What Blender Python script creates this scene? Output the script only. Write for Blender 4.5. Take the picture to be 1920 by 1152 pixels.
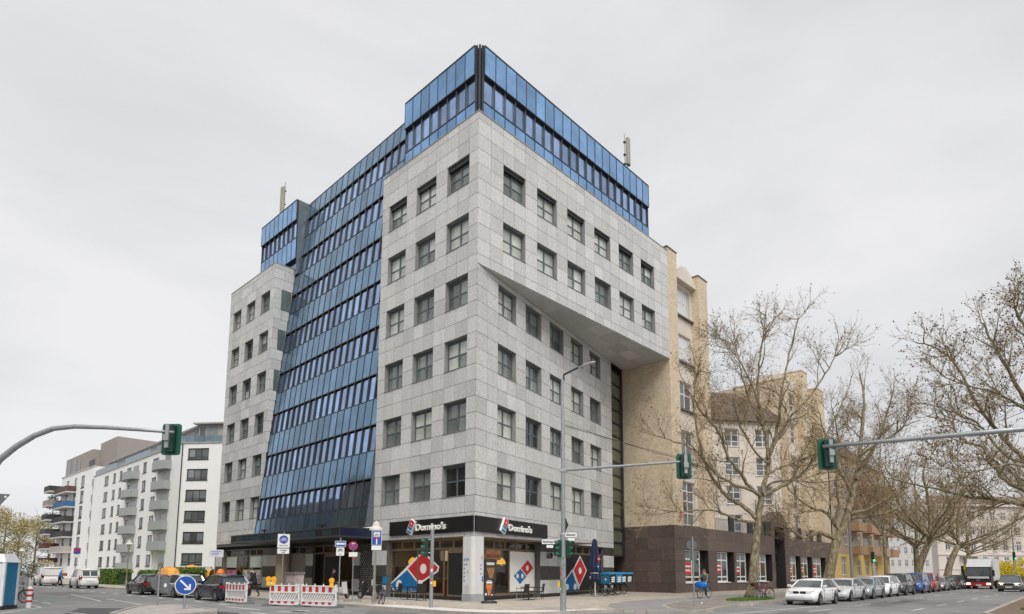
import bpy, bmesh, math, random
from math import pi, sin, cos, radians, sqrt, atan2
from mathutils import Vector, Matrix
for o in list(bpy.data.objects): bpy.data.objects.remove(o)
SC = bpy.context.scene
COL = SC.collection
random.seed(7)

# ------------------------------------------------------------------ camera
H = 1.607                       # eye height above the pavement
TILT, ROLL = radians(6.821), radians(0.256)
FPX, CX, CY = 1161.58, 960.0, 933.91   # focal length and principal point in photo pixels
cam_d = bpy.data.cameras.new('camera'); cam = bpy.data.objects.new('camera', cam_d); COL.objects.link(cam)
cam_d.sensor_width = 36; cam_d.lens = 36*FPX/1920
cam_d.shift_y = (CY-576)/1920
cam_d.clip_start = 0.1; cam_d.clip_end = 3000
cam.matrix_world = Matrix.Translation((0, 0, H)) @ Matrix.Rotation(pi/2+TILT, 4, 'X') @ Matrix.Rotation(ROLL, 4, 'Z')
SC.camera = cam

# ------------------------------------------------------------------ light: overcast afternoon
SUN_AZ, SUN_EL = radians(-78), radians(52)     # azimuth of the (veiled) sun, measured from +X
world = bpy.data.worlds.new('World'); SC.world = world; world.use_nodes = True
def build_world():
    nt = world.node_tree; N = nt.nodes; L = nt.links; N.clear()
    out = N.new('ShaderNodeOutputWorld'); bg = N.new('ShaderNodeBackground')
    sky = N.new('ShaderNodeTexSky'); sky.sky_type = 'NISHITA'; sky.sun_disc = False
    sky.sun_elevation = SUN_EL; sky.sun_rotation = pi/2-SUN_AZ
    sk = N.new('ShaderNodeVectorMath'); sk.operation = 'SCALE'; sk.inputs['Scale'].default_value = 0.06
    L.new(sky.outputs[0], sk.inputs[0])
    tc = N.new('ShaderNodeTexCoord'); mp = N.new('ShaderNodeMapping'); mp.inputs['Scale'].default_value = (1.0, 1.0, 2.6)
    mp.inputs['Location'].default_value = (0.35, 0.2, 0.1)
    L.new(tc.outputs['Generated'], mp.inputs[0])
    n1 = N.new('ShaderNodeTexNoise'); n1.inputs['Scale'].default_value = 1.5; n1.inputs['Detail'].default_value = 5
    n1.inputs['Roughness'].default_value = 0.52; n1.inputs['Distortion'].default_value = 0.35
    L.new(mp.outputs[0], n1.inputs['Vector'])
    cr = N.new('ShaderNodeValToRGB'); L.new(n1.outputs['Fac'], cr.inputs[0])
    e = cr.color_ramp.elements; e[0].position = 0.32; e[0].color = (0.365, 0.369, 0.379, 1); e[1].position = 0.62; e[1].color = (0.458, 0.456, 0.461, 1)
    mx = N.new('ShaderNodeMix'); mx.data_type = 'RGBA'; mx.inputs[0].default_value = 0.95
    L.new(sk.outputs[0], mx.inputs[6]); L.new(cr.outputs[0], mx.inputs[7])
    L.new(mx.outputs[2], bg.inputs['Color']); bg.inputs['Strength'].default_value = 1.0
    L.new(bg.outputs[0], out.inputs[0])
build_world()
sun_d = bpy.data.lights.new('sun', 'SUN'); sun_d.energy = 1.5; sun_d.angle = radians(38); sun_d.color = (1.0, 0.965, 0.92)
sun = bpy.data.objects.new('sun', sun_d); COL.objects.link(sun)
_sd = Vector((cos(SUN_EL)*cos(SUN_AZ), cos(SUN_EL)*sin(SUN_AZ), sin(SUN_EL)))
sun.rotation_euler = _sd.to_track_quat('Z', 'Y').to_euler()
vs = SC.view_settings; vs.view_transform = 'Standard'; vs.look = 'None'; vs.exposure = 0.95; vs.gamma = 1.0; vs.use_curve_mapping = False
SC.render.engine = 'CYCLES'; SC.cycles.max_bounces = 6

# ------------------------------------------------------------------ street frame: x along the right street, y along the left street
AR = radians(46.6144); CXW, CYW = -2.061, 33.810; AW = radians(11.789)
_c, _s = cos(AR), sin(AR)
def W(x, y, z=0.0): return Vector((CXW+x*_c-y*_s, CYW+x*_s+y*_c, z))
def px_ground(u, v, z=0.0):
    """street-frame position of the ground seen at a photo pixel (used only to measure the place)"""
    a, b = (u-CX)/FPX, (v-CY)/FPX
    p, q = cos(ROLL)*a+sin(ROLL)*b, -sin(ROLL)*a+cos(ROLL)*b
    D = Vector((p, cos(TILT)+q*sin(TILT), sin(TILT)-q*cos(TILT)))
    k = (z-H)/D.z; return D*k+Vector((0, 0, H))
def px_depth(u, v, dep):
    a, b = (u-CX)/FPX, (v-CY)/FPX
    p, q = cos(ROLL)*a+sin(ROLL)*b, -sin(ROLL)*a+cos(ROLL)*b
    D = Vector((p, cos(TILT)+q*sin(TILT), sin(TILT)-q*cos(TILT)))
    return D*(dep/D.y)+Vector((0, 0, H))

# ------------------------------------------------------------------ objects and tags
def link(o, parent=None):
    COL.objects.link(o)
    if parent is not None: o.parent = parent
    return o
def tag(o, label=None, cat=None, group=None, kind=None):
    if label: o['label'] = label
    if cat: o['category'] = cat
    if group: o['group'] = group
    if kind: o['kind'] = kind
    return o
def thing(name, label, cat, loc=(0, 0, 0), rz=0.0, group=None):
    o = bpy.data.objects.new(name, None); o.empty_display_size = 0.2
    link(o); o.location = loc; o.rotation_euler = (0, 0, rz)
    return tag(o, label, cat, group)
def copy_tree(o, parent=None):
    c = o.copy(); link(c, parent)
    for ch in o.children: copy_tree(ch, c)
    return c

class MB:
    """collects shapes and links them as one mesh object"""
    def __init__(s): s.v = []; s.f = []; s.m = []; s.a = []
    def _f(s, idx, mi=0, a=0.0): s.f.append(idx); s.m.append(mi); s.a.append(a)
    def poly(s, pts, mi=0, a=0.0):
        n = len(s.v); s.v += [tuple(p) for p in pts]; s._f(tuple(range(n, n+len(pts))), mi, a); return s
    def hexa(s, p, mi=0, a=0.0):
        n = len(s.v); s.v += [tuple(q) for q in p]
        for q in ((0, 3, 2, 1), (4, 5, 6, 7), (0, 1, 5, 4), (1, 2, 6, 5), (2, 3, 7, 6), (3, 0, 4, 7)): s._f(tuple(n+i for i in q), mi, a)
        return s
    def b(s, x0, x1, y0, y1, z0, z1, mi=0, a=0.0, T=None):
        p = [(x0, y0, z0), (x1, y0, z0), (x1, y1, z0), (x0, y1, z0), (x0, y0, z1), (x1, y0, z1), (x1, y1, z1), (x0, y1, z1)]
        if T is not None: p = [T @ Vector(q) if isinstance(T, Matrix) else T(q) for q in p]
        return s.hexa(p, mi, a)
    def tube(s, pts, rad, n=8, mi=0, cap=True, a=0.0):
        pts = [Vector(p) for p in pts]
        if not hasattr(rad, '__len__'): rad = [rad]*len(pts)
        base = len(s.v); up = None
        for i, p in enumerate(pts):
            d = (pts[min(i+1, len(pts)-1)]-pts[max(i-1, 0)])
            d = d.normalized() if d.length > 1e-9 else Vector((0, 0, 1))
            if up is None:
                up = Vector((0, 0, 1)) if abs(d.z) < 0.9 else Vector((1, 0, 0))
            x = up.cross(d)
            if x.length < 1e-6: x = Vector((1, 0, 0)).cross(d)
            x.normalize(); y = d.cross(x); up = y
            for k in range(n):
                t = 2*pi*k/n; q = p+(x*cos(t)+y*sin(t))*rad[i]; s.v.append(tuple(q))
        for i in range(len(pts)-1):
            for k in range(n):
                a0 = base+i*n+k; a1 = base+i*n+(k+1) % n
                s._f((a0, a1, a1+n, a0+n), mi, a)
        if cap and n > 2:
            s._f(tuple(base+k for k in range(n-1, -1, -1)), mi, a); e = base+(len(pts)-1)*n; s._f(tuple(e+k for k in range(n)), mi, a)
        return s
    def lathe(s, prof, c=(0, 0, 0), n=16, mi=0, sq=1.0):
        base = len(s.v)
        for r, z in prof:
            for k in range(n): s.v.append((c[0]+r*cos(2*pi*k/n), c[1]+sq*r*sin(2*pi*k/n), c[2]+z))
        for i in range(len(prof)-1):
            for k in range(n):
                a0 = base+i*n+k; a1 = base+i*n+(k+1) % n; s._f((a0, a1, a1+n, a0+n), mi)
        s._f(tuple(base+k for k in range(n-1, -1, -1)), mi); e = base+(len(prof)-1)*n; s._f(tuple(e+k for k in range(n)), mi)
        return s
    def disc(s, c, r, axis='y', th=0.01, n=24, mi=0, ry=None, T=None):
        pts = []
        for k in range(n):
            t = 2*pi*k/n; a, b = r*cos(t), (ry or r)*sin(t); pts.append((a, b))
        return s.ext(pts, c, axis, th, mi, T)
    def ext(s, poly, c=(0, 0, 0), axis='y', th=0.01, mi=0, T=None):
        """2-D outline (a, b) extruded by th along axis; a is horizontal, b vertical"""
        def P(a, b, d):
            q = {'y': (c[0]+a, c[1]+d, c[2]+b), 'x': (c[0]+d, c[1]+a, c[2]+b), 'z': (c[0]+a, c[1]+b, c[2]+d)}[axis]
            return tuple(T @ Vector(q)) if T is not None else q
        n = len(poly); base = len(s.v)
        s.v += [P(a, b, 0) for a, b in poly]+[P(a, b, th) for a, b in poly]
        s._f(tuple(range(base, base+n)), mi); s._f(tuple(range(base+2*n-1, base+n-1, -1)), mi)
        for k in range(n):
            k1 = (k+1) % n; s._f((base+k, base+k1, base+n+k1, base+n+k), mi)
        return s
    def mesh(s, name, mats, smooth=False):
        me = bpy.data.meshes.new(name); me.from_pydata(s.v, [], s.f)
        for m in (mats if isinstance(mats, (list, tuple)) else [mats]): me.materials.append(m)
        if any(s.m): me.polygons.foreach_set('material_index', s.m)
        if any(s.a):
            at = me.attributes.new('var', 'FLOAT', 'FACE'); at.data.foreach_set('value', s.a)
        if smooth: me.polygons.foreach_set('use_smooth', [True]*len(s.f))
        me.update(); return me
    def build(s, name, mats, parent=None, smooth=False, loc=None, fix=False):
        me = s.mesh(name, mats, smooth)
        if fix:
            bm = bmesh.new(); bm.from_mesh(me); bmesh.ops.recalc_face_normals(bm, faces=bm.faces); bm.to_mesh(me); bm.free()
        o = bpy.data.objects.new(name, me); link(o, parent)
        if loc is not None: o.location = loc
        return o
def inst(name, me, parent=None, loc=(0, 0, 0), rz=0.0, rot=None):
    o = bpy.data.objects.new(name, me); link(o, parent); o.location = loc; o.rotation_euler = rot if rot else (0, 0, rz); return o

def rrect(w, h, r, n=4):
    pts = []
    for cx, cy, a0 in ((w/2-r, h/2-r, 0), (-w/2+r, h/2-r, pi/2), (-w/2+r, -h/2+r, pi), (w/2-r, -h/2+r, 1.5*pi)):
        for k in range(n+1): t = a0+pi/2*k/n; pts.append((cx+r*cos(t), cy+r*sin(t)))
    return pts

# ------------------------------------------------------------------ materials
MATS = {}
def M(name, col, rough=0.6, metal=0.0, var=0.12, scale=2.0, bump=0.0, bscale=None, rnd=0.0, attr=0.0, coat=0.0, spec=0.5, col2=None, detail=5, stretch=(1, 1, 1), emit=None, alpha=None, dirt=0.0):
    if name in MATS: return MATS[name]
    m = bpy.data.materials.new(name); m.use_nodes = True; nt = m.node_tree; N = nt.nodes; L = nt.links
    p = N['Principled BSDF']; p.inputs['Roughness'].default_value = rough; p.inputs['Metallic'].default_value = metal
    p.inputs['Specular IOR Level'].default_value = spec
    if coat: p.inputs['Coat Weight'].default_value = coat; p.inputs['Coat Roughness'].default_value = 0.04
    tc = N.new('ShaderNodeTexCoord'); mp = N.new('ShaderNodeMapping'); mp.inputs['Scale'].default_value = stretch
    L.new(tc.outputs['Object'], mp.inputs[0])
    no = N.new('ShaderNodeTexNoise'); no.inputs['Scale'].default_value = scale; no.inputs['Detail'].default_value = detail; no.inputs['Roughness'].default_value = 0.62
    L.new(mp.outputs[0], no.inputs['Vector'])
    c1 = [max(0, c*(1-var)) for c in col]; c2 = list(col2) if col2 else [min(1, c*(1+var)) for c in col]
    cr = N.new('ShaderNodeValToRGB'); e = cr.color_ramp.elements
    e[0].position = 0.33; e[0].color = (*c1, 1); e[1].position = 0.67; e[1].color = (*c2, 1)
    L.new(no.outputs['Fac'], cr.inputs[0]); cur = cr.outputs[0]
    def mul(cur, sock, lo, hi):
        mr = N.new('ShaderNodeMapRange'); mr.inputs['To Min'].default_value = lo; mr.inputs['To Max'].default_value = hi
        L.new(sock, mr.inputs['Value'])
        mm = N.new('ShaderNodeVectorMath'); mm.operation = 'SCALE'; L.new(cur, mm.inputs[0]); L.new(mr.outputs[0], mm.inputs['Scale']); return mm.outputs[0]
    if rnd:
        oi = N.new('ShaderNodeObjectInfo'); cur = mul(cur, oi.outputs['Random'], 1-rnd, 1+rnd)
    if attr:
        at = N.new('ShaderNodeAttribute'); at.attribute_name = 'var'; cur = mul(cur, at.outputs['Fac'], 1-attr, 1+attr)
    if dirt:
        n2 = N.new('ShaderNodeTexNoise'); n2.inputs['Scale'].default_value = 1.3; n2.inputs['Detail'].default_value = 8; n2.inputs['Roughness'].default_value = 0.7
        mp2 = N.new('ShaderNodeMapping'); mp2.inputs['Scale'].default_value = (1.8, 1.8, 0.3); L.new(tc.outputs['Object'], mp2.inputs[0]); L.new(mp2.outputs[0], n2.inputs['Vector'])
        cur = mul(cur, n2.outputs['Fac'], 1-dirt*1.6, 1+dirt*0.9)
    L.new(cur, p.inputs['Base Color'])
    if bump:
        bn = N.new('ShaderNodeBump'); bn.inputs['Strength'].default_value = min(1, bump); bn.inputs['Distance'].default_value = 0.02
        nb = N.new('ShaderNodeTexNoise'); nb.inputs['Scale'].default_value = bscale or scale*4; nb.inputs['Detail'].default_value = 6
        L.new(mp.outputs[0], nb.inputs['Vector']); L.new(nb.outputs['Fac'], bn.inputs['Height']); L.new(bn.outputs[0], p.inputs['Normal'])
    if emit:
        p.inputs['Emission Color'].default_value = (*emit[:3], 1); p.inputs['Emission Strength'].default_value = emit[3]
    if alpha is not None: p.inputs['Alpha'].default_value = alpha
    MATS[name] = m; return m
def rgb(r, g, b):
    f = lambda c: (c/255/12.92 if c/255 <= 0.04045 else ((c/255+0.055)/1.055)**2.4)
    return (f(r), f(g), f(b))

def text_mesh(body, size, extrude=0.004, offset=0.0, align='LEFT', spacing=1.0, mat=None):
    cu = bpy.data.curves.new('lettering', 'FONT'); cu.body = body; cu.size = size; cu.extrude = extrude; cu.offset = offset
    cu.align_x = align; cu.space_character = spacing; cu.resolution_u = 2
    o = bpy.data.objects.new('lettering_tmp', cu); COL.objects.link(o)
    dg = bpy.context.evaluated_depsgraph_get(); me = bpy.data.meshes.new_from_object(o.evaluated_get(dg))
    bpy.data.objects.remove(o); bpy.data.curves.remove(cu)
    me.materials.clear()
    if mat: me.materials.append(mat)
    return me

# common materials
m_stone = M('grey_granite', (0.55, 0.55, 0.535), 0.62, var=0.15, scale=7, attr=0.15, bump=0.10, bscale=30, dirt=0.14)
m_joint = M('joint_dark', (0.10, 0.098, 0.095), 0.9, var=0.15)
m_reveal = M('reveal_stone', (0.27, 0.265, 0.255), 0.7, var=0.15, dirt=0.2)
m_frame = M('window_frame_slate', (0.095, 0.12, 0.135), 0.45, var=0.08)
m_metal = M('galvanised_steel', (0.34, 0.36, 0.37), 0.48, metal=0.55, var=0.12, scale=8, dirt=0.15)
m_dkmetal = M('dark_metal', (0.035, 0.037, 0.04), 0.45, metal=0.4, var=0.15)
m_black = M('matt_black', (0.012, 0.012, 0.013), 0.55, var=0.2)
m_rubber = M('tyre_rubber', (0.018, 0.018, 0.019), 0.8, var=0.2)
m_white = M('white_paint', (0.76, 0.76, 0.75), 0.5, var=0.04, dirt=0.06)
m_red = M('sign_red', (0.56, 0.02, 0.025), 0.45, var=0.05)
m_blue = M('sign_blue', (0.012, 0.075, 0.36), 0.4, var=0.04)
m_asphalt = M('asphalt', (0.215, 0.212, 0.210), 0.85, var=0.20, scale=0.45, bump=0.35, bscale=60, detail=8, dirt=0.12)
m_concrete = M('concrete_kerb', (0.33, 0.315, 0.29), 0.85, var=0.12, scale=2, bump=0.2, dirt=0.15)
m_gold = M('bronze_frame', (0.20, 0.155, 0.10), 0.42, metal=0.3, var=0.1)
m_grass = M('grass_green', (0.10, 0.19, 0.025), 0.8, var=0.35, scale=6)
def glass_mat(name, col, rough=0.04, rnd=0.25, spec=0.9, metal=0.0, wav=0.02):
    m = M(name, col, rough, metal=metal, var=0.18, scale=0.8, rnd=rnd, spec=spec, coat=0.0)
    nt = m.node_tree; N = nt.nodes; L = nt.links; p = N['Principled BSDF']
    tc = N.new('ShaderNodeTexCoord'); nb = N.new('ShaderNodeTexNoise'); nb.inputs['Scale'].default_value = 0.7; nb.inputs['Detail'].default_value = 1
    bn = N.new('ShaderNodeBump'); bn.inputs['Strength'].default_value = wav; bn.inputs['Distance'].default_value = 0.3
    L.new(tc.outputs['Object'], nb.inputs['Vector']); L.new(nb.outputs['Fac'], bn.inputs['Height']); L.new(bn.outputs[0], p.inputs['Normal'])
    return m
m_pane = glass_mat('window_glass', (0.16, 0.18, 0.165), 0.04, 0.5, 1.0)
m_pane_pale = glass_mat('window_glass_blinds', (0.47, 0.49, 0.435), 0.05, 0.25, 1.0)
m_pane_dark = glass_mat('window_glass_dark', (0.02, 0.022, 0.022), 0.04, 0.5, 0.8)
m_blueglass = glass_mat('blue_mirror_panel', (0.20, 0.36, 0.60), 0.10, 0.16, 0.5, metal=0.85, wav=0.03)
m_blueglass2 = glass_mat('steel_blue_panel', (0.15, 0.26, 0.385), 0.12, 0.19, 0.5, metal=0.85, wav=0.04)
m_bluepane = glass_mat('blue_mirror_window', (0.30, 0.42, 0.64), 0.03, 0.34, 0.5, metal=0.9, wav=0.02)
m_curtain = M('curtain_wall_metal', (0.055, 0.062, 0.07), 0.42, metal=0.4, var=0.12)
m_cheek = M('grey_blue_sheet', (0.14, 0.165, 0.18), 0.4, metal=0.4, var=0.1)
# ================================================================== office building (street frame, origin at its corner)
office = thing('office_building', 'large grey stone office block with sloping blue glass front on the street corner', 'building', W(0, 0), AR)
cw, sw = cos(AW), sin(AW)
FL = lambda s, z, d=0.0: (d, s, z)
FR = lambda s, z, d=0.0: (s, d, z)
FW = lambda s, z, d=0.0: (s*cw-d*sw, s*sw+d*cw, z)
FF = lambda s, z, d=0.0: (0.51+d, s, z)
ROW6, PIT, CRS = 7.706, 3.75, 0.9375
rowtop = lambda r: ROW6+(6-r)*PIT
rng = random.Random(3)
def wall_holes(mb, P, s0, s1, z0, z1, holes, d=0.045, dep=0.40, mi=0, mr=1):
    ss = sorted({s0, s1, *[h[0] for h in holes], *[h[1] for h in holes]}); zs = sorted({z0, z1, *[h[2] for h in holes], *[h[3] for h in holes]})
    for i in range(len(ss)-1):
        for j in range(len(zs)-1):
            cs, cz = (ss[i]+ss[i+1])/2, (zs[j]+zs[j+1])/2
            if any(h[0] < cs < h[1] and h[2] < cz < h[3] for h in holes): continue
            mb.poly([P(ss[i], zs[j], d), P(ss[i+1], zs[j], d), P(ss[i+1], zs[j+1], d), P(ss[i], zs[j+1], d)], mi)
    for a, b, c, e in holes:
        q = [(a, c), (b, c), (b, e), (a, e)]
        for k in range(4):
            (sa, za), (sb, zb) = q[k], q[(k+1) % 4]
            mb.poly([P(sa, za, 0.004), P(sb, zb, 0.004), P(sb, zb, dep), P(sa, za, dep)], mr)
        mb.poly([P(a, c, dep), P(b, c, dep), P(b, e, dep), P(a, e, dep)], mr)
SLABS = []      # (facade, s0, s1, z0, z1)
def slab_grid(P, cols, courses, holes):
    for z0, z1 in courses:
        for s0, s1 in zip(cols[:-1], cols[1:]):
            cs, cz = (s0+s1)/2, (z0+z1)/2
            if any(h[0] < cs < h[1] and h[2] < cz < h[3] for h in holes): continue
            SLABS.append((P, s0, s1, z0, z1))
def courses(zlo, zhi):
    zs = [zlo]; k = math.ceil((zlo-ROW6)/CRS+0.15)
    while ROW6+k*CRS < zhi-0.15: zs.append(ROW6+k*CRS); k += 1
    zs.append(zhi); return list(zip(zs[:-1], zs[1:]))
def cols_for(wins, s0, s1, n0, n1):
    c = [s0+(wins[0][0]-s0)*k/n0 for k in range(n0)]
    for i, (a, b) in enumerate(wins):
        c += [a, (a+b)/2]
        c.append(b)
    c += [wins[-1][1]+(s1-wins[-1][1])*(k+1)/n1 for k in range(n1)]
    return c
WH = 2*CRS
# facade data
winL = [(0.79, 2.775), (3.854, 5.842), (6.894, 8.851)]
winR = [(2.119+3.141*c, 4.118+3.141*c) for c in range(6)]
winW = [(2.261+3.296*c, 4.344+3.296*c) for c in range(5)]
winF = [(35.559-3.022*c-1.778, 35.559-3.022*c) for c in (2, 1, 0)]
ZTOP, ZOV, ZBOT = 28.82, 19.30, 3.56
hL = [(a, b, rowtop(r)-WH, rowtop(r)) for r in range(1, 7) for a, b in winL]
hR = [(a, b, rowtop(r)-WH, rowtop(r)) for r in (1, 2) for a, b in winR]
hW = [(a, b, rowtop(r)-WH, rowtop(r)) for r in (3, 4, 5, 6) for a, b in winW]
FD = 0.327
hF = [(a, b, rowtop(r)+FD-WH, rowtop(r)+FD) for r in range(1, 7) for a, b in winF]
core = MB()
wall_holes(core, FL, 0.0, 9.65, ZBOT, ZTOP-0.02, hL)
wall_holes(core, FR, 0.0, 22.06, ZOV, ZTOP-0.02, hR)
wall_holes(core, FW, 0.0, 19.8, ZBOT, ZOV, hW)
wall_holes(core, FF, 26.97, 36.45, 4.0, 29.08, hF)
# returns, parapet backs, roofs
core.b(0.05, 22.04, 0.05, 9.6, 28.3, 28.5, 0)
core.poly([(0.05, 9.645, 9.0), (3.2, 9.645, 9.0), (3.2, 9.645, 28.8), (0.05, 9.645, 28.8)], 0)
core.poly([(0.56, 36.44, 0.2), (14, 36.44, 0.2), (14, 36.44, 29.0), (0.56, 36.44, 29.0)], 0)
core.b(0.6, 12, 27.1, 36.4, 28.3, 28.45, 0)
core.b(4.2, 21.9, 0.9, 35.8, 0.2, 35.3, 1) if False else None
core.b(5.5, 21.8, 8.0, 36.2, 28.0, 33.0, 1)
core.poly([(22.05, 0.05, 19.3), (22.05, 9.6, 19.3), (22.05, 9.6, 28.8), (22.05, 0.05, 28.8)], 0)
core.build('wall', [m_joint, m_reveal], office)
slab_grid(FL, cols_for(winL, 0.0, 9.65, 1, 1), courses(ZBOT, ZTOP), hL)
slab_grid(FR, cols_for(winR, 0.0, 22.06, 2, 2), courses(ZOV, ZTOP), hR)
slab_grid(FW, cols_for(winW, 0.0, 19.8, 2, 2), courses(ZBOT, ZOV), hW)
cF = [(a+FD, b+FD) for a, b in courses(ZBOT+0.2, 28.78)]; cF[0] = (4.05, cF[0][1])
slab_grid(FF, cols_for(winF, 26.97, 36.45, 1, 1), cF, hF)
# the far block's return wall towards the glass: three-slab rows ending where the sloped glass passes
GX = lambda y, z: 0.106*(z-9.8)+0.45*(y-9.65)/17.35
FRET = lambda s, z, d=0.0: (0.51+s, 26.97+d, z)
for z0, z1 in cF:
    wmax = max(0.0, GX(27, (z0+z1)/2)-0.51)
    if wmax < 0.15: continue
    if z0 < 24 and False: pass
    n = max(1, round(wmax/0.95))
    for k in range(n): SLABS.append((FRET, wmax*k/n, wmax*(k+1)/n, z0, z1))
def slab(mb, P, s0, s1, z0, z1, v):
    g = 0.013; dz = rng.uniform(-0.003, 0.003)
    p = [P(s0+g, z0+g, dz), P(s1-g, z0+g, dz), P(s1-g, z1-g, dz), P(s0+g, z1-g, dz), P(s0+g, z0+g, 0.042), P(s1-g, z0+g, 0.042), P(s1-g, z1-g, 0.042), P(s0+g, z1-g, 0.042)]
    n = len(mb.v); mb.v += p
    for q in ((0, 1, 2, 3), (0, 4, 5, 1), (1, 5, 6, 2), (2, 6, 7, 3), (3, 7, 4, 0)): mb._f(tuple(n+i for i in q), 0, v)
def slab_size(sl):
    P, s0, s1, z0, z1 = sl; c = P((s0+s1)/2, (z0+z1)/2, 0); w = W(c[0], c[1], c[2]); d = (w-Vector((0, 0, H))).length
    face = {FL: 0.75, FR: 0.7, FW: 0.55, FF: 0.6, FRET: 0.3}[P]
    return (s1-s0)*(z1-z0)*face/d**2
SLABS.sort(key=slab_size, reverse=True)
rest = MB()
for i, (P, s0, s1, z0, z1) in enumerate(SLABS):
    v = 0.02+0.96*min(1, max(0, rng.gauss(0.5, 0.24)))
    if i < 298:
        mb = MB(); slab(mb, P, s0, s1, z0, z1, v); mb.build('stone_slab', m_stone, office)
    else: slab(rest, P, s0, s1, z0, z1, v)
tag(rest.build('stone_cladding', m_stone, office), kind='stuff')
# copings
m_coping = M('coping_stone', (0.33, 0.325, 0.31), 0.7, dirt=0.2)
for q in ((-0.03, 0.4, -0.03, 9.66, ZTOP+0.002, ZTOP+0.06), (0.402, 22.08, -0.03, 0.4, ZTOP+0.002, ZTOP+0.06), (0.48, 0.95, 26.94, 36.47, 29.085, 29.14), (0.952, 2.75, 26.94, 27.3, 29.085, 29.14)):
    MB().b(*q).build('coping', m_coping, office)
# soffit under the overhang, in panels
nso = 11; xe = 22.06
for i in range(nso):
    xa, xb = 0.25+(xe-0.25)*i/nso, 0.25+(xe-0.25)*(i+1)/nso; tw = math.tan(AW)
    rows = 1 if i < 4 else (2 if i < 8 else 3)
    for j in range(rows):
        q = [(x, x*tw*f) for x, f in ((xa, j/rows), (xb, j/rows), (xb, (j+1)/rows), (xa, (j+1)/rows))]
        cxm = sum(p[0] for p in q)/4; cym = sum(p[1] for p in q)/4
        q = [(cxm+(x-cxm)*0.994, cym+(y-cym)*0.985) for x, y in q]
        mb = MB(); v = rng.uniform(0.1, 0.9)
        n = len(mb.v); mb.v += [(x, y, ZOV) for x, y in q]+[(x, y, ZOV+0.04) for x, y in q]
        for f in ((3, 2, 1, 0), (0, 1, 5, 4), (1, 2, 6, 5), (2, 3, 7, 6), (3, 0, 4, 7)): mb._f(f, 0, v)
        mb.build('soffit_panel', m_stone, office)
mb = MB(); mb.poly([(0.05, 0.05, ZOV+0.045), (22.05, 0.05, ZOV+0.045), (22.05, 4.8, ZOV+0.045)]); mb.build('soffit_backing', m_joint, office)
# windows
def window_mesh(w, h):
    f = MB(); t = 0.075
    f.b(-w/2, w/2, 0, 0.09, -h/2, -h/2+t); f.b(-w/2, w/2, 0, 0.09, h/2-0.16, h/2)
    f.b(-w/2, -w/2+t, 0, 0.09, -h/2+t, h/2-0.16); f.b(w/2-t, w/2, 0, 0.09, -h/2+t, h/2-0.16)
    f.b(-0.055, 0.055, -0.012, 0.078, -h/2+t, h/2-0.16)
    f.b(-w/2+t, -0.055, 0.004, 0.07, -0.04, 0.04); f.b(0.055, w/2-t, 0.004, 0.07, -0.04, 0.04)
    for s in (-1, 1): f.b(*sorted((s*0.105, s*0.085)), -0.02, 0.0, -0.25, -0.15)
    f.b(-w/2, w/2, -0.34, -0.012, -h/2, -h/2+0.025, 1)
    return f.mesh('window', [m_frame, m_reveal])
def pane_mesh(w, h):
    f = MB(); f.b(-w/2, w/2, 0, 0.012, -h/2, h/2); return [f.mesh('pane', m_) for m_ in (m_pane, m_pane_pale, m_pane_dark)]
def put_windows(P, wins, zs, rz, dep=0.30):
    w = wins[0][1]-wins[0][0]; h = WH; wm = window_mesh(w, h); pw = (w-0.075*2-0.11)/2
    hb = h/2-0.075-0.04; ht = h/2-0.16-0.04
    pb, ptop = pane_mesh(pw, hb), pane_mesh(pw, ht)
    for zt in zs:
        for a, b in wins:
            o = inst('window', wm, office, P((a+b)/2, zt-h/2, dep), rz)
            t_ = rng.random(); up_ = zt > 17
            for sx in (-1, 1):
                pick = lambda: (1 if rng.random() < (0.95 if t_ < (0.7 if up_ else 0.38) else 0.06) else (0 if t_ < 0.9 else 2))
                inst('pane', pb[pick()], o, (sx*(0.055+pw/2), 0.035, -0.04-hb/2)); inst('pane', ptop[pick()], o, (sx*(0.055+pw/2), 0.035, 0.04+ht/2))
put_windows(FL, winL, [rowtop(r) for r in range(1, 7)], -pi/2)
put_windows(FR, winR, [rowtop(r) for r in (1, 2)], 0)
put_windows(FW, winW, [rowtop(r) for r in (3, 4, 5, 6)], AW)
put_windows(FF, winF, [rowtop(r)+FD for r in range(1, 7)], -pi/2)
# dark roller-blind boxes in the heads of the top-row windows
for a, b in winL: MB().b(0.12, 0.29, a+0.01, b-0.01, rowtop(1)-0.3, rowtop(1)-0.01).build('blind_box', m_dkmetal, office)
for a, b in winR: MB().b(a+0.01, b-0.01, 0.12, 0.29, rowtop(1)-0.22, rowtop(1)-0.01).build('blind_box', m_dkmetal, office)
# side windows of the far block's return
for r in range(1, 4):
    z1 = rowtop(r)+FD
    wd = GX(27, z1-1)-0.51
    if wd > 0.6:
        mb = MB(); mb.b(0.51+wd*0.42, 0.51+wd*0.98, 26.93, 26.955, z1-WH, z1); mb.build('return_window', glass_mat('greenish_glass', (0.10, 0.13, 0.12), 0.06, 0.2, 0.8), office)

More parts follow.
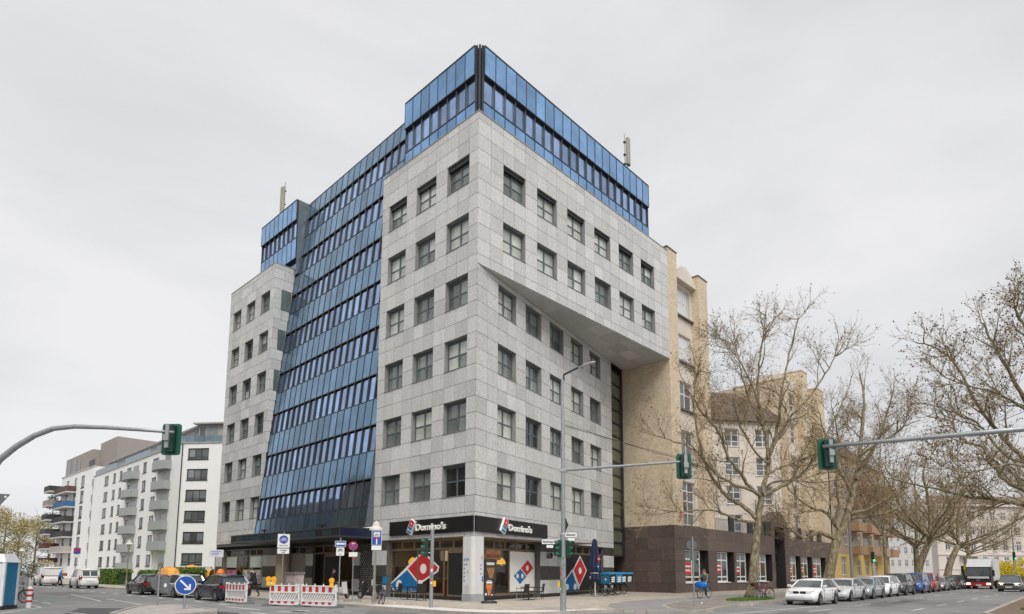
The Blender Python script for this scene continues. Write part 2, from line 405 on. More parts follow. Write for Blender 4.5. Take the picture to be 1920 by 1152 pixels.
# ---------------- sloped blue glass front
Y0, Y1, NC = 9.67, 26.95, 18
ycol = [Y0+(Y1-Y0)*k/NC for k in range(NC+1)]
span = [(4.50, 5.87)]+[(7.66+PIT*k, 9.62+PIT*k) for k in range(7)]+[(33.91, 35.6)]
wind = [(5.87+PIT*k, 7.66+PIT*k) for k in range(8)]
cur = MB()
for k in range(NC):
    for z0, z1 in span: pass
def gquad(mb, y0, y1, z0, z1, d, th, mi=0):
    p = []
    for dd in (d, d+th):
        p += [(GX(y0, z0)+dd, y0, z0), (GX(y1, z0)+dd, y1, z0), (GX(y1, z1)+dd, y1, z1), (GX(y0, z1)+dd, y0, z1)]
    mb.hexa(p, mi)
gquad(cur, Y0, Y1, 4.5, 35.6, 0.42, 0.05)
for z0, z1 in span:
    gquad(cur, Y0, Y1, z0, z0+0.07, -0.05, 0.47); gquad(cur, Y0, Y1, z1-0.05, z1, -0.03, 0.45)
    gquad(cur, Y0+0.002, Y1-0.002, z0+0.07, z1-0.05, 0.035, 0.05)
for y in ycol:
    a, b = max(Y0, y-0.03), min(Y1, y+0.03)
    for z0, z1 in span: gquad(cur, a, b, z0+0.07, z1-0.05, -0.03, 0.065)
    for z0, z1 in wind: gquad(cur, max(Y0, y-0.045), min(Y1, y+0.045), z0, z1, -0.02, 0.30)
    for z0, z1 in wind: gquad(cur, max(Y0, y-0.09), min(Y1, y+0.09), z0, z1, 0.10, 0.08)
cur.build('curtain_wall_frame', m_curtain, office)
for z0, z1 in span:
    for k in range(NC):
        mb = MB(); gquad(mb, ycol[k]+0.032, ycol[k+1]-0.032, z0+0.075, z1-0.055, 0.0+rng.uniform(-0.004, 0.004), 0.03); mb.build('spandrel_panel', m_blueglass2, office)
for z0, z1 in wind:
    for k in range(NC):
        t = rng.uniform(-0.006, 0.006)
        mb = MB(); gquad(mb, ycol[k]+0.10, ycol[k+1]-0.10, z0+0.05, z1-0.12, 0.09+t, 0.015); mb.build('glass_pane', m_bluepane, office)
ck = MB()
ck.poly([(GX(Y0, 4.5)-0.04, 9.655, 4.5), (0.3, 9.655, 4.5), (0.3, 9.655, 9.9), (GX(Y0, 9.9)+0.3, 9.655, 12)])
ck.build('cheek_panel', m_cheek, office); ck = MB()
ck.poly([(GX(9.65, 28.8), 9.662, 28.8), (6, 9.662, 28.8), (6, 9.662, 35.6), (GX(9.65, 35.6), 9.662, 35.6)])
ck.build('cheek_panel', m_cheek, office); ck = MB(); ck.b(3.1, 6.5, 9.67, 27, 35.3, 35.45); ck.build('roof_slab', m_cheek, office); ck = MB()
ck.poly([(2.05, 26.2, 28.5), (4.2, 26.2, 28.5), (4.2, 26.2, 35.5), (2.05, 26.2, 35.5)])
ck.build('cheek_panel', m_cheek, office); ck = MB()
ck.poly([(2.05, 33.4, 28.5), (9.2, 33.4, 28.5), (9.2, 33.4, 35.4), (2.05, 33.4, 35.4)])
ck.build('cheek_panel', m_cheek, office); ck = MB()
ck.b(2.1, 9.2, 26.22, 33.38, 35.2, 35.3)
ck.build('cheek_panel', m_cheek, office)
# ---------------- vertical blue penthouse bands
def band(P, s0, s1, n, z, proud=0.10, rz=0):
    """z = (bottom, sill, head, top)"""
    fr = MB(); cs = [s0+(s1-s0)*k/n for k in range(n+1)]
    fr.hexa([P(s0, z[0], 0.05), P(s1, z[0], 0.05), P(s1, z[0], 0.5), P(s0, z[0], 0.5), P(s0, z[3], 0.05), P(s1, z[3], 0.05), P(s1, z[3], 0.5), P(s0, z[3], 0.5)]) if False else None
    def bar(a, b, z0, z1, d0, d1): fr.hexa([P(a, z0, d0), P(b, z0, d0), P(b, z0, d1), P(a, z0, d1), P(a, z1, d0), P(b, z1, d0), P(b, z1, d1), P(a, z1, d1)])
    bar(s0, s1, z[0], z[1], 0.04, 0.5); bar(s0, s1, z[2], z[3], -proud+0.04, 0.5); bar(s0, s1, z[1], z[2], 0.34, 0.5)
    bar(s0, s1, z[1]-0.05, z[1]+0.02, -0.03, 0.04); bar(s0, s1, z[2]-0.06, z[2], -proud-0.02, 0.3); bar(s0, s1, z[3]-0.05, z[3]+0.02, -proud-0.03, 0.3)
    for c in cs:
        a, b = max(s0, c-0.03), min(s1, c+0.03); bar(a, b, z[0], z[1]-0.05, -0.02, 0.04); bar(a, b, z[2], z[3]-0.05, -proud-0.02, 0.0)
        bar(max(s0, c-0.05), min(s1, c+0.05), z[1]+0.02, z[2]-0.06, -0.02, 0.34)
    fr.build('band_frame', m_curtain, office)
    for k in range(n):
        a, b = cs[k], cs[k+1]
        for nm, s_, e_, z0, z1, d, m_ in (('spandrel_panel', a+0.035, b-0.035, z[0]+0.01, z[1]-0.055, 0.0, m_blueglass), ('spandrel_panel', a+0.035, b-0.035, z[2]+0.005, z[3]-0.055, -proud, m_blueglass), ('glass_pane', a+0.08, b-0.055, z[1]+0.03, z[2]-0.13, 0.09, m_bluepane)):
            t = rng.uniform(-0.004, 0.004)
            mb = MB(); mb.hexa([P(s_, z0, d+t), P(e_, z0, d-t), P(e_, z0, d+0.03), P(s_, z0, d+0.03), P(s_, z1, d+t), P(e_, z1, d-t), P(e_, z1, d+0.03), P(s_, z1, d+0.03)]); mb.build(nm, m_, office)
zp = (28.885, 29.78, 31.52, 33.4)
band(lambda s, z, d=0: (0.12+d, s, z), 0.45, 7.40, 8, zp)
band(lambda s, z, d=0: (s, 0.12+d, z), 0.45, 19.3, 20, zp)
band(lambda s, z, d=0: (2.0+d, s, z), 26.25, 33.4, 8, (29.9, 31.87, 33.6, 35.5))
mb = MB()
mb.b(2.3, 2.34, 26.3, 33.3, 28.5, 29.9); mb.build('glass_pane', m_bluepane, office)
pc = MB()
for (x, y) in ((0.16, 0.42), (0.40, 0.16), (0.24, 0.24)): pc.b(x-0.05, x+0.05, y-0.05, y+0.05, 28.885, 33.45)
pc.b(0.30, 0.42, 0.30, 0.42, 28.885, 33.4)
pc.b(0.2, 19.25, 0.5, 7.35, 33.0, 33.2); pc.b(0.5, 19.3, 7.36, 7.41, 28.9, 33.35); pc.b(19.25, 19.3, 0.2, 7.35, 28.9, 33.35)
pc.build('corner_mullion', m_curtain, office)
# cell antennas on the roof
def antenna(name, label, bx, by, z, hgt, rz):
    t = thing(name, label, 'antenna', W(bx, by, z), AR+rz, 'roof antennas')
    p = MB(); p.tube([(0, 0, 0), (0, 0, hgt*1.12)], 0.045, 8); p.b(-0.25, 0.25, -0.25, 0.25, 0, 0.05); p.build('mast', m_metal, t)
    p = MB(); p.ext(rrect(0.46, 0.26, 0.08), (0, -0.28, hgt*0.35), 'z', hgt*0.62); p.build('antenna_panel', M('antenna_cream', (0.30, 0.29, 0.24), 0.5), t)
    p = MB()
    for f in (0.4, 0.62, 0.92): p.tube([(0, 0, hgt*f), (0, -0.2, hgt*f)], 0.03, 6); p.b(-0.1, 0.1, -0.06, 0.1, hgt*f-0.05, hgt*f+0.05)
    p.b(-0.16, 0.16, 0.05, 0.3, hgt*0.12, hgt*0.3)
    p.tube([(0.1, -0.2, hgt*0.35), (0.16, -0.1, hgt*0.22), (0.05, 0.05, hgt*0.1)], 0.02, 5)
    p.build('bracket', m_dkmetal, t)
antenna('cell_antenna', 'cream cell antenna on a mast at the right end of the blue penthouse roof', 17.2, 0.9, 33.2, 3.7, 0.2)
antenna('cell_antenna', 'cream cell antenna with thin mast on the far left roof of the office block', 3.4, 32.0, 35.25, 4.7, -1.2)
# ================================================================== ground
GZ = -0.12
def paving_mat(name, col, w, h, rot=0.0, mortar=(0.12, 0.11, 0.10), var=0.12, ms=0.012):
    m = M(name, col, 0.85, var=var, scale=1.2, bump=0.15, bscale=40, dirt=0.14)
    nt = m.node_tree; N = nt.nodes; L = nt.links; p = N['Principled BSDF']
    src = p.inputs['Base Color'].links[0].from_socket
    tc = N.new('ShaderNodeTexCoord'); mp = N.new('ShaderNodeMapping'); mp.inputs['Rotation'].default_value = (0, 0, rot); L.new(tc.outputs['Object'], mp.inputs[0])
    br = N.new('ShaderNodeTexBrick'); br.inputs['Scale'].default_value = 1.0; br.inputs['Brick Width'].default_value = w; br.inputs['Row Height'].default_value = h
    br.inputs['Mortar Size'].default_value = ms; br.inputs['Color1'].default_value = (0.86, 0.86, 0.86, 1); br.inputs['Color2'].default_value = (1.14, 1.12, 1.1, 1); br.inputs['Mortar'].default_value = (*[a/b for a, b in zip(mortar, col)], 1)
    L.new(mp.outputs[0], br.inputs['Vector'])
    mx = N.new('ShaderNodeVectorMath'); mx.operation = 'MULTIPLY'; L.new(src, mx.inputs[0]); L.new(br.outputs['Color'], mx.inputs[1]); L.new(mx.outputs[0], p.inputs['Base Color'])
    return m
m_pave = paving_mat('paving', (0.44, 0.39, 0.33), 0.5, 0.5, radians(20))
m_slab = M('paving_slab', (0.45, 0.40, 0.34), 0.85, var=0.1, scale=1.5, rnd=0.12, bump=0.15, bscale=40, dirt=0.14)
m_cobble = paving_mat('cobbles', (0.34, 0.31, 0.265), 0.11, 0.09, 0.3, (0.08, 0.075, 0.07), 0.25)
m_pale = M('pale_tactile', (0.66, 0.63, 0.59), 0.8, var=0.1, scale=3, bump=0.2, dirt=0.1)
m_path = M('bike_path_asphalt', (0.25, 0.24, 0.235), 0.85, var=0.12, scale=0.8, bump=0.2, bscale=60)
m_mark = M('road_paint', (0.55, 0.55, 0.53), 0.7, var=0.25, scale=4, dirt=0.2)
m_green_mark = M('green_road_paint', (0.16, 0.27, 0.22), 0.7, var=0.3, scale=3)
road = MB().poly([(-900, -300, GZ), (1400, -300, GZ), (1400, 1500, GZ), (-900, 1500, GZ)]).build('road', m_asphalt); tag(road, kind='structure')
def prism(poly, z0, z1, name, mat, parent=None, kind='structure'):
    mb = MB(); n = len(poly); mb.v = [(p[0], p[1], z0) for p in poly]+[(p[0], p[1], z1) for p in poly]
    mb._f(tuple(range(n, 2*n)))
    for k in range(n): mb._f((k, (k+1) % n, n+(k+1) % n, n+k))
    o = mb.build(name, mat, parent, fix=True)
    if parent is None: tag(o, kind=kind)
    return o
KERB = [(-6.3, 130), (-6.3, 60), (-6.3, 30), (-6.3, 12), (-6.3, 4), (-6.3, -2.5), (-6.25, -5.2), (-5.9, -6.6), (-5.1, -7.6), (-3.9, -8.25), (-2.6, -8.65), (-0.1, -9.1), (0.2, -10.6), (1.0, -12.15), (3.6, -11.9), (6.0, -11.3), (8.6, -10.9), (11.8, -10.7), (14.2, -10.75), (40, -10.75), (110, -10.75)]
pv = [W(*p) for p in KERB+[(110, 30), (60, 130)]]
pavement = prism(pv, GZ-0.05, 0.0, 'pavement', m_pave)
# kerb stones
def kerb_run(pts, parent, wid=0.16, z=0.012, step=1.0):
    pts = [Vector(p[:2]) for p in pts]
    for a, b in zip(pts[:-1], pts[1:]):
        d = b-a; L_ = d.length; n = max(1, round(L_/step)); t = d.normalized(); nn = Vector((t.y, -t.x))
        for k in range(n):
            p0 = a+d*(k/n)+t*0.008; p1 = a+d*((k+1)/n)-t*0.008
            q = [p0-nn*0.02, p1-nn*0.02, p1+nn*wid, p0+nn*wid]
            mb = MB(); mb.hexa([(*v, GZ-0.03) for v in q]+[(*v, z) for v in q]); mb.build('kerb_stone', m_kerb, parent)
m_kerb = M('kerb_granite', (0.36, 0.335, 0.30), 0.8, var=0.12, scale=4, rnd=0.14, dirt=0.12)
k3 = lambda p: W(*p)
kerb_run([k3(p) for p in ((-6.3, 40), (-6.3, 4), (-6.3, -2.5), (-6.25, -5.2), (-5.9, -6.6), (-5.1, -7.6), (-3.9, -8.25), (-2.6, -8.65), (-0.1, -9.1))][::-1], pavement)
kerb_run([k3(p) for p in ((0.2, -10.6), (1.0, -12.15), (3.6, -11.9), (6.0, -11.3), (8.6, -10.9), (11.8, -10.7), (14.2, -10.75), (60, -10.75))][::-1], pavement)
def sheet(poly, z, name, mat, parent):
    return MB().poly([(p[0], p[1], z) for p in poly]).build(name, mat, parent)
# pale tactile strips, bike path, cobbles
sheet([W(*p) for p in ((-6.1, 1.2), (-4.9, 1.0), (-4.75, -4.6), (-4.2, -6.2), (-3.2, -7.2), (-1.5, -7.9), (-1.5, -8.72), (-2.6, -8.47), (-3.9, -8.05), (-4.95, -7.4), (-5.72, -6.5), (-6.05, -5.2))], 0.006, 'tactile_paving', m_pale, pavement)
sheet([W(*p) for p in ((-1.3, -7.9), (-0.2, -8.1), (-0.2, -8.95), (-1.3, -8.75))], 0.006, 'tactile_paving', m_pale, pavement)
sheet([W(*p) for p in ((0.05, -9.15), (1.6, -7.6), (4.0, -6.1), (8.0, -5.0), (14.0, -4.8), (40, -4.8), (105, -4.8), (105, -6.7), (40, -6.7), (14.0, -6.75), (9.0, -7.2), (5.0, -8.5), (2.6, -10.2), (1.3, -12.0), (0.4, -10.6))], 0.005, 'bike_path', m_path, pavement)
sheet([W(*p) for p in ((1.5, -11.95), (2.8, -10.25), (5.1, -8.65), (9.1, -7.4), (14.0, -6.95), (40, -6.9), (105, -6.9), (105, -10.5), (40, -10.5), (14.2, -10.5), (11.8, -10.45), (8.6, -10.65), (6.0, -11.05), (3.6, -11.65))], 0.004, 'cobbled_verge', m_cobble, pavement)
# nearest paving slabs, laid one by one (diagonal bond)
def inside(px, py, poly):
    r = False; j = len(poly)-1
    for i in range(len(poly)):
        xi, yi = poly[i]; xj, yj = poly[j]
        if (yi > py) != (yj > py) and px < (xj-xi)*(py-yi)/(yj-yi)+xi: r = not r
        j = i
    return r
zone = [(-4.6, 5.5), (-4.55, -4.4), (-4.0, -5.8), (-3.0, -6.9), (-1.3, -7.6), (0.0, -7.8), (3.4, -5.6), (7.0, -4.7), (7.0, -0.4), (1.6, -0.9), (-0.9, -0.9), (-0.9, 5.5)]
sl_me = MB().b(-0.243, 0.243, -0.243, 0.243, -0.02, 0.012).mesh('paving_slab', m_slab)
cand = []
for i in range(-60, 60):
    for j in range(-60, 60):
        a = radians(20); x0, y0 = (i+0.5*(j % 2))*0.5, j*0.5
        x, y = x0*cos(a)-y0*sin(a), x0*sin(a)+y0*cos(a)
        if all(inside(x+dx, y+dy, zone) for dx in (-0.26, 0.26) for dy in (-0.26, 0.26)): cand.append((x, y))
cand.sort(key=lambda p: W(*p).length)
for x, y in cand[:295]:
    o = inst('paving_slab', sl_me, pavement, W(x, y, 0.0), AR+radians(20)); o.location.z = rng.uniform(-0.003, 0.003)
# traffic island with the two signs
ip = [px_ground(u, v, 0.0) for u, v in ((214, 1150), (264.7, 1136.3), (288.8, 1133.6), (326.6, 1133.6), (402, 1143.8), (399, 1147.5), (330, 1152), (250, 1157))]
island = prism(ip, GZ-0.05, 0.0, 'traffic_island', paving_mat('island_paving', (0.44, 0.42, 0.39), 0.25, 0.12, 0.5, (0.25, 0.24, 0.23)))
kerb_run([ip[k] for k in (0, 1, 2, 3, 4, 5, 6, 7, 0)][::-1], island, z=0.03)
# median on the right
med = [W(*p) for p in ((8.4, -21.6), (9.4, -21.15), (34, -20.7), (70, -20.4), (150, -20.0), (150, -30), (9, -30))]
median = prism(med, GZ-0.05, 0.0, 'median_strip', M('soil', (0.16, 0.115, 0.08), 0.95, var=0.3, scale=3, bump=0.5))
kerb_run(med[:5][::-1], median, 0.18)
# road markings
def mark(u0, v0, u1, v1, wid=0.12, mat=None, name='lane_marking', z=GZ+0.004):
    a, b = px_ground(u0, v0, GZ), px_ground(u1, v1, GZ); d = (b-a).normalized(); n = Vector((d.y, -d.x, 0))*wid/2
    return MB().poly([(*(a-n).xy, z), (*(b-n).xy, z), (*(b+n).xy, z), (*(a+n).xy, z)]).build(name, mat or m_mark, road)
def markB(x0, y0, x1, y1, wid=0.12, mat=None):
    a, b = W(x0, y0), W(x1, y1); d = (b-a).normalized(); n = Vector((d.y, -d.x, 0))*wid/2
    return MB().poly([(*(a-n).xy, GZ+0.004), (*(b-n).xy, GZ+0.004), (*(b+n).xy, GZ+0.004), (*(a+n).xy, GZ+0.004)]).build('lane_marking', mat or m_mark, road)
x = 5.0
while x < 120: markB(x, -18.1, x+2.8, -18.1, 0.13); x += 6.3
x = 6.6
while x < 120: markB(x, -15.0, x+3.3, -15.0, 0.12); x += 7.2
markB(0.5, -13.1, 12.6, -13.75, 0.14)
for q in ((133, 1115, 190, 1128), (0, 1150, 78, 1139), (58, 1134.5, 78, 1139), (60, 1126, 72, 1128), (77, 1129, 95, 1132.5), (200, 1123, 265, 1134), (100, 1107, 143, 1108), (205, 1110, 222, 1111), (130, 1149, 160, 1152), (210, 1149, 225, 1146)): mark(*q)
for q in ((60, 1123, 112, 1132), (112, 1132, 30, 1152), (55, 1119, 110, 1125)): mark(*q, wid=0.10, mat=m_green_mark)
y = 8.0
while y < 60:
    markB(-9.75, y, -9.75, y+1.2, 0.25); markB(-9.35, y+1.5, -9.35, y+2.5, 0.12); y += 3.2
markB(-10.05, 2, -10.05, 60, 0.10, m_green_mark)
for q in ((424, 1138, 490, 1144), (470, 1149, 500, 1151.5), (520, 1147, 545, 1148), (555, 1145, 580, 1146.5), (600, 1147, 625, 1147), (640, 1147.5, 660, 1147)): mark(*q, wid=0.22)
m_patch = M('dark_asphalt_patch', (0.075, 0.075, 0.077), 0.85, var=0.15, scale=0.8, bump=0.3, bscale=60)
def patch(px):
    MB().poly([(*px_ground(u, v, GZ).xy, GZ+0.003) for u, v in px]).build('asphalt_patch', m_patch, road)
patch(((120, 1152), (150, 1140), (235, 1141), (215, 1149), (205, 1155))); patch(((400, 1150), (415, 1147), (450, 1150), (440, 1156)))
m_patch2 = M('repaired_asphalt', (0.15, 0.148, 0.147), 0.85, var=0.15, scale=0.8, bump=0.3, bscale=60)
for px in (((1440, 1152), (1475, 1146), (1560, 1147), (1540, 1155)), ((1600, 1136), (1690, 1124), (1740, 1125), (1660, 1138)), ((60, 1112), (130, 1110), (180, 1114), (110, 1117)), ((700, 1146), (790, 1150), (770, 1156), (680, 1152))):
    MB().poly([(*px_ground(u, v, GZ).xy, GZ+0.0025) for u, v in px]).build('asphalt_patch', m_patch2, road)
m_crack = M('tar_crack', (0.04, 0.04, 0.042), 0.6)
for k in range(16):
    R_ = random.Random(200+k); a0 = (R_.uniform(2, 45), R_.uniform(-20, -13.8)) if k % 3 else (R_.uniform(-16, -10.5), R_.uniform(-2, 22)); an = R_.uniform(-0.4, 0.4)+(0 if k % 2 else pi/2); pts = [Vector(a0)]
    for j in range(9): an += R_.uniform(-0.35, 0.35); pts.append(pts[-1]+Vector((cos(an), sin(an)))*R_.uniform(0.5, 0.9))
    q = MB()
    for i, p_ in enumerate(pts): w_ = W(p_.x, p_.y); q.v += [(w_.x-0.02, w_.y-0.012, GZ+0.0035), (w_.x+0.02, w_.y+0.012, GZ+0.0035)]
    for i in range(len(pts)-1): q._f((2*i, 2*i+1, 2*i+3, 2*i+2))
    q.build('tar_seam', m_crack, road)
# manhole covers
mh = MB().disc((0, 0, 0), 0.3, 'z', 0.006, 20).mesh('manhole_cover', m_dkmetal)
for u, v in ((1700, 1128), (560, 1147)):
    p = px_ground(u, v, GZ); inst('manhole_cover', mh, road, (p.x, p.y, GZ+0.002))
# litter on the gutter
lit = MB().hexa([(-0.06, -0.04, 0), (0.07, -0.03, 0), (0.05, 0.05, 0), (-0.05, 0.04, 0), (-0.05, -0.03, 0.04), (0.06, -0.03, 0.02), (0.05, 0.03, 0.05), (-0.03, 0.04, 0.03)]).mesh('litter', m_white)
for i, (u, v, lb, zz) in enumerate(((1409, 1135, 'crumpled white paper in the gutter in front of the plane tree', GZ), (1335, 1145.5, 'small white paper scrap on the road by the cobbled verge', GZ), (1316, 1131.5, 'white paper scrap lying on the cobbled verge', 0.0), (739, 1131.5, 'small white paper lying on the pavement before the shop window', 0.012))):
    o = inst('paper_litter', lit, None, px_ground(u, v, zz)+Vector((0, 0, 0.004)), i*0.7); tag(o, lb, 'litter', 'litter')
# ================================================================== ground floor of the office building
PL = [(0.0, 0.22, 'p'), (0.22, 1.10, 'l'), (1.10, 2.0, 'd'), (2.0, 2.93, 'l'), (2.93, 3.54, 'd')]
m_dstone = M('dark_granite', (0.055, 0.052, 0.048), 0.4, var=0.25, scale=4, attr=0.3, spec=0.4)
m_plinth = M('black_plinth', (0.02, 0.02, 0.021), 0.5, var=0.2)
def pier(P, s0, s1, d=0.0, n=1, back=0.7, zt=3.54):
    mb = MB()
    def bar(a, b, z0, z1, d0, d1, m_=0): mb.hexa([P(a, z0, d0), P(b, z0, d0), P(b, z0, d1), P(a, z0, d1), P(a, z1, d0), P(b, z1, d0), P(b, z1, d1), P(a, z1, d1)], m_)
    bar(s0+0.01, s1-0.01, 0, zt, d+0.04, d+back); mb.build('pier_core', m_joint, office)
    for z0, z1, k in PL:
        z1 = min(z1, zt)
        if z1-z0 < 0.05: continue
        nn = 1 if k == 'p' else n
        for i in range(nn):
            a, b = s0+(s1-s0)*i/nn+0.006, s0+(s1-s0)*(i+1)/nn-0.006; mb = MB(); v = rng.uniform(0.15, 0.85)
            zz0, zz1 = z0+0.005, z1-0.005
            dd = d-0.02 if k == 'p' else d
            mb.hexa([P(a, zz0, dd), P(b, zz0, dd), P(b, zz0, d+0.042), P(a, zz0, d+0.042), P(a, zz1, dd), P(b, zz1, dd), P(b, zz1, d+0.042), P(a, zz1, d+0.042)], 0, v)
            mb.build('pier_slab', {'p': m_plinth, 'l': m_stone, 'd': m_dstone}[k], office)
m_shopglass = glass_mat('shop_glass', (0.018, 0.017, 0.015), 0.03, 0.3, 0.9); m_shopglass.node_tree.nodes['Principled BSDF'].inputs['Alpha'].default_value = 0.42
m_int = M('shop_interior', (0.09, 0.07, 0.05), 0.8, var=0.3)
def storefront(P, s0, s1, d, bays, ztr=2.97, sill=0.36, zt=3.54, lights=True):
    """bronze shopfront: bays = [(a, b, kind)]; a fanlight row above the transom"""
    mb = MB()
    def bar(a, b, z0, z1, d0=0.0, d1=0.08): mb.hexa([P(a, z0, d+d0), P(b, z0, d+d0), P(b, z0, d+d1), P(a, z0, d+d1), P(a, z1, d+d0), P(b, z1, d+d0), P(b, z1, d+d1), P(a, z1, d+d1)])
    bar(s0, s1, zt-0.10, zt); bar(s0, s1, ztr-0.08, ztr+0.02); bar(s0, s0+0.09, 0.1, zt-0.1); bar(s1-0.09, s1, 0.1, zt-0.1)
    for a, b, k in bays:
        bar(a, a+0.06, 0.1, ztr-0.08); bar(b-0.06, b, 0.1, ztr-0.08)
        if k == 'w': bar(a+0.06, b-0.06, sill-0.14, sill)
        else: bar(a+0.06, b-0.06, 0.1, 0.3); bar(a+0.06, b-0.06, ztr-0.3, ztr-0.08)
    n = max(2, round((s1-s0)/1.25)); fl = []
    for k in range(n+1):
        c = s0+(s1-s0)*k/n
        if 0 < k < n: bar(c-0.07, c+0.07, ztr+0.02, zt-0.1)
        if k < n: fl.append((c+0.12, s0+(s1-s0)*(k+1)/n-0.12))
    mb.build('shopfront_frame', m_gold, office)
    for a, b in fl:
        f = MB(); f.hexa([P(a, ztr+0.08, d+0.02), P(b, ztr+0.08, d+0.02), P(b, ztr+0.08, d+0.05), P(a, ztr+0.08, d+0.05), P(a, zt-0.14, d+0.02), P(b, zt-0.14, d+0.02), P(b, zt-0.14, d+0.05), P(a, zt-0.14, d+0.05)])
        f.build('fanlight', m_shopglass, office)
    for a, b, k in bays:
        z0 = sill if k == 'w' else 0.3; z1 = ztr-0.08 if k == 'w' else ztr-0.3
        f = MB(); f.hexa([P(a+0.06, z0, d+0.03), P(b-0.06, z0, d+0.03), P(b-0.06, z0, d+0.045), P(a+0.06, z0, d+0.045), P(a+0.06, z1, d+0.03), P(b-0.06, z1, d+0.03), P(b-0.06, z1, d+0.045), P(a+0.06, z1, d+0.045)])
        f.build('shop_pane' if k == 'w' else 'shop_door', m_shopglass if k == 'w' else m_black, office)
    # plinth
    f = MB(); f.hexa([P(s0, 0.0, d-0.03), P(s1, 0.0, d-0.03), P(s1, 0.0, d+0.1), P(s0, 0.0, d+0.1), P(s0, 0.21, d-0.03), P(s1, 0.21, d-0.03), P(s1, 0.21, d+0.1), P(s0, 0.21, d+0.1)]) ; f.build('plinth', m_plinth, office)
def quadP(P, s0, s1, z0, z1, d, th=0.006): 
    return MB().hexa([P(s0, z0, d), P(s1, z0, d), P(s1, z0, d+th), P(s0, z0, d+th), P(s0, z1, d), P(s1, z1, d), P(s1, z1, d+th), P(s0, z1, d+th)])
def flatpoly(P, pts, d, mat, name, parent, th=0.004):
    n = len(pts); mb = MB(); mb.v = [P(s, z, d) for s, z in pts]+[P(s, z, d+th) for s, z in pts]
    mb._f(tuple(range(n))); mb._f(tuple(range(2*n-1, n-1, -1)))
    for k in range(n): mb._f((k, (k+1) % n, n+(k+1) % n, n+k))
    return mb.build(name, mat, parent)
m_tile_red = M('tile_red', (0.52, 0.025, 0.03), 0.4, var=0.05); m_tile_blue = M('tile_blue', (0.005, 0.14, 0.36), 0.4, var=0.05)
# back wall behind everything, ceiling slab over the recess
# the shop interior: a real room behind the panes
m_wallin = M('shop_wall', (0.30, 0.26, 0.22), 0.8, var=0.1); m_floorin = M('shop_floor', (0.16, 0.12, 0.09), 0.5, var=0.15)
bk = MB(); bk.poly([(0.5, 0.5, 0.02), (9.5, 2.1, 0.02), (9.5, 9.4, 0.02), (0.5, 9.4, 0.02)]); bk.build('shop_floor', m_floorin, office)
bk = MB(); bk.b(0.05, 12.0, 0.06, 9.6, 3.545, 3.6); bk.poly([FW(0.3, 3.57, 0.02), FW(19.8, 3.57, 0.02), FW(19.8, 3.57, 1.2), FW(0.3, 3.57, 1.2)]); bk.build('ground_floor_ceiling', M('soffit_render', (0.34, 0.32, 0.29), 0.8, dirt=0.12), office)
bk = MB(); bk.b(0.45, 9.5, 9.40, 9.5, 0.0, 3.5); bk.b(9.4, 9.5, 2.1, 9.40, 0, 3.5); bk.build('shop_back_wall', m_wallin, office)
bk = MB(); bk.poly([FW(9.7, 0.0, 0.9), FW(22, 0.0, 0.9), FW(22, 4.6, 0.9), FW(9.7, 4.6, 0.9)]); bk.build('ground_floor_lining', m_wallin, office)
for x0, x1, y0, y1, z0, z1, nm, mt in ((3.6, 4.2, 2.6, 8.6, 0.0, 1.1, 'counter', M('counter_red', (0.20, 0.03, 0.03), 0.5)), (3.5, 4.3, 2.5, 8.7, 1.1, 1.16, 'counter_top', M('counter_top', (0.30, 0.30, 0.14), 0.4)), (7.6, 8.6, 3.0, 4.6, 0, 2.1, 'fridge', m_metal), (6.6, 7.4, 5.2, 8.8, 0, 1.9, 'oven', m_metal), (1.4, 2.0, 8.6, 9.3, 0, 1.9, 'drinks_cabinet', m_dkmetal)):
    MB().b(x0, x1, y0, y1, z0, z1).build(nm, mt, office)
mn = thing('menu_boards', 'row of lit menu boards above the counter inside the pizza shop', 'menu', W(0, 0), AR)
for k in range(4): MB().b(4.9, 4.95, 2.8+1.5*k, 4.1+1.5*k, 2.35, 3.05).build('menu_board', M('menu_lit_%d' % (k % 2), ((0.5, 0.16, 0.05), (0.35, 0.25, 0.16))[k % 2], 0.5, var=0.7, scale=5, emit=((0.9, 0.32, 0.1, 0.22), (0.8, 0.6, 0.4, 0.22))[k % 2]), mn)
D0 = 0.42
storefront(FL, 0.95, 8.25, D0, [(5.42, 8.14, 'w'), (2.98, 5.42, 'w'), (1.15, 2.66, 'd')])
pier(FL, 8.1, 9.64, 0.0, 2)
storefront(FW, 1.35, 7.65, D0, [(1.45, 4.35, 'w'), (4.35, 7.55, 'w')])
pier(FW, 7.5, 10.9, 0.0, 3)
storefront(FW, 10.9, 18.0, 0.25, [(10.98, 14.4, 'w'), (14.4, 17.9, 'w')])
pier(FW, 17.75, 19.8, 0.0, 2)
# corner column with rounded edges
colm = thing('corner_column', 'white painted corner column with blue graffiti dots in front of the pizza shop', 'column', W(0.0, 0.0), AR)
mb = MB(); mb.ext(rrect(0.95, 0.95, 0.22, 5), (0.30, 0.36, 0.42), 'z', 3.12); mb.build('shaft', M('column_paint', (0.62, 0.61, 0.60), 0.6, var=0.05, dirt=0.08), colm, fix=True)
mb = MB(); mb.ext(rrect(1.01, 1.01, 0.24, 5), (0.30, 0.36, 0.0), 'z', 0.42); mb.build('base', M('column_base_grey', (0.33, 0.34, 0.35), 0.7, dirt=0.2), colm, fix=True)
m_graf = M('graffiti_blue', (0.04, 0.16, 0.36), 0.6, var=0.3, scale=20); m_graf2 = M('graffiti_grey', (0.30, 0.31, 0.33), 0.6, var=0.2, scale=10)
gdir = Matrix.Translation((0.30, 0.36, 0)) @ Matrix.Rotation(-radians(46.6), 4, 'Z')     # face of the column towards the corner
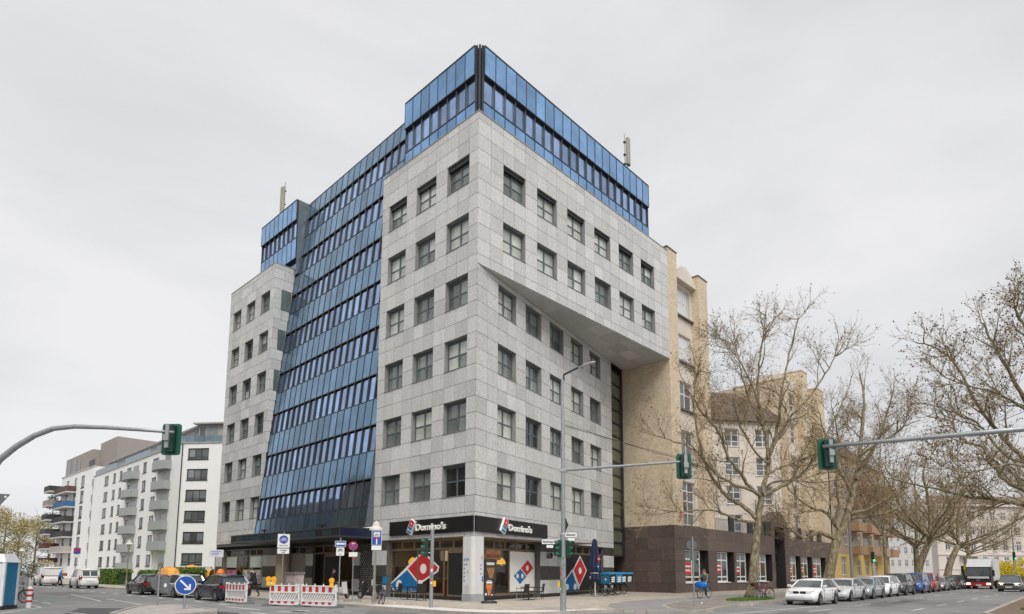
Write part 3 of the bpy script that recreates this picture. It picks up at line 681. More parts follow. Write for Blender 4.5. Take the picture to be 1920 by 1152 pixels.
def gdot(a, z, r, mat, nm='graffiti_mark'):
    # marks sit on the two street faces of the shaft
    if a < 0: p = [(-0.179, 0.36-a*0.9+r*cos(t*pi/4)-0.0, z+r*sin(t*pi/4)) for t in range(8)]; p = [(-0.1785, y, zz) for _, y, zz in p]
    else: p = [(0.30+a*0.9-0.1+r*cos(t*pi/4), -0.1185, z+r*sin(t*pi/4)) for t in range(8)]
    MB().poly(p).build(nm, mat, colm)
for k, z in enumerate((2.0, 1.78, 1.54, 1.34, 1.12)): gdot(-0.22, z, 0.055, m_graf); 
for k, z in enumerate((1.98, 1.76, 1.5)): gdot(0.25, z, 0.05, m_graf)
gdot(-0.02, 2.0, 0.06, m_graf); gdot(0.4, 1.3, 0.07, m_graf); gdot(0.4, 1.15, 0.08, m_graf)
def scribble(pts, mat, w=0.02, face='L'):
    f = (lambda a, z: (-0.185, 0.36+a, z)) if face == 'L' else (lambda a, z: (0.30+a, -0.122, z))
    MB().tube([f(a, z) for a, z in pts], w, 4, cap=False).build('graffiti_tag', mat, colm)
scribble([(0.25, 2.2), (0.2, 2.33), (0.14, 2.2), (0.1, 2.36), (0.02, 2.22), (-0.03, 2.38), (-0.1, 2.22), (-0.14, 2.34), (-0.2, 2.25)], m_graf, 0.016)
scribble([(0.0, 1.62), (-0.08, 1.68), (-0.12, 1.62), (-0.06, 1.55)], m_graf2, 0.014)
scribble([(0.1, 2.35), (0.16, 2.5), (0.2, 2.3), (0.24, 2.45), (0.28, 2.2)], m_graf2, 0.012, 'R')
flatpoly(lambda s, z, d=0: (-0.177+d, 0.36+s, z), [(-0.2, 0.5), (0.22, 0.5), (0.2, 0.85), (-0.1, 0.95), (-0.22, 0.8)], -0.004, M('paint_patch', (0.50, 0.50, 0.50), 0.7), 'paint_patch', colm)
# fascia signs
m_fascia = M('black_fascia', (0.008, 0.008, 0.009), 0.35, var=0.1)
m_letter = M('lit_white_letter', (0.80, 0.79, 0.76), 0.4, var=0.03)
def fascia(P, s0, s1, sgn, logo_s, text_s, rz, lab, gap0):
    t = thing('shop_sign', lab, 'sign', W(0, 0), AR, 'fascia signs of the pizza shop')
    quadP(P, s0, s1, 3.80, 4.68, -0.12, 0.115).build('fascia_board', m_fascia, t)
    # tilted domino logo: box with red upper and blue lower tile
    ang = radians(118) if sgn > 0 else radians(62); cxl, czl = logo_s, 4.27; hw_, hl = 0.235, 0.44
    def R(a, b): return (cxl+a*cos(ang)*1-b*sin(ang), czl+a*sin(ang)+b*cos(ang)) 
    def box(a0, a1, b0, b1): return [R(a0, b0), R(a1, b0), R(a1, b1), R(a0, b1)]
    flatpoly(P, box(-hl, hl, -hw_, hw_), -0.27, m_letter, 'logo_box', t, 0.145)
    flatpoly(P, box(0.012, hl-0.03, -hw_+0.03, hw_-0.03), -0.277, m_tile_red, 'logo_tile_red', t)
    flatpoly(P, box(-hl+0.03, -0.012, -hw_+0.03, hw_-0.03), -0.277, m_tile_blue, 'logo_tile_blue', t)
    def dot(a, b): flatpoly(P, [R(a+0.055*cos(k*pi/6), b+0.055*sin(k*pi/6)) for k in range(12)], -0.283, m_letter, 'logo_dot', t)
    dot(0.215, 0); dot(-0.215, 0.09); dot(-0.215, -0.09)
    me = text_mesh("Domino's", 0.60, 0.045, 0.014, 'LEFT', 0.97, m_letter)
    o = inst('lettering', me, t, P(text_s, 4.03, -0.19)); o.rotation_euler = (pi/2, 0, rz)
    w_ = max(v.co.x for v in me.vertices); o.scale = (2.78/w_, 0.92, 1)
    return t
fascia(FL, 0.02, 7.66, 1, 5.32, 4.95, -pi/2, "black fascia sign with white lettering on the left side of the shop corner", 0)
fascia(FW, 0.02, 8.23, -1, 2.75, 3.22, AW, "black fascia sign with white lettering on the right side of the shop corner", 0)
# window logos
def big_logo(P, d, red_c, blue_c, hw_, lab, clipz=None, dots=((1,), (2,)), parent=None):
    pass
def decal(P, d, corners_red, corners_blue, dots, lab, white=None, name='window_decal', back=None):
    t = thing(name, lab, 'decal', W(0, 0), AR, 'window logo decals')
    if back: flatpoly(P, back, d, m_letter, 'white_backing', t)
    if white: flatpoly(P, white, d-0.005, m_letter, 'white_border', t)
    flatpoly(P, corners_red, d-0.011, m_tile_red, 'red_tile', t); flatpoly(P, corners_blue, d-0.011, m_tile_blue, 'blue_tile', t)
    for s, z, r in dots: flatpoly(P, [(s+r*cos(k*pi/10), z+r*sin(k*pi/10)) for k in range(20)], d-0.017, m_letter, 'white_dot', t)
    return t
# left window: cropped at the sill and running down to the left
decal(FL, D0+0.015, [(6.37, 1.80), (4.95, 2.72), (3.52, 1.86), (3.62, 1.66), (4.9, 1.10), (5.45, 1.10)], [(6.45, 1.70), (5.50, 1.00), (5.1, 0.42), (7.75, 0.42), (8.10, 0.80)],
      [(4.87, 1.78, 0.30), (7.25, 0.78, 0.31)], 'huge red and blue domino decal across the left shop window',
      white=[(8.18, 0.84), (6.45, 1.95), (4.95, 2.86), (3.40, 1.90), (3.50, 1.60), (4.9, 0.98), (5.2, 0.40), (7.85, 0.40)])
decal(FW, D0+0.015, [(6.45, 1.38), (7.30, 1.86), (6.58, 2.36), (5.75, 1.86)], [(5.68, 1.80), (6.40, 1.32), (5.62, 0.86), (4.88, 1.38)],
      [(6.52, 1.86, 0.17), (5.32, 1.36, 0.15), (5.90, 1.36, 0.15)], 'red and blue domino decal on the white covered window right of the corner',
      back=[(4.42, 0.42), (7.35, 0.42), (7.46, 0.55), (7.46, 2.86), (4.42, 2.86)])
pb = thing('window_poster', 'black window poster with big red and blue domino behind the parked delivery bikes', 'poster', W(0, 0), AR)
quadP(FW, 11.0, 17.85, 0.30, 2.86, 0.235, 0.02).build('poster_board', m_black, pb)
flatpoly(FW, [(12.65, 1.75), (13.9, 2.82), (15.05, 1.75), (13.75, 0.55)], 0.225, m_letter, 'white_border', pb); flatpoly(FW, [(12.8, 1.75), (13.9, 2.69), (14.9, 1.75), (13.76, 0.68)], 0.218, m_tile_red, 'red_tile', pb)
flatpoly(FW, [(11.0, 0.40), (11.0, 0.8), (12.6, 1.84), (13.78, 0.40)], 0.226, m_letter, 'white_border', pb); flatpoly(FW, [(11.02, 0.33), (11.02, 0.72), (12.58, 1.66), (13.6, 0.33)], 0.219, m_tile_blue, 'blue_tile', pb)
flatpoly(FW, [(13.85+0.24*cos(k*pi/9), 1.72+0.24*sin(k*pi/9)) for k in range(18)], 0.212, m_letter, 'white_dot', pb)
for s in (11.75, 13.0): flatpoly(FW, [(s+0.24*cos(k*pi/9), 0.58+0.22*sin(k*pi/9)) for k in range(18)], 0.212, m_letter, 'white_dot', pb)
m_pink = M('print_pink', (0.62, 0.30, 0.33), 0.5, var=0.3, scale=8)
for s0, s1, z0, z1, m_ in ((15.9, 16.7, 1.72, 1.88, m_letter), (15.75, 16.15, 1.40, 1.64, m_pink), (16.25, 16.9, 1.40, 1.64, m_letter), (15.6, 16.3, 1.10, 1.32, m_letter), (16.35, 17.0, 1.10, 1.32, m_pink)): quadP(FW, s0, s1, z0, z1, 0.226, 0.006).build('poster_print', m_, pb)
# pizza posters inside the right window
pp = thing('pizza_poster', 'dim pizza slice poster hanging inside the shop window right of the column', 'poster', W(0, 0), AR)
quadP(FW, 1.75, 2.85, 1.0, 2.35, D0+0.012, 0.01).build('poster_sheet', M('poster_dark', (0.05, 0.045, 0.04), 0.5, var=0.5, scale=6), pp)
flatpoly(FW, [(1.9, 1.85), (2.75, 1.85), (2.45, 1.1), (2.25, 1.1)], D0+0.005, M('pizza_print', (0.36, 0.17, 0.06), 0.6, var=0.6, scale=9), 'pizza_print', pp)
flatpoly(FW, [(1.9, 2.0), (2.7, 2.0), (2.7, 2.15), (1.9, 2.15)], D0+0.005, m_letter, 'print_line', pp)
flatpoly(FW, [(1.62, 2.4), (3.3, 2.4), (3.3, 2.62), (1.62, 2.62)], D0+0.012, M('menu_glow', (0.24, 0.10, 0.03), 0.6, var=0.5, scale=5), 'menu_header', pp)
# hanging lamp seen in the left window
for k, (x, y, lab) in enumerate(((1.5, 7.3, 'glowing yellow pendant lamp inside the left shop window'), (2.4, 3.6, 'small pendant lamp deeper inside behind the shop door'), (5.6, 3.4, 'pendant lamp inside behind the right shop window'))):
    lm = thing('pendant_lamp', lab, 'lamp', W(x, y), AR, 'pendant lamps in the shop')
    MB().lathe([(0.02, 0.42), (0.12, 0.38), (0.27, 0.20), (0.30, 0.04), (0.27, 0.0)], (0, 0, 2.1), 14).build('lamp_shade', M('lamp_shade_lit', (0.7, 0.45, 0.05), 0.5, emit=(1.0, 0.55, 0.06, 1.1)), lm, smooth=True)
    MB().tube([(0, 0, 2.5), (0, 0, 3.5)], 0.012, 5).build('cord', m_black, lm)
    pl_d = bpy.data.lights.new('lamp_bulb', 'POINT'); pl_d.energy = 22; pl_d.color = (1.0, 0.78, 0.5); pl_d.shadow_soft_size = 0.12
    pl_o = bpy.data.objects.new('lamp_bulb', pl_d); link(pl_o, lm); pl_o.location = (0, 0, 1.98)
# ---------------- lobby side under the glass front
bk = MB(); bk.b(1.6, 1.7, 9.6, 27.2, 0, 3.8); bk.b(-0.6, 1.7, 9.66, 27.0, 3.78, 3.84); bk.b(1.66, 9, 9.6, 27.2, 3.6, 4.6); bk.b(0.56, 1.7, 26.97, 36.4, 3.8, 4.06)
bk.build('lobby_lining', M('lobby_dark', (0.11, 0.105, 0.10), 0.7, var=0.2), office)
FB = lambda s, z, d=0.0: (0.9+d, s, z)
pier(FB, 9.65, 13.4, 0.0, 3, 0.6)
storefront(FB, 13.4, 18.9, 0.1, [(13.5, 15.2, 'w'), (15.2, 17.3, 'd'), (17.3, 18.8, 'w')])
pier(FB, 18.9, 20.0, 0.0, 1, 0.6)
quadP(FB, 20.0, 22.8, 0.2, 3.0, 0.25, 0.05).build('lobby_panel', M('lobby_panel', (0.29, 0.28, 0.25), 0.5, var=0.05), office)
storefront(FB, 20.2, 22.9, 0.3, [(20.3, 22.8, 'w')], sill=2.8)
pier(FB, 22.8, 24.4, 0.0, 1, 0.6)
pier(FB, 24.4, 27.3, 0.0, 2, 0.6)
storefront(lambda s, z, d=0: (0.62+d, s, z), 27.3, 35.0, 0.3, [(27.4, 29.9, 'w'), (29.9, 31.2, 'w'), (31.2, 32.5, 'w'), (32.5, 34.9, 'w')])
pier(FF, 35.0, 36.45, 0.0, 1, 0.6, 3.54)
for a, b in ((27.5, 29.8), (32.6, 34.8)): quadP(lambda s, z, d=0: (0.62+d, s, z), a, b, 1.9, 2.86, 0.315, 0.004).build('frosted_film', M('frosted_film', (0.42, 0.47, 0.43), 0.5, var=0.05), office)
for a, b, c in ((27.5, 29.8, (0.45, 0.42, 0.42)), (32.6, 34.8, (0.40, 0.12, 0.2)), (30.0, 31.1, (0.4, 0.38, 0.36))): quadP(lambda s, z, d=0: (0.62+d, s, z), a, b, 0.5, 1.7, 0.315, 0.004).build('window_display', M('display_%.2f' % c[1], c, 0.6, var=0.8, scale=4), office)
for y in (21.4,):
    mb = MB(); mb.lathe([(0.52, 0), (0.52, 3.78)], (-0.6, 20.6, 0), 20); mb.build('round_pillar', M('pillar_stone', (0.36, 0.30, 0.21), 0.6, var=0.1, dirt=0.12), office, smooth=False)
# diagonal trellis on the pier
tr = thing('trellis', 'dark diagonal lattice trellis fixed to the striped stone pier', 'trellis', W(0, 0), AR)
mb = MB(); a0, a1, z0, z1 = 9.9, 12.3, 0.35, 3.0
def clip_line(c, sl):
    pts = []
    for s in [a0+(a1-a0)*k/60 for k in range(61)]:
        z = c+sl*(s-a0)
        if z0 <= z <= z1: pts.append((s, z))
    return pts
for sl in (1.1, -1.1):
    for k in range(-12, 26):
        q = clip_line(z0+k*0.27, sl)
        if len(q) > 2:
            (s_a, za), (s_b, zb) = q[0], q[-1]; dx = 0.035 if sl > 0 else 0.0
            mb.hexa([(0.80-dx, s_a, za-0.03), (0.80-dx, s_b, zb-0.03), (0.83-dx, s_b, zb-0.03), (0.83-dx, s_a, za-0.03), (0.80-dx, s_a, za+0.03), (0.80-dx, s_b, zb+0.03), (0.83-dx, s_b, zb+0.03), (0.83-dx, s_a, za+0.03)])
MB().b(0.86, 0.875, 9.9, 12.3, 0.35, 3.0).build('pale_backing', M('trellis_back', (0.60, 0.58, 0.54), 0.8), tr)
tag(mb.build('lattice_slats', m_black, tr), kind='stuff')
# glazed canopy over the entrance
can = thing('entrance_canopy', 'long dark glazed canopy over the office entrance under the blue glass', 'canopy', W(0, 0), AR)
mb = MB(); mb.b(-2.42, 0.3, 9.66, 25.9, 4.30, 4.38); mb.b(-2.42, 0.3, 9.66, 25.9, 3.74, 3.80)
mb.b(-2.46, -2.36, 9.62, 25.95, 3.73, 3.86); mb.b(-2.46, -2.36, 9.62, 25.95, 4.30, 4.40); mb.b(-2.35, 0, 9.60, 9.66, 3.73, 3.84); mb.b(-2.35, 0, 9.60, 9.66, 4.32, 4.40)
for k in range(17): mb.b(-2.45, -2.38, 9.64+16.2*k/16, 9.70+16.2*k/16, 3.86, 4.30)
mb.build('canopy_frame', m_curtain, can)
m_cang = glass_mat('canopy_glass', (0.015, 0.035, 0.05), 0.05, 0.5, 0.8)
for k in range(16):
    MB().b(-2.43, -2.41, 9.71+16.2*k/16, 9.63+16.2*(k+1)/16, 3.87, 4.29).build('canopy_pane', m_cang, can)
MB().b(-2.35, 0, 9.63, 9.645, 3.85, 4.31).build('canopy_end', M('canopy_navy', (0.008, 0.014, 0.04), 0.3), can)
for y in (12.6, 21.0):
    s = thing('floodlight', 'small black floodlight on the canopy roof, %s' % ('the nearer one' if y < 15 else 'the farther one'), 'lamp', W(-2.0, y, 4.38), AR, 'canopy floodlights')
    MB().b(-0.04, 0.04, -0.04, 0.04, 0, 0.2).build('stand', m_black, s); MB().b(-0.18, 0.16, -0.2, 0.2, 0.2, 0.30).build('lamp_head', m_black, s)
# tall glazed strip between the stone wall and the brick neighbour
st = MB(); sA, sB = 19.8, 22.45
for z in [2.95+1.13*k for k in range(15)]: st.hexa([FW(sA, z-0.06, 0.12), FW(sB-0.25, z-0.06, 0.12), FW(sB-0.25, z-0.06, 0.3), FW(sA, z-0.06, 0.3), FW(sA, z+0.06, 0.12), FW(sB-0.25, z+0.06, 0.12), FW(sB-0.25, z+0.06, 0.3), FW(sA, z+0.06, 0.3)])
for a, b in ((sA-0.02, sA+0.08), (sB-0.28, sB)): st.hexa([FW(a, 2.85, 0.06), FW(b, 2.85, 0.06), FW(b, 2.85, 0.35), FW(a, 2.85, 0.35), FW(a, ZOV, 0.06), FW(b, ZOV, 0.06), FW(b, ZOV, 0.35), FW(a, ZOV, 0.35)])
st.build('strip_frame', m_dkmetal, office)
gs = glass_mat('strip_glass', (0.10, 0.11, 0.075), 0.05, 0.3, 0.8)
for k in range(14):
    z0, z1 = 2.95+1.13*k+0.06, 2.95+1.13*(k+1)-0.06
    MB().hexa([FW(sA+0.08, z0, 0.2), FW(sB-0.28, z0, 0.2), FW(sB-0.28, z0, 0.22), FW(sA+0.08, z0, 0.22), FW(sA+0.08, z1, 0.2), FW(sB-0.28, z1, 0.2), FW(sB-0.28, z1, 0.22), FW(sA+0.08, z1, 0.22)]).build('strip_pane', gs, office)
pier(lambda s, z, d=0: FW(s, z, 1.6+d), 19.8, 22.6, 0.0, 2, 0.3, 2.9)

q = MB(); q.hexa([FW(19.5, 0, 2.0), FW(25, 0, 2.0), FW(25, 0, 2.2), FW(19.5, 0, 2.2), FW(19.5, 19.3, 2.0), FW(25, 19.3, 2.0), FW(25, 19.3, 2.2), FW(19.5, 19.3, 2.2)]); q.build('recess_wall', m_dkmetal, office)
q = MB(); q.hexa([FW(19.6, 2.9, 0.1), FW(22.45, 2.9, 0.1), FW(22.45, 2.9, 2.0), FW(19.6, 2.9, 2.0), FW(19.6, 2.95, 0.1), FW(22.45, 2.95, 0.1), FW(22.45, 2.95, 2.0), FW(19.6, 2.95, 2.0)]); q.build('recess_soffit', m_dkmetal, office)
# ================================================================== neighbouring buildings
def brick_mat(name, col, w=0.24, h=0.075, mort=(0.35, 0.29, 0.2)):
    m = M(name, col, 0.8, var=0.1, scale=1.5, dirt=0.1)
    nt = m.node_tree; N = nt.nodes; L = nt.links; p = N['Principled BSDF']; src = p.inputs['Base Color'].links[0].from_socket
    tc = N.new('ShaderNodeTexCoord'); sp = N.new('ShaderNodeSeparateXYZ'); L.new(tc.outputs['Object'], sp.inputs[0])
    ad = N.new('ShaderNodeMath'); ad.operation = 'ADD'; L.new(sp.outputs['X'], ad.inputs[0]); L.new(sp.outputs['Y'], ad.inputs[1])
    cb = N.new('ShaderNodeCombineXYZ'); L.new(ad.outputs[0], cb.inputs['X']); L.new(sp.outputs['Z'], cb.inputs['Y'])
    br = N.new('ShaderNodeTexBrick'); br.inputs['Scale'].default_value = 1; br.inputs['Brick Width'].default_value = w; br.inputs['Row Height'].default_value = h; br.inputs['Mortar Size'].default_value = 0.012
    br.inputs['Color1'].default_value = (0.85, 0.85, 0.85, 1); br.inputs['Color2'].default_value = (1.12, 1.1, 1.08, 1); br.inputs['Mortar'].default_value = (0.55, 0.52, 0.5, 1)
    L.new(cb.outputs[0], br.inputs['Vector'])
    mx = N.new('ShaderNodeVectorMath'); mx.operation = 'MULTIPLY'; L.new(src, mx.inputs[0]); L.new(br.outputs['Color'], mx.inputs[1]); L.new(mx.outputs[0], p.inputs['Base Color'])
    bn = N.new('ShaderNodeBump'); bn.inputs['Strength'].default_value = 0.5; bn.inputs['Distance'].default_value = 0.01; L.new(br.outputs['Fac'], bn.inputs['Height']); bn.invert = True; L.new(bn.outputs[0], p.inputs['Normal'])
    return m
m_brick = brick_mat('cream_brick', (0.75, 0.63, 0.46))
m_render = M('beige_render', (0.64, 0.575, 0.50), 0.85, var=0.08, scale=0.7, dirt=0.12)
m_brown = M('brown_granite', (0.115, 0.085, 0.070), 0.5, var=0.22, scale=3, attr=0.22, dirt=0.12, stretch=(1, 1, 2.5))
m_brownj = M('brown_joint', (0.022, 0.018, 0.016), 0.8)
m_wframe = M('white_window_frame', (0.68, 0.67, 0.64), 0.5, var=0.04)
m_blind = M('blind_white', (0.60, 0.62, 0.65), 0.5, var=0.06)
m_pane2 = glass_mat('old_window_glass', (0.10, 0.115, 0.12), 0.05, 0.6, 0.9)
m_rooft = M('roof_tiles', (0.115, 0.085, 0.065), 0.85, var=0.25, scale=6, bump=0.4, bscale=14, stretch=(1, 1, 3))
def seg(A, Bp):
    """facade coordinate function for a wall running from A to Bp (2-D), outward to the right-hand side of travel"""
    A = Vector(A[:2]); d = Vector(Bp[:2])-A; L_ = d.length; t = d/L_; n = Vector((-t.y, t.x))   # inward
    return (lambda s, z, dd=0.0: (A.x+t.x*s+n.x*dd, A.y+t.y*s+n.y*dd, z)), L_, atan2(t.y, t.x)
def gwindow(P, parent, a, b, z0, z1, dep=0.2, nx=2, transom=0.66, fm=None, pm=None, t=0.07, sill=True, rows=None, name='window'):
    """framed window with nx lights and a transom; every light its own pane"""
    fm = fm or m_wframe; pm = pm or m_pane2; f = MB()
    def bar(s0, s1, y0, y1, d0, d1): f.hexa([P(s0, y0, d0), P(s1, y0, d0), P(s1, y0, d1), P(s0, y0, d1), P(s0, y1, d0), P(s1, y1, d0), P(s1, y1, d1), P(s0, y1, d1)])
    bar(a, b, z0, z0+t, dep-0.08, dep); bar(a, b, z1-t, z1, dep-0.08, dep); bar(a, a+t, z0+t, z1-t, dep-0.08, dep); bar(b-t, b, z0+t, z1-t, dep-0.08, dep)
    zr = [z0+t]+[z0+(z1-z0)*q for q in (rows if rows is not None else ([transom] if transom else []))]+[z1-t]
    for q in zr[1:-1]: bar(a+t, b-t, q-t/2, q+t/2, dep-0.075, dep-0.005)
    xs = [a+t+(b-a-2*t)*k/nx for k in range(nx+1)]
    for q in xs[1:-1]: bar(q-t/2, q+t/2, z0+t, z1-t, dep-0.085, dep-0.01)
    if sill: bar(a-0.08, b+0.08, z0-0.07, z0, -0.08, dep)
    o = f.build(name, fm, parent)
    for i in range(nx):
        for j in range(len(zr)-1):
            MB().hexa([P(xs[i]+t*0.4, zr[j]+t*0.4, dep-0.05), P(xs[i+1]-t*0.4, zr[j]+t*0.4, dep-0.05), P(xs[i+1]-t*0.4, zr[j]+t*0.4, dep-0.03), P(xs[i]+t*0.4, zr[j]+t*0.4, dep-0.03),
                       P(xs[i]+t*0.4, zr[j+1]-t*0.4, dep-0.05), P(xs[i+1]-t*0.4, zr[j+1]-t*0.4, dep-0.05), P(xs[i+1]-t*0.4, zr[j+1]-t*0.4, dep-0.03), P(xs[i]+t*0.4, zr[j+1]-t*0.4, dep-0.03)]).build('pane', pm, o)
    return o
def pbar(mb, P, a, b, z0, z1, d0, d1, mi=0): mb.hexa([P(a, z0, d0), P(b, z0, d0), P(b, z0, d1), P(a, z0, d1), P(a, z1, d0), P(b, z1, d0), P(b, z1, d1), P(a, z1, d1)], mi)

# ---------------- cream brick office with brown stone base
cb = thing('brick_office', 'cream brick building on a dark brown stone base right of the corner block', 'building', W(0, 0), AR)
opens = [(23.7, 27.9), (29.55, 33.1), (33.6, 37.2), (38.2, 42.3), (47.4, 50.7), (51.0, 54.6), (55.0, 59.7)]
hb = [(a, b, 0.78, 3.52) for a, b in opens]+[(43.2, 46.1, 0.0, 5.45)]
mb = MB(); wall_holes(mb, FR, 22.06, 63.0, 0.0, 5.45, hb, 0.05, 0.9, 0, 0)
FS = lambda s, z, d=0.0: (22.06+d, s, z)
wall_holes(mb, FS, 0.0, 10.2, 0.0, 5.45, [], 0.05, 0.9, 0, 0)
mb.b(22.1, 63, 0.1, 9, 5.2, 5.42); mb.build('base_wall', m_brownj, cb)
brslab = []
nx = 28; zc = [0, 0.78, 1.69, 2.60, 3.52, 4.48, 5.45]
xs = sorted({22.06, 63.0, *[a for a, b in opens], *[b for a, b in opens], 43.2, 46.1}); xx = []
for a, b in zip(xs[:-1], xs[1:]):
    n = max(1, round((b-a)/1.5)); xx += [a+(b-a)*k/n for k in range(n)]
xx.append(63.0)
for a, b in zip(xx[:-1], xx[1:]):
    for z0, z1 in zip(zc[:-1], zc[1:]):
        if any(h[0] < (a+b)/2 < h[1] and h[2] < (z0+z1)/2 < h[3] for h in hb): continue
        brslab.append((FR, a, b, z0, z1))
for k in range(8):
    for z0, z1 in zip(zc[:-1], zc[1:]): brslab.append((FS, 1.25*k, 1.25*k+1.25, z0, z1))
for P, a, b, z0, z1 in brslab:
    q = MB(); v = rng.uniform(0.05, 0.95); pbar(q, P, a+0.006, b-0.006, z0+0.006, z1-0.006, rng.uniform(-0.002, 0.002), 0.045); q.a = [v]*6; q.build('cladding_slab', m_brown, cb)
for i, (a, b) in enumerate(opens):
    wdt = (b-a)*0.70
    gwindow(FR, cb, a+0.02, a+wdt, 0.80, 3.50, 0.28, 2, rows=[0.17, 0.72], sill=True, t=0.12, pm=glass_mat('bank_glass', (0.045, 0.055, 0.05), 0.05, 0.4, 0.8))
    q = MB(); pbar(q, FR, a+wdt+0.02, b-0.01, 0.80, 3.50, 0.5, 0.6); q.build('recess_panel', M('charcoal_panel', (0.022, 0.024, 0.027), 0.4), cb)
m_adv = M('red_poster', (0.50, 0.035, 0.04), 0.5, var=0.3, scale=3)
for i, (a, b) in enumerate(opens):
    t = thing('window_poster', 'red advertising poster in the %s window of the brown stone base' % ['first', 'second', 'third', 'fourth', 'fifth', 'sixth', 'seventh'][i], 'poster', W(0, 0), AR, 'red window posters')
    z0 = 1.45+0.1*(i % 2); w_ = (b-a)*0.28
    quadP(FR, a+0.15, a+0.15+w_, z0, z0+1.05-0.15*(i % 3), 0.19, 0.006).build('poster_sheet', m_adv, t)
    quadP(FR, a+0.2, a+0.1+w_, z0+0.62, z0+0.76, 0.182, 0.004).build('poster_line', m_white, t)
    quadP(FR, a+0.2, a+0.02+w_, z0+0.28, z0+0.42, 0.182, 0.004).build('poster_line', m_white, t)
# gabled entrance
q = MB(); pbar(q, FR, 42.3, 43.2, 5.45, 7.0, -0.05, 1.2); pbar(q, FR, 46.1, 47.2, 5.45, 7.0, -0.05, 1.2)
n0 = len(q.v); q.v += [(42.3, -0.05, 7.0), (47.2, -0.05, 7.0), (44.75, -0.05, 8.2), (42.3, 1.2, 7.0), (47.2, 1.2, 7.0), (44.75, 1.2, 8.2)]
for f in ((0, 1, 2), (5, 4, 3), (0, 2, 5, 3), (1, 4, 5, 2), (0, 3, 4, 1)): q._f(tuple(n0+i for i in f))
pbar(q, FR, 43.2, 46.1, 6.5, 7.0, -0.04, 1.2)
q.build('gable', m_brown, cb)
gwindow(FR, cb, 43.6, 45.7, 2.7, 6.4, 0.7, 2, rows=[0.3, 0.6], fm=m_dkmetal, pm=m_pane_dark, sill=False)
q = MB(); pbar(q, FR, 43.6, 45.7, 0.0, 2.6, 0.75, 0.85); q.build('entrance_door', m_black, cb)
# brick piers and the bay between them
q = MB(); q.b(22.06, 23.68, 0.02, 1.4, 5.452, 29.2); q.b(22.06, 22.4, 1.402, 16, 5.452, 28.2); q.build('brick_pier', m_brick, cb)
q = MB(); q.b(27.65, 29.4, 0.02, 9.0, 5.452, 28.6); q.build('brick_pier', m_brick, cb)
for x0, x1, y1, z in ((22.0, 23.74, 1.45, 29.2), (27.6, 29.46, 9.05, 28.6)):
    q = MB(); q.b(x0, x1, -0.04, y1, z+0.003, z+0.1); q.build('coping', M('zinc_coping', (0.17, 0.155, 0.14), 0.5, metal=0.3), cb)
P1 = lambda s, z, d=0.0: (s, 0.75+d, z)
tops = [27.0, 22.64, 18.35, 13.95, 9.45]; bots = [24.3, 20.1, 15.8, 11.2, 5.6]
hbay = [(23.72, 27.3, b, t) for b, t in zip(bots, tops)]
q = MB(); wall_holes(q, P1, 23.68, 27.65, 5.452, 27.4, hbay, 0.0, 0.35, 0, 0); q.build('bay_wall', m_render, cb)
for k, (b, t) in enumerate(zip(bots, tops)):
    gwindow(P1, cb, 23.75, 27.25, b+0.03, t, 0.22, 3, rows=[0.55] if k < 4 else [0.28, 0.55, 0.78], t=0.11, pm=m_blind if k in (0, 1) else m_pane2)
    q = MB(); pbar(q, P1, 23.70, 27.63, b-0.12, b+0.02, -0.22, 0.0); q.build('sill', M('zinc_sill', (0.10, 0.09, 0.085), 0.5), cb)
q = MB(); arc = [(23.6, 27.35)]+[(23.6+4.1*k/8, 27.35+1.15*sin(pi*k/8)+0.25) for k in range(9)]+[(27.7, 27.35)]
n0 = len(arc); q.v = [(x, 0.25, z) for x, z in arc]+[(x, 3.0, z) for x, z in arc]
q._f(tuple(range(n0))); 
for k in range(n0): q._f((k, (k+1) % n0, n0+(k+1) % n0, n0+k))
q.build('arched_roof', m_render, cb)
# set back court wall with tiled roof
court = [(29.42, 8.4), (38.0, 7.4), (43.0, 5.8), (46.2, 3.4), (48.5, 0.9)]
for i in range(4):
    P, L_, az = seg(court[i], court[i+1]); hs = []
    cols = {0: [(5.6, 7.8)], 1: [(0.8, 3.6)], 2: [(0.9, 2.7)], 3: [(0.6, 2.4)]}[i]
    for z0 in (5.5, 8.8, 12.1, 15.4):
        for a, b in cols: hs.append((a, b, z0+(0 if z0 < 6 else 0.5), z0+2.6))
    q = MB(); wall_holes(q, P, 0, L_, 5.44, 19.0, hs, 0.0, 0.3, 0, 0); q.build('court_wall', m_render, cb)
    for a, b, z0, z1 in hs: gwindow(P, cb, a+0.03, b-0.03, z0+0.03, z1-0.03, 0.2, 3 if b-a > 2.3 else 2, rows=[0.3, 0.66], t=0.09, pm=m_blind if z0 > 15 and i < 2 else m_pane2)
    q = MB(); pbar(q, P, -0.1, L_+0.1, 18.85, 19.15, -0.45, 0.1); q.build('eaves', M('eaves_olive', (0.16, 0.13, 0.09), 0.7), cb)
    q = MB(); q.hexa([P(-0.2, 19.16, -0.45), P(L_+0.2, 19.16, -0.45), P(L_+1.5, 19.16, 4.5), P(-1.5, 19.16, 4.5), P(-0.2, 19.2, -0.4), P(L_+0.2, 19.2, -0.4), P(L_+1.5, 23.2, 3.4), P(-1.5, 23.2, 3.4)]); q.build('tiled_roof', m_rooft, cb)
P, L_, az = seg(court[0], court[1])
q = MB(); q.b(-1, -0.9, 0, 0.1, 20, 20.1) if False else None; P_ = P; P = lambda s, z, d=0: P_(s+5.5, z, d+0.9)
q.hexa([P(0.3, 22.6, 2.4), P(2.4, 23, 2.4), P(2.4, 23, 3.4), P(0.3, 23, 3.4), P(0.3, 24.7, 2.4), P(2.4, 24.7, 2.4), P(2.4, 24.7, 3.4), P(0.3, 24.7, 3.4)]); q.build('chimney', brick_mat('red_brick', (0.33, 0.10, 0.055)), cb)
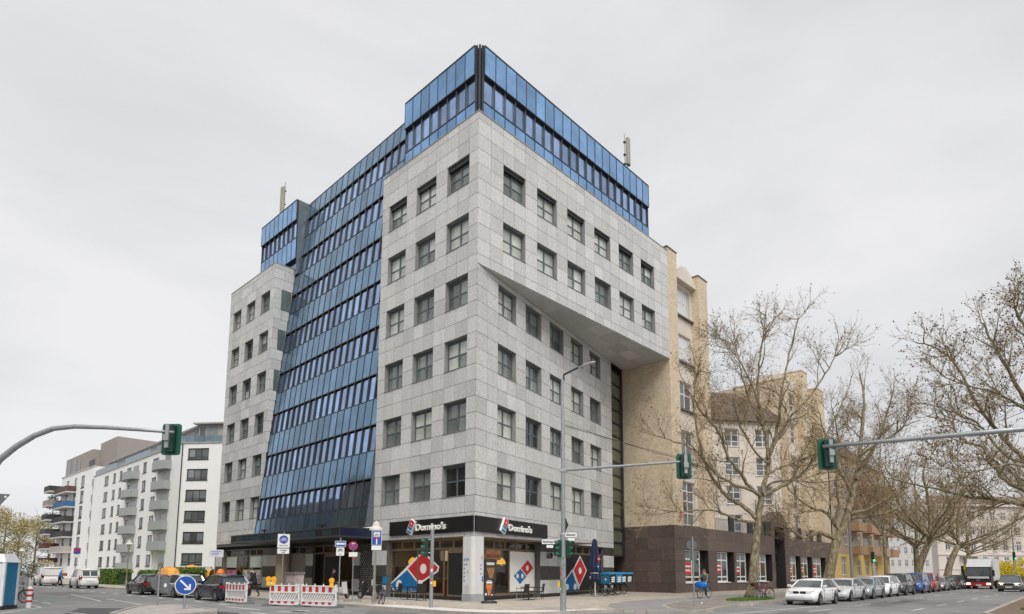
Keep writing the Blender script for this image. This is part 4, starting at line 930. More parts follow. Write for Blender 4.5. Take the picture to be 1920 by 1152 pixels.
for s in (-1.5, 3.6):
    q = MB(); q.hexa([P(s, 20.3, 0.3), P(s+1.5, 20.3, 0.3), P(s+1.5, 20.4, 1.6), P(s, 20.4, 1.6), P(s+0.2, 21.4, 0.9), P(s+1.3, 21.4, 0.9), P(s+1.3, 21.5, 1.6), P(s+0.2, 21.5, 1.6)]); q.build('roof_light', m_white, cb)
# balustrades and planters on the terrace
rl = MB()
for x in [29.6+0.22*k for k in range(60)]: rl.b(x, x+0.03, 0.25, 0.28, 5.45, 6.5)
rl.b(29.5, 42.3, 0.24, 0.29, 6.5, 6.56)
for x in [47.4+0.22*k for k in range(50)]: rl.b(x, x+0.03, 0.25, 0.28, 5.45, 6.5)
rl.b(47.3, 58.4, 0.24, 0.29, 6.5, 6.56); tag(rl.build('balustrade', m_metal, cb), kind='stuff')
for x in (32.5, 36.8, 41.0, 50.6, 54.6, 57.6): q = MB(); q.b(x, x+1.1, 0.05, 0.2, 5.45, 6.75); q.build('balcony_screen', M('charcoal_panel', (0.022, 0.024, 0.027), 0.4), cb)
# tall brick part
P2 = lambda s, z, d=0.0: (s, 0.9+d, z)
wz = [(5.6, 8.3), (9.2, 11.6), (13.0, 15.4), (17.0, 19.4), (21.0, 23.2)]
h2 = [(a, b, z0, z1) for a, b in ((49.9, 53.9), (57.4, 59.2)) for z0, z1 in wz]
q = MB(); wall_holes(q, P2, 48.5, 63.0, 5.44, 24.2, h2, 0.0, 0.3, 0, 0); q.b(48.6, 63, 1.3, 9, 5.4, 23.9); q.build('tower_wall', m_brick, cb)
for a, b, z0, z1 in h2: gwindow(P2, cb, a+0.03, b-0.03, z0+0.03, z1-0.03, 0.2, 3 if b-a > 3 else 2, rows=[0.35, 0.7], t=0.1)
for x0, x1, z in ((48.5, 49.6, 23.9), (54.6, 56.6, 26.3), (60.2, 62.9, 25.3)):
    q = MB(); q.b(x0, x1, 0.1, 6, 5.452, z); q.b(x0-0.05, x1+0.05, 0.05, 6.05, z+0.003, z+0.12); q.build('brick_pier', m_brick, cb)
q = MB(); pbar(q, P2, 49.61, 54.59, 19.9, 20.6, -0.15, 0.0); pbar(q, P2, 49.61, 54.59, 23.6, 24.8, -0.1, 4); q.build('render_band', m_render, cb)
for k in range(4): 
    z0 = wz[k][1]+0.1; q = MB(); pbar(q, P2, 49.62, 54.58, z0, wz[k+1][0]-0.1, -0.06, 0.0); q.build('render_band', m_render, cb)
q = MB(); q.tube([(29.6, 0.15, 5.5), (29.6, 0.15, 18.5)], 0.06, 8); q.build('downpipe', m_dkmetal, cb)
q = MB(); q.lathe([(0.10, 0), (0.12, 0.12), (0.06, 0.2), (0.05, 0.34), (0.02, 0.36)], (23.0, -0.12, 6.1), 10); q.build('alarm_lamp', m_red, cb)

# ---------------- apartment house with balconies further down the street
ap = thing('balcony_house', 'yellow and orange apartment house with stacked balconies beyond the brick building', 'building', W(0, 0), AR)
m_yel = M('yellow_render', (0.64, 0.46, 0.17), 0.8, var=0.08, dirt=0.1); m_or = M('orange_render', (0.40, 0.25, 0.15), 0.8, var=0.12); m_peach = brick_mat('peach_brick', (0.58, 0.46, 0.33))
P3 = lambda s, z, d=0.0: (s, 0.0+d, z)
gh = [(66.2, 68.4, 1.4, 3.8), (70.5, 71.6, 0.1, 2.7), (73.2, 75.2, 1.2, 3.4), (77.5, 79.4, 1.2, 3.4), (82.5, 84.5, 1.2, 3.4)]
q = MB(); wall_holes(q, P3, 63.0, 92.0, 0, 4.2, gh, 0.0, 0.4, 0, 0); q.build('ground_floor_wall', m_yel, ap)
fh = [(a, b, z, z+1.8) for z in (5.4, 8.6, 11.8, 15.0) for a, b in ((64.2, 65.8), (68.0, 69.6), (74.4, 76.0), (80.4, 82.0), (86.5, 88.2))]
q = MB(); wall_holes(q, P3, 63.0, 92.0, 4.2, 17.6, fh, 0.0, 0.35, 0, 0); q.b(63.1, 91.9, 0.5, 13, 0, 17.4); q.build('upper_wall', m_peach, ap)
for a, b, z0, z1 in gh[:1]+gh[2:]+fh: gwindow(P3, ap, a+0.03, b-0.03, z0+0.03, z1-0.03, 0.2, 2, rows=[0.66], t=0.09)
q = MB(); pbar(q, P3, 70.6, 71.5, 0.1, 2.6, 0.2, 0.3); q.build('door', M('brown_door', (0.07, 0.04, 0.025), 0.5), ap)
q = MB(); q.hexa([(62.9, -0.3, 17.6), (88.5, -0.3, 17.6), (88.5, 12, 17.6), (62.9, 12, 17.6), (62.9, 3.4, 22.6), (80, 3.6, 22.2), (80, 8, 22.2), (62.9, 8, 22.6)]); q.build('mansard_roof', m_rooft, ap)
for z in (4.4, 7.6, 10.8, 14.0):
    for j, x in enumerate((70.2, 76.8, 83.0, 88.6)):
        q = MB(); q.b(x, x+3.9, -1.3, -0.02, z-0.18, z); q.b(x, x+3.9, -1.3, -1.2, z+0.003, z+1.0); q.b(x, x+0.1, -1.19, -0.02, z+0.003, z+1.0); q.b(x+3.8, x+3.9, -1.19, -0.02, z+0.003, z+1.0)
        q.build('balcony', m_or if (j+int(z)) % 3 else m_peach, ap)
        q = MB(); q.b(x+0.5, x+2.6, -0.02, 0.0-0.005, z+0.2, z+2.3); q.build('balcony_door', m_pane2, ap)

# ---------------- far white building closing the street on the right
def block(name, label, A, Bp, zt, wins, wall_m, roof_m=None, depth=12, fm=None, pm=None, nx=2, rows=(0.66,), z0=0.0, t=0.09, group=None, sill=True, dep=0.16):
    th = thing(name, label, 'building', (A[0], A[1], 0), 0, group)
    A2, B2 = (0, 0), (Bp[0]-A[0], Bp[1]-A[1])
    P, L_, az = seg(A2, B2)
    mb = MB(); wall_holes(mb, P, 0, L_, z0, zt, wins, 0.0, 0.3, 0, 0)
    for s in (0, L_): mb.poly([P(s, z0, 0), P(s, z0, depth), P(s, zt, depth), P(s, zt, 0)])
    mb.poly([P(0, zt, 0), P(L_, zt, 0), P(L_, zt, depth), P(0, zt, depth)]); mb.build('wall', wall_m, th)
    for a, b, c, d in wins: gwindow(P, th, a+0.02, b-0.02, c+0.02, d-0.02, dep, nx if b-a > 1.0 else 1, rows=list(rows), t=t, fm=fm, pm=pm, sill=sill)
    return th, P, L_
def u_s(A, Bp, u, z=2.0):
    """distance along the wall A-Bp seen at photo column u, for a point at height z"""
    ax, ay = A[0], A[1]; dx, dy = Bp[0]-ax, Bp[1]-ay; L_ = sqrt(dx*dx+dy*dy); kk = (u-CX)/FPX
    e = (z-H)*sin(TILT); s = (kk*(ay*cos(TILT)+e)-ax)/(dx-kk*dy*cos(TILT)); return s*L_
m_far = M('pale_pink_render', (0.62, 0.56, 0.51), 0.85, var=0.05, scale=0.3, dirt=0.06)
A = px_depth(1762, 1078, 118); Bp = px_depth(2020, 1078, 122); Lf = (Bp-A).length
wn = []
for z0, z1 in ((2.9, 4.9), (6.1, 7.9), (9.0, 10.7), (11.9, 13.5)):
    for u0, u1 in ((1777, 1787), (1808, 1817), (1825, 1836), (1846, 1855), (1866, 1876), (1886, 1896), (1911, 1921), (1935, 1945), (1960, 1970)):
        wn.append((u_s(A, Bp, u0), u_s(A, Bp, u1), z0, z1))
wn += [(u_s(A, Bp, 1808), u_s(A, Bp, 1820), 0.2, 2.0)]
fw, Pf, Lf = block('far_house', 'pale pink apartment house closing the far end of the right street', A, Bp, 14.8, wn, m_far, dep=0.15, depth=1.5)
q = MB(); pbar(q, Pf, -0.2, Lf+0.2, 5.2, 5.45, -0.15, 0.0); pbar(q, Pf, -0.2, Lf+0.2, 2.45, 2.6, -0.12, 0.0); pbar(q, Pf, -0.2, Lf+0.2, 14.6, 15.0, -0.5, 0.2); q.build('cornice', m_far, fw)
s1 = u_s(A, Bp, 1802); q = MB(); pbar(q, Pf, s1, s1+3.9, 4.95, 5.1, -1.2, 0); q.build('canopy', m_render, fw)
q = MB(); q.hexa([Pf(-0.4, 15.01, -0.5), Pf(Lf+0.4, 15.01, -0.5), Pf(Lf+0.4, 15.01, 1.6), Pf(-0.4, 15.01, 1.6), Pf(-0.4, 15.1, -0.5), Pf(Lf+0.4, 15.1, -0.5), Pf(Lf+0.4, 16.8, 1.5), Pf(-0.4, 16.8, 1.5)]); q.build('roof', M('far_roof', (0.22, 0.17, 0.15), 0.8, var=0.2, scale=5), fw)
A = px_depth(1655, 1078, 160); Bp = px_depth(1765, 1078, 165)
wn = [(u_s(A, Bp, u), u_s(A, Bp, u+6), z, z+1.7) for z in (3.5, 6.7, 9.9, 13.1) for u in range(1660, 1760, 13)]
block('far_house', 'grey white house glimpsed between the street trees in the far distance', A, Bp, 17.5, wn, M('far_grey_render', (0.52, 0.50, 0.48), 0.85, var=0.08), dep=0.15)

# ---------------- white apartment houses on the left street
m_wr = M('white_render', (0.80, 0.80, 0.79), 0.85, var=0.025, scale=0.4, dirt=0.03)
m_gry = M('grey_metal_cladding', (0.34, 0.34, 0.335), 0.6, var=0.06)
m_balc = M('balcony_grey', (0.33, 0.345, 0.345), 0.6, var=0.05)
m_dfr = M('anthracite_frame', (0.04, 0.042, 0.045), 0.5)
m_wglass = glass_mat('flat_glass', (0.13, 0.14, 0.145), 0.05, 0.6, 0.9)
uL = Vector((cos(AR+pi/2), sin(AR+pi/2)))
Q0 = px_depth(325.5, 1072, 85); Q1 = px_depth(435, 1072, 84.0); Q2 = Q0.xy+uL*46.0
ta = thing('white_apartment_house', 'white apartment house with grey penthouse and rounded grey balconies left of the office', 'building', (Q0.x, Q0.y, 0), 0)
loc = lambda p: (p[0]-Q0.x, p[1]-Q0.y)
PE, LE, _ = seg(loc(Q0), loc(Q1))
a_, b_ = u_s(Q0, Q1, 352.0, 17.5), u_s(Q0, Q1, 391.0, 17.5)
wE = [(a_, b_, 18.5-2.906*k-1.62, 18.5-2.906*k) for k in range(6)]
q = MB(); wall_holes(q, PE, 0, LE, 0, 19.35, wE, 0.0, 0.3, 0, 0); q.build('end_wall', m_wr, ta)
for w in wE: gwindow(PE, ta, w[0]+0.03, w[1]-0.03, w[2]+0.03, w[3]-0.03, 0.16, 3, rows=[0.22], t=0.09, fm=m_dfr, pm=m_wglass)
q = MB(); q.tube([PE(0.15, 0, -0.1), PE(0.15, 19.2, -0.1)], 0.07, 6); q.build('downpipe', m_dkmetal, ta)
PLg, LLg, _ = seg(loc(Q2), loc(Q0)); sL = lambda u: LLg-u_s(Q0, (*Q2, 0), u, 17.0)
wl = []; bal = []
for k in range(6):
    zt = 18.5-2.906*k
    for u0, u1 in ((285.5, 297), (267.5, 274.5), (237, 245.5), (223.5, 228.5), (211.5, 216.5), (195.5, 203)):
        wl.append((sL(u0), sL(u1), zt-1.75, zt-0.05))
q = MB(); wall_holes(q, PLg, 0, LLg, 0, 19.35, wl, 0.0, 0.28, 0, 0)
q.poly([PLg(0, 0, 0), PLg(0, 0, 14), PLg(0, 19.3, 14), PLg(0, 19.3, 0)]); q.poly([(*PLg(0, 0, 0)[:2], 19.3), (*PLg(LLg, 0, 0)[:2], 19.3), (*PE(LE, 0, 0)[:2], 19.3), (*PLg(0, 0, 14)[:2], 19.3)])
q.build('street_wall', m_wr, ta)
for w in wl: gwindow(PLg, ta, w[0]+0.02, w[1]-0.02, w[2], w[3], 0.15, 2 if w[1]-w[0] > 1.2 else 1, rows=[], t=0.08, fm=m_dfr, pm=m_wglass)
def round_balcony(P, parent, s0, s1, z, out=1.5, mat=None, h=1.05):
    q = MB(); n = 8; pts = [(s0, 0.0)]+[(s0+(s1-s0)*k/n, -out*(0.62+0.38*sin(pi*k/n))) for k in range(n+1)]+[(s1, 0.0)]
    m = len(pts)
    q.v = [P(s, z-0.2, d) for s, d in pts]+[P(s, z+h, d) for s, d in pts]
    q._f(tuple(range(m)))
    for k in range(m-1): q._f((k, k+1, m+k+1, m+k))
    ins = [P(s0+(s-s0)*0.94+(s1-s0)*0.03, 0, d*0.93) for s, d in pts]
    n0 = len(q.v); q.v += [(x, y, z) for x, y, _ in ins]+[(x, y, z+h) for x, y, _ in ins]
    q._f(tuple(range(n0, n0+m)))
    for k in range(m-1): q._f((n0+k, n0+k+1, n0+m+k+1, n0+m+k)); q._f((m+k, m+k+1, n0+m+k+1, n0+m+k))
    q.build('balcony', mat or m_balc, parent)
for u0, u1 in ((322, 297), (262, 239.5)):
    for k in range(6):
        zz = 16.0-2.906*k+0.5
        if k < 5 or u0 < 300: round_balcony(PLg, ta, sL(u0), sL(u1), zz-0.25, 1.4)
        a, b = sorted((sL(u0-2), sL(u0-13)))
        q = MB(); pbar(q, PLg, a, b, zz-0.2, zz+1.9, -0.01, 0.05); q.build('balcony_door', m_wglass, ta)
    q = MB(); q.tube([PLg((sL(u0)+sL(u1))/2, 0, -0.9), PLg((sL(u0)+sL(u1))/2, 17, -0.9)], 0.14, 8); q.build('balcony_column', m_wr, ta)
# penthouse and glass balustrade
q = MB(); pbar(q, PLg, 1, LLg-1.5, 19.3, 22.0, 2.4, 12); pbar(q, PLg, 0.4, LLg-0.6, 22.0, 22.2, 1.9, 12); pbar(q, PE, 1.3, LE, 19.3, 22.2, 1.5, 8); pbar(q, PE, 0.8, LE, 22.2, 22.4, 0.9, 8); q.build('penthouse', m_gry, ta)
for u0, u1 in ((362, 372), (374, 384), (386, 396)):
    q = MB(); pbar(q, PE, u_s(Q0, Q1, u0, 21), u_s(Q0, Q1, u1, 21), 19.5, 21.8, 1.46, 1.5); q.build('penthouse_window', m_wglass, ta)
for u0, u1 in ((330, 318), (287, 268), (236, 226), (214, 206)):
    q = MB(); a, b = sorted((sL(u0), sL(u1))); pbar(q, PLg, a, b, 19.6, 21.6, 2.34, 2.4); q.build('penthouse_window', m_pane_dark, ta)
m_balu = glass_mat('balustrade_glass', (0.13, 0.19, 0.24), 0.1, 0.2, 0.6)
for a, b in ((0.2, 14.5), (19.0, 32.0), (35.0, 45.8)):
    q = MB(); pbar(q, PLg, a, b, 19.36, 20.35, 0.1, 0.14); q.build('balustrade_glass', m_balu, ta)
for k in range(5):
    q = MB(); pbar(q, PE, 0.2+k*1.5, 1.6+k*1.5, 19.36, 20.3, 0.1, 0.13); q.build('balustrade_glass', m_balu, ta)
q = MB(); pbar(q, PLg, -0.15, LLg+0.15, 19.2, 19.36, -0.12, 0.2); pbar(q, PE, -0.15, LE, 19.2, 19.37, -0.12, 0.2); q.build('parapet_band', m_gry, ta)

# building with slab balconies
R0 = Vector(px_depth(160, 1072, 118).xy); R1 = Vector(px_depth(101, 1072, 134).xy)
tb = thing('balcony_apartment_house', 'white apartment house with projecting slab balconies at the far left by the park', 'building', (R0.x, R0.y, 0), 0); tb.scale = (1, 1, 1.08)
PB, LB, _ = seg((R1.x-R0.x, R1.y-R0.y), (0, 0)); sB_ = lambda u: LB-u_s(R0, R1, u, 12.0)
tz = [18.6-2.84*k for k in range(6)]
wb = []
for z in tz:
    for u0, u1 in ((146.5, 153.0), (134, 138.5), (119.5, 123.5), (107.5, 112)):
        wb.append((*sorted((sB_(u0), sB_(u1))), z-2.0, z+0.3))
wb = [w for w in wb if w[0] > 0.1 and w[1] < LB-0.1]
q = MB(); wall_holes(q, PB, 0, LB, 0, 20.0, wb, 0, 0.3, 0, 0); q.poly([PB(0, 0, 0), PB(0, 0, 14), PB(0, 20, 14), PB(0, 20, 0)])
q.poly([PB(LB, 0, 0), PB(LB, 0, 16), PB(LB, 20, 16), PB(LB, 20, 0)]); q.poly([PB(0, 20, 0), PB(LB, 20, 0), PB(LB, 20, 14), PB(0, 20, 14)]); q.build('wall', m_wr, tb)
for w in wb: gwindow(PB, tb, w[0]+0.02, w[1]-0.02, w[2], w[3], 0.15, 1, rows=[], t=0.08, fm=m_dfr, pm=m_wglass)
q = MB(); pbar(q, PB, 0.1, LB-4, 20.0, 23.6, 0.5, 12); pbar(q, PB, LB-4, LB+6.5, 20.0, 24.8, 1.8, 14); q.build('attic_storey', M('taupe_render', (0.30, 0.27, 0.25), 0.85, var=0.05), tb)
for u0, u1 in ((134.5, 137), (124, 130), (113, 119)):
    q = MB(); a, b = sorted((sB_(u0), sB_(u1))); pbar(q, PB, a, b, 20.4, 23.0, 0.45, 0.49); q.build('attic_window', m_wglass, tb)
q = MB(); pbar(q, PB, LB-4, LB-0.2, 20.05, 21.3, 0.05, 0.1); q.build('attic_balustrade', m_dfr, tb)
q = MB(); pbar(q, PB, -0.1, LB+0.1, 19.85, 20.04, -0.12, 0.3); q.build('parapet_band', M('beige_band', (0.5, 0.48, 0.44), 0.7), tb)
bcol = [(0.035, 0.036, 0.04), (0.28, 0.24, 0.22), (0.03, 0.032, 0.035), (0.06, 0.06, 0.062), (0.10, 0.035, 0.03), (0.085, 0.03, 0.025)]
b2 = [(0.10, 0.055, 0.045), (0.03, 0.12, 0.27), (0.03, 0.032, 0.036), (0.035, 0.036, 0.04), (0.40, 0.36, 0.34), (0.3, 0.28, 0.27)]
for k, z in enumerate(tz):
    zz = z-1.9
    if k < 5:
        a, b = sorted((sB_(138), sB_(114))); q = MB(); pbar(q, PB, a, b, zz-0.7, zz-0.45, -1.7, 0.0); q.build('balcony_slab', M('slab_concrete', (0.5, 0.48, 0.45), 0.8), tb)
        q = MB(); pbar(q, PB, a+0.02, b-0.02, zz-0.45, zz+0.6, -1.68, -1.62); pbar(q, PB, a+0.02, a+0.08, zz-0.45, zz+0.6, -1.6, -0.02); pbar(q, PB, b-0.08, b-0.02, zz-0.45, zz+0.6, -1.6, -0.02); q.build('balcony_screen', M('balcony_cloth_%d' % k, b2[k], 0.7, var=0.25, scale=3, stretch=(6, 6, 0.3)), tb)
    q = MB(); pbar(q, PB, -2.6, 2.2, zz+0.05, zz+0.35, -2.6, 2.0); q.build('balcony_slab', MATS['slab_concrete'] if 'slab_concrete' in MATS else m_concrete, tb)
    q = MB(); pbar(q, PB, -2.58, 2.18, zz+0.352, zz+1.35, -2.58, -2.52); pbar(q, PB, 2.1, 2.18, zz+0.352, zz+1.35, -2.5, 0.0); pbar(q, PB, -2.58, -2.52, zz+0.352, zz+1.35, -2.5, 2.0); q.build('balcony_screen', M('balcony_cloth2_%d' % k, bcol[k], 0.7, var=0.25, scale=3, stretch=(6, 6, 0.3)), tb)
for k in range(6):
    zz = tz[k]-1.7; q = MB(); n_ = 6
    pbar(q, PB, LB+0.2, LB+2.6, zz-0.5, zz+0.7, -0.2, 1.6); q.build('recess_balcony', m_balc, tb)
q = MB(); pbar(q, PB, LB, LB+7, 0, 19.5, 1.8, 8); q.build('link_wall', m_wr, tb)
# ================================================================== vehicles
m_carglass = glass_mat('car_glass', (0.075, 0.088, 0.095), 0.03, 0.2, 0.9)
m_rim = M('alloy_rim', (0.42, 0.43, 0.44), 0.3, metal=0.8, var=0.08)
m_trim = M('black_trim', (0.018, 0.018, 0.019), 0.5)
m_head = M('headlamp', (0.55, 0.57, 0.6), 0.1, metal=0.3, var=0.3, scale=20)
m_lit = M('headlamp_lit', (0.8, 0.75, 0.6), 0.2, emit=(1.0, 0.82, 0.5, 1.6))
m_tail = M('tail_lamp', (0.36, 0.01, 0.012), 0.15, var=0.2, scale=15)
def paint(name, col, metal=0.0): return M('paint_'+name, col, 0.28, metal=metal, var=0.03, coat=0.8, spec=0.5, dirt=0.05)
def lerp_prof(pts, x):
    if x <= pts[0][0]: return pts[0][1]
    for (a, za), (b, zb) in zip(pts[:-1], pts[1:]):
        if x <= b: return za+(zb-za)*(x-a)/(b-a)
    return pts[-1][1]
def wheel_meshes(r, w):
    t = MB(); pr = [(r*0.66, -w/2), (r*0.93, -w/2), (r, -w/2+0.03), (r, w/2-0.03), (r*0.93, w/2), (r*0.66, w/2)]
    n = 20; base = 0
    for rr, y in pr:
        for k in range(n): t.v.append((rr*cos(2*pi*k/n), y, rr*sin(2*pi*k/n)))
    for i in range(len(pr)-1):
        for k in range(n): a = i*n+k; b = i*n+(k+1) % n; t._f((a, b, b+n, a+n))
    tm = t.mesh('tyre', m_rubber, True)
    f = MB(); f.disc((0, -w*0.30, 0), r*0.67, 'y', w*0.6, 18, 1)
    for k in range(5):
        a = 2*pi*k/5; ca, sa = cos(a), sin(a); hw_ = r*0.10
        for s in (-1, 1):
            y0, y1 = s*w*0.30, s*(w*0.46)
            f.hexa([(-hw_*sa+0.08*r*ca, y0, hw_*ca+0.08*r*sa), (hw_*sa+0.08*r*ca, y0, -hw_*ca+0.08*r*sa), (hw_*sa*0.8+0.64*r*ca, y0, -hw_*ca*0.8+0.64*r*sa), (-hw_*sa*0.8+0.64*r*ca, y0, hw_*ca*0.8+0.64*r*sa),
                    (-hw_*sa+0.08*r*ca, y1, hw_*ca+0.08*r*sa), (hw_*sa+0.08*r*ca, y1, -hw_*ca+0.08*r*sa), (hw_*sa*0.8+0.64*r*ca, y1, -hw_*ca*0.8+0.64*r*sa), (-hw_*sa*0.8+0.64*r*ca, y1, hw_*ca*0.8+0.64*r*sa)], 0)
    f.disc((0, -w*0.47, 0), r*0.17, 'y', w*0.94, 10, 0)
    rt = MB(); rt.v = f.v; rt.f = f.f; rt.m = f.m; rt.a = f.a
    nring = len(rt.v)
    for s in (-1, 1):
        for k in range(18): rt.v.append((r*0.60*cos(2*pi*k/18), s*w*0.47, r*0.60*sin(2*pi*k/18))); rt.v.append((r*0.68*cos(2*pi*k/18), s*w*0.5, r*0.68*sin(2*pi*k/18)))
    for s in range(2):
        for k in range(18):
            a = nring+s*36+2*k; b = nring+s*36+2*((k+1) % 18); rt._f((a, a+1, b+1, b), 0)
    return tm, rt.mesh('rim', [m_rim, m_trim])
WM = {}
def car(name, label, loc, head, pm, L=4.3, Wd=1.77, Ht=1.45, hood=0.92, belt=0.95, xs=None, wr=0.315, ax=(1.33, -1.30), tail='hatch', cat='car', group=None, plate=True, lit=False, steel=False, tailwin=True, sidewin=True, clear=0.19, grille='wide', trimlow=False):
    """x points forward. xs = (windscreen base, windscreen top, rear top, rear base)"""
    th = thing(name, label, cat, loc, head, group)
    xs = xs or (0.95, 0.15, -1.55, -1.98)
    hl = L/2; wb, wt, rt, rb = xs
    ztp = [(-hl, 0.62), (-hl+0.06, belt-0.10), (rb, belt), (wb, belt-0.01), (wb+0.25, hood), (hl-0.45, hood-0.14), (hl-0.12, hood-0.26), (hl, 0.52)]
    if tail == 'sedan': ztp[1] = (-hl+0.08, belt-0.04)
    stations = [-hl+L*k/46 for k in range(47)]
    body = MB(); ns = 9; rows = []
    for x in stations:
        zt = lerp_prof(ztp, x); e = max(0, (abs(x)-hl*0.62)/(hl*0.38)); w = Wd/2*(1-0.17*e**2.6); zb = clear+(0.10*max(0, (abs(x)-hl+0.35)/0.35))
        for xa in ax:
            R = wr+0.055
            if abs(x-xa) < R: zb = max(zb, min(wr+sqrt(R*R-(x-xa)**2), zt-0.12))
        hgt = zt-zb
        sec = [(0, zb), (w-0.14, zb), (w-0.035, zb+min(0.05, hgt*0.2)), (w-0.005, zb+hgt*0.38), (w, zb+hgt*0.62), (w-0.03, zt-min(0.07, hgt*0.2)), (w-0.10, zt-0.015), (w-0.22, zt+0.008), (0, zt+0.03)]
        row = len(body.v); rows.append(row)
        body.v += [(x, y, z) for y, z in sec]+[(x, -y, z) for y, z in sec[1:-1]]
    full = ns*2-2
    for i in range(len(rows)-1):
        a, b = rows[i], rows[i+1]
        order = list(range(ns))+[ns+k for k in range(ns-3, -1, -1)]
        for k in range(len(order)):
            p, q = order[k], order[(k+1) % len(order)]
            body._f((a+p, b+p, b+q, a+q), 1 if trimlow and (k in (0, 1, len(order)-1, len(order)-2)) else 0)
    for r_, rev in ((rows[0], False), (rows[-1], True)):
        order = list(range(ns))+[ns+k for k in range(ns-3, -1, -1)]; idx = [r_+k for k in order]; body._f(tuple(idx if not rev else idx[::-1]), 0)
    bo = body.build('body', [pm, m_trim], th, smooth=True, fix=True)
    # greenhouse
    wB, wT = Wd/2-0.10, Wd/2-0.27 if tail != 'van' else Wd/2-0.16
    zr = lambda x: Ht-0.05*((x-(wt+rt)/2)/((wt-rt)/2+0.01))**2
    g = MB()
    st = [(rb, None), (rt, 1)]+[(rt+(wt-rt)*k/6, 1) for k in range(1, 6)]+[(wt, 1), (wb, None)]
    for x, r_ in st:
        if r_: g.v += [(x, wB-0.0, belt-0.02), (x, wT, zr(x)-0.025), (x, -wT, zr(x)-0.025), (x, -wB, belt-0.02)]
        else: g.v += [(x, wB, belt-0.02), (x, wB-0.03, belt-0.01), (x, -wB+0.03, belt-0.01), (x, -wB, belt-0.02)]
    for i in range(len(st)-1):
        for k in range(3): a = i*4+k; g._f((a, a+1, a+5, a+4), 0)
    solid_side = not sidewin
    g.build('windows', m_carglass, th, fix=True)
    # roof, pillars
    r_ = MB(); nn = 8
    for k in range(nn+1):
        x = rt-0.10+(wt-rt+0.16)*k/nn; z = zr(min(max(x, rt), wt))-(0.03 if k in (0, nn) else 0)
        r_.v += [(x, wT+0.035, z-0.05), (x, wT-0.03, z+0.0), (x, 0, z+0.035), (x, -wT+0.03, z), (x, -wT-0.035, z-0.05), (x, 0, z-0.05)]
    for k in range(nn):
        for j in range(6): a = k*6+j; b = k*6+(j+1) % 6; r_._f((a, b, b+6, a+6))
    r_._f((0, 1, 2, 3, 4, 5)); r_._f(tuple(nn*6+j for j in (5, 4, 3, 2, 1, 0)))
    r_.build('roof', pm, th, smooth=True, fix=True)
    bp = (wt+rt)/2+0.05
    for s in (1, -1):
        pl = MB(); pl.tube([(wb-0.02, s*(wB-0.005), belt-0.01), (wt+0.03, s*(wT+0.01), zr(wt)-0.035)], [0.05, 0.045], 5); pl.build('roof_pillar', pm, th); pl = MB()
        pl.tube([(rb+0.08, s*(wB-0.005), belt-0.01), (rt-0.03, s*(wT+0.01), zr(rt)-0.04)], [0.11 if tail != 'van' else 0.08, 0.06], 5)
        pl.build('roof_pillar', pm, th)
    for s in (1, -1):
        bpil = MB(); bpil.hexa([(bp-0.06, s*(wB+0.008), belt-0.02), (bp+0.05, s*(wB+0.008), belt-0.02), (bp+0.03, s*(wT+0.008), zr(bp)-0.05), (bp-0.05, s*(wT+0.008), zr(bp)-0.05), (bp-0.06, s*(wB-0.02), belt-0.02), (bp+0.05, s*(wB-0.02), belt-0.02), (bp+0.03, s*(wT-0.02), zr(bp)-0.05), (bp-0.05, s*(wT-0.02), zr(bp)-0.05)])
        bpil.build('centre_pillar', m_trim, th)
    if not sidewin:
        for s in (1, -1):
            q = MB(); q.hexa([(rb+0.03, s*(wB+0.012), belt-0.02), (bp, s*(wB+0.012), belt-0.02), (bp, s*(wT+0.012), zr(bp)-0.03), (rt+0.0, s*(wT+0.012), zr(rt)-0.03), (rb+0.03, s*(wB-0.03), belt-0.02), (bp, s*(wB-0.03), belt-0.02), (bp, s*(wT-0.03), zr(bp)-0.03), (rt, s*(wT-0.03), zr(rt)-0.03)]); q.build('side_panel', pm, th)
    if tailwin is False or tail == 'van':
        wnd = 0.30 if tail == 'van' and tailwin else 0
        q = MB(); q.hexa([(rb-0.02, -wB, belt-0.02), (rb-0.02, wB, belt-0.02), (rt-0.02, wT, zr(rt)-0.03), (rt-0.02, -wT, zr(rt)-0.03), (rb+0.02, -wB, belt-0.02), (rb+0.02, wB, belt-0.02), (rt+0.02, wT, zr(rt)-0.03), (rt+0.02, -wT, zr(rt)-0.03)]); q.build('rear_doors', pm, th)
        if tailwin:
            for s in (1, -1):
                f0, f1 = 0.18, 0.80; ya, yb = s*0.05, s*(wT-0.10)
                def pr(f, y): return (rb-0.026+(rt-rb)*f, y, belt-0.02+(zr(rt)-0.03-belt+0.02)*f)
                q = MB(); q.hexa([pr(f0, ya), pr(f0, yb), pr(f1, yb), pr(f1, ya)]+[(x+0.02, y, z) for x, y, z in (pr(f0, ya), pr(f0, yb), pr(f1, yb), pr(f1, ya))]); q.build('rear_window', m_carglass, th)
    # wheels
    key = (round(wr, 3),)
    if key not in WM: WM[key] = wheel_meshes(wr, 0.21)
    for xa in ax:
        for s in (1, -1):
            wl_ = inst('wheel', WM[key][0], th, (xa, s*(Wd/2-0.115), wr)); inst('rim', WM[key][1], wl_)
    # lamps, grille, plates, mirrors, seams
    zf = hood-0.24
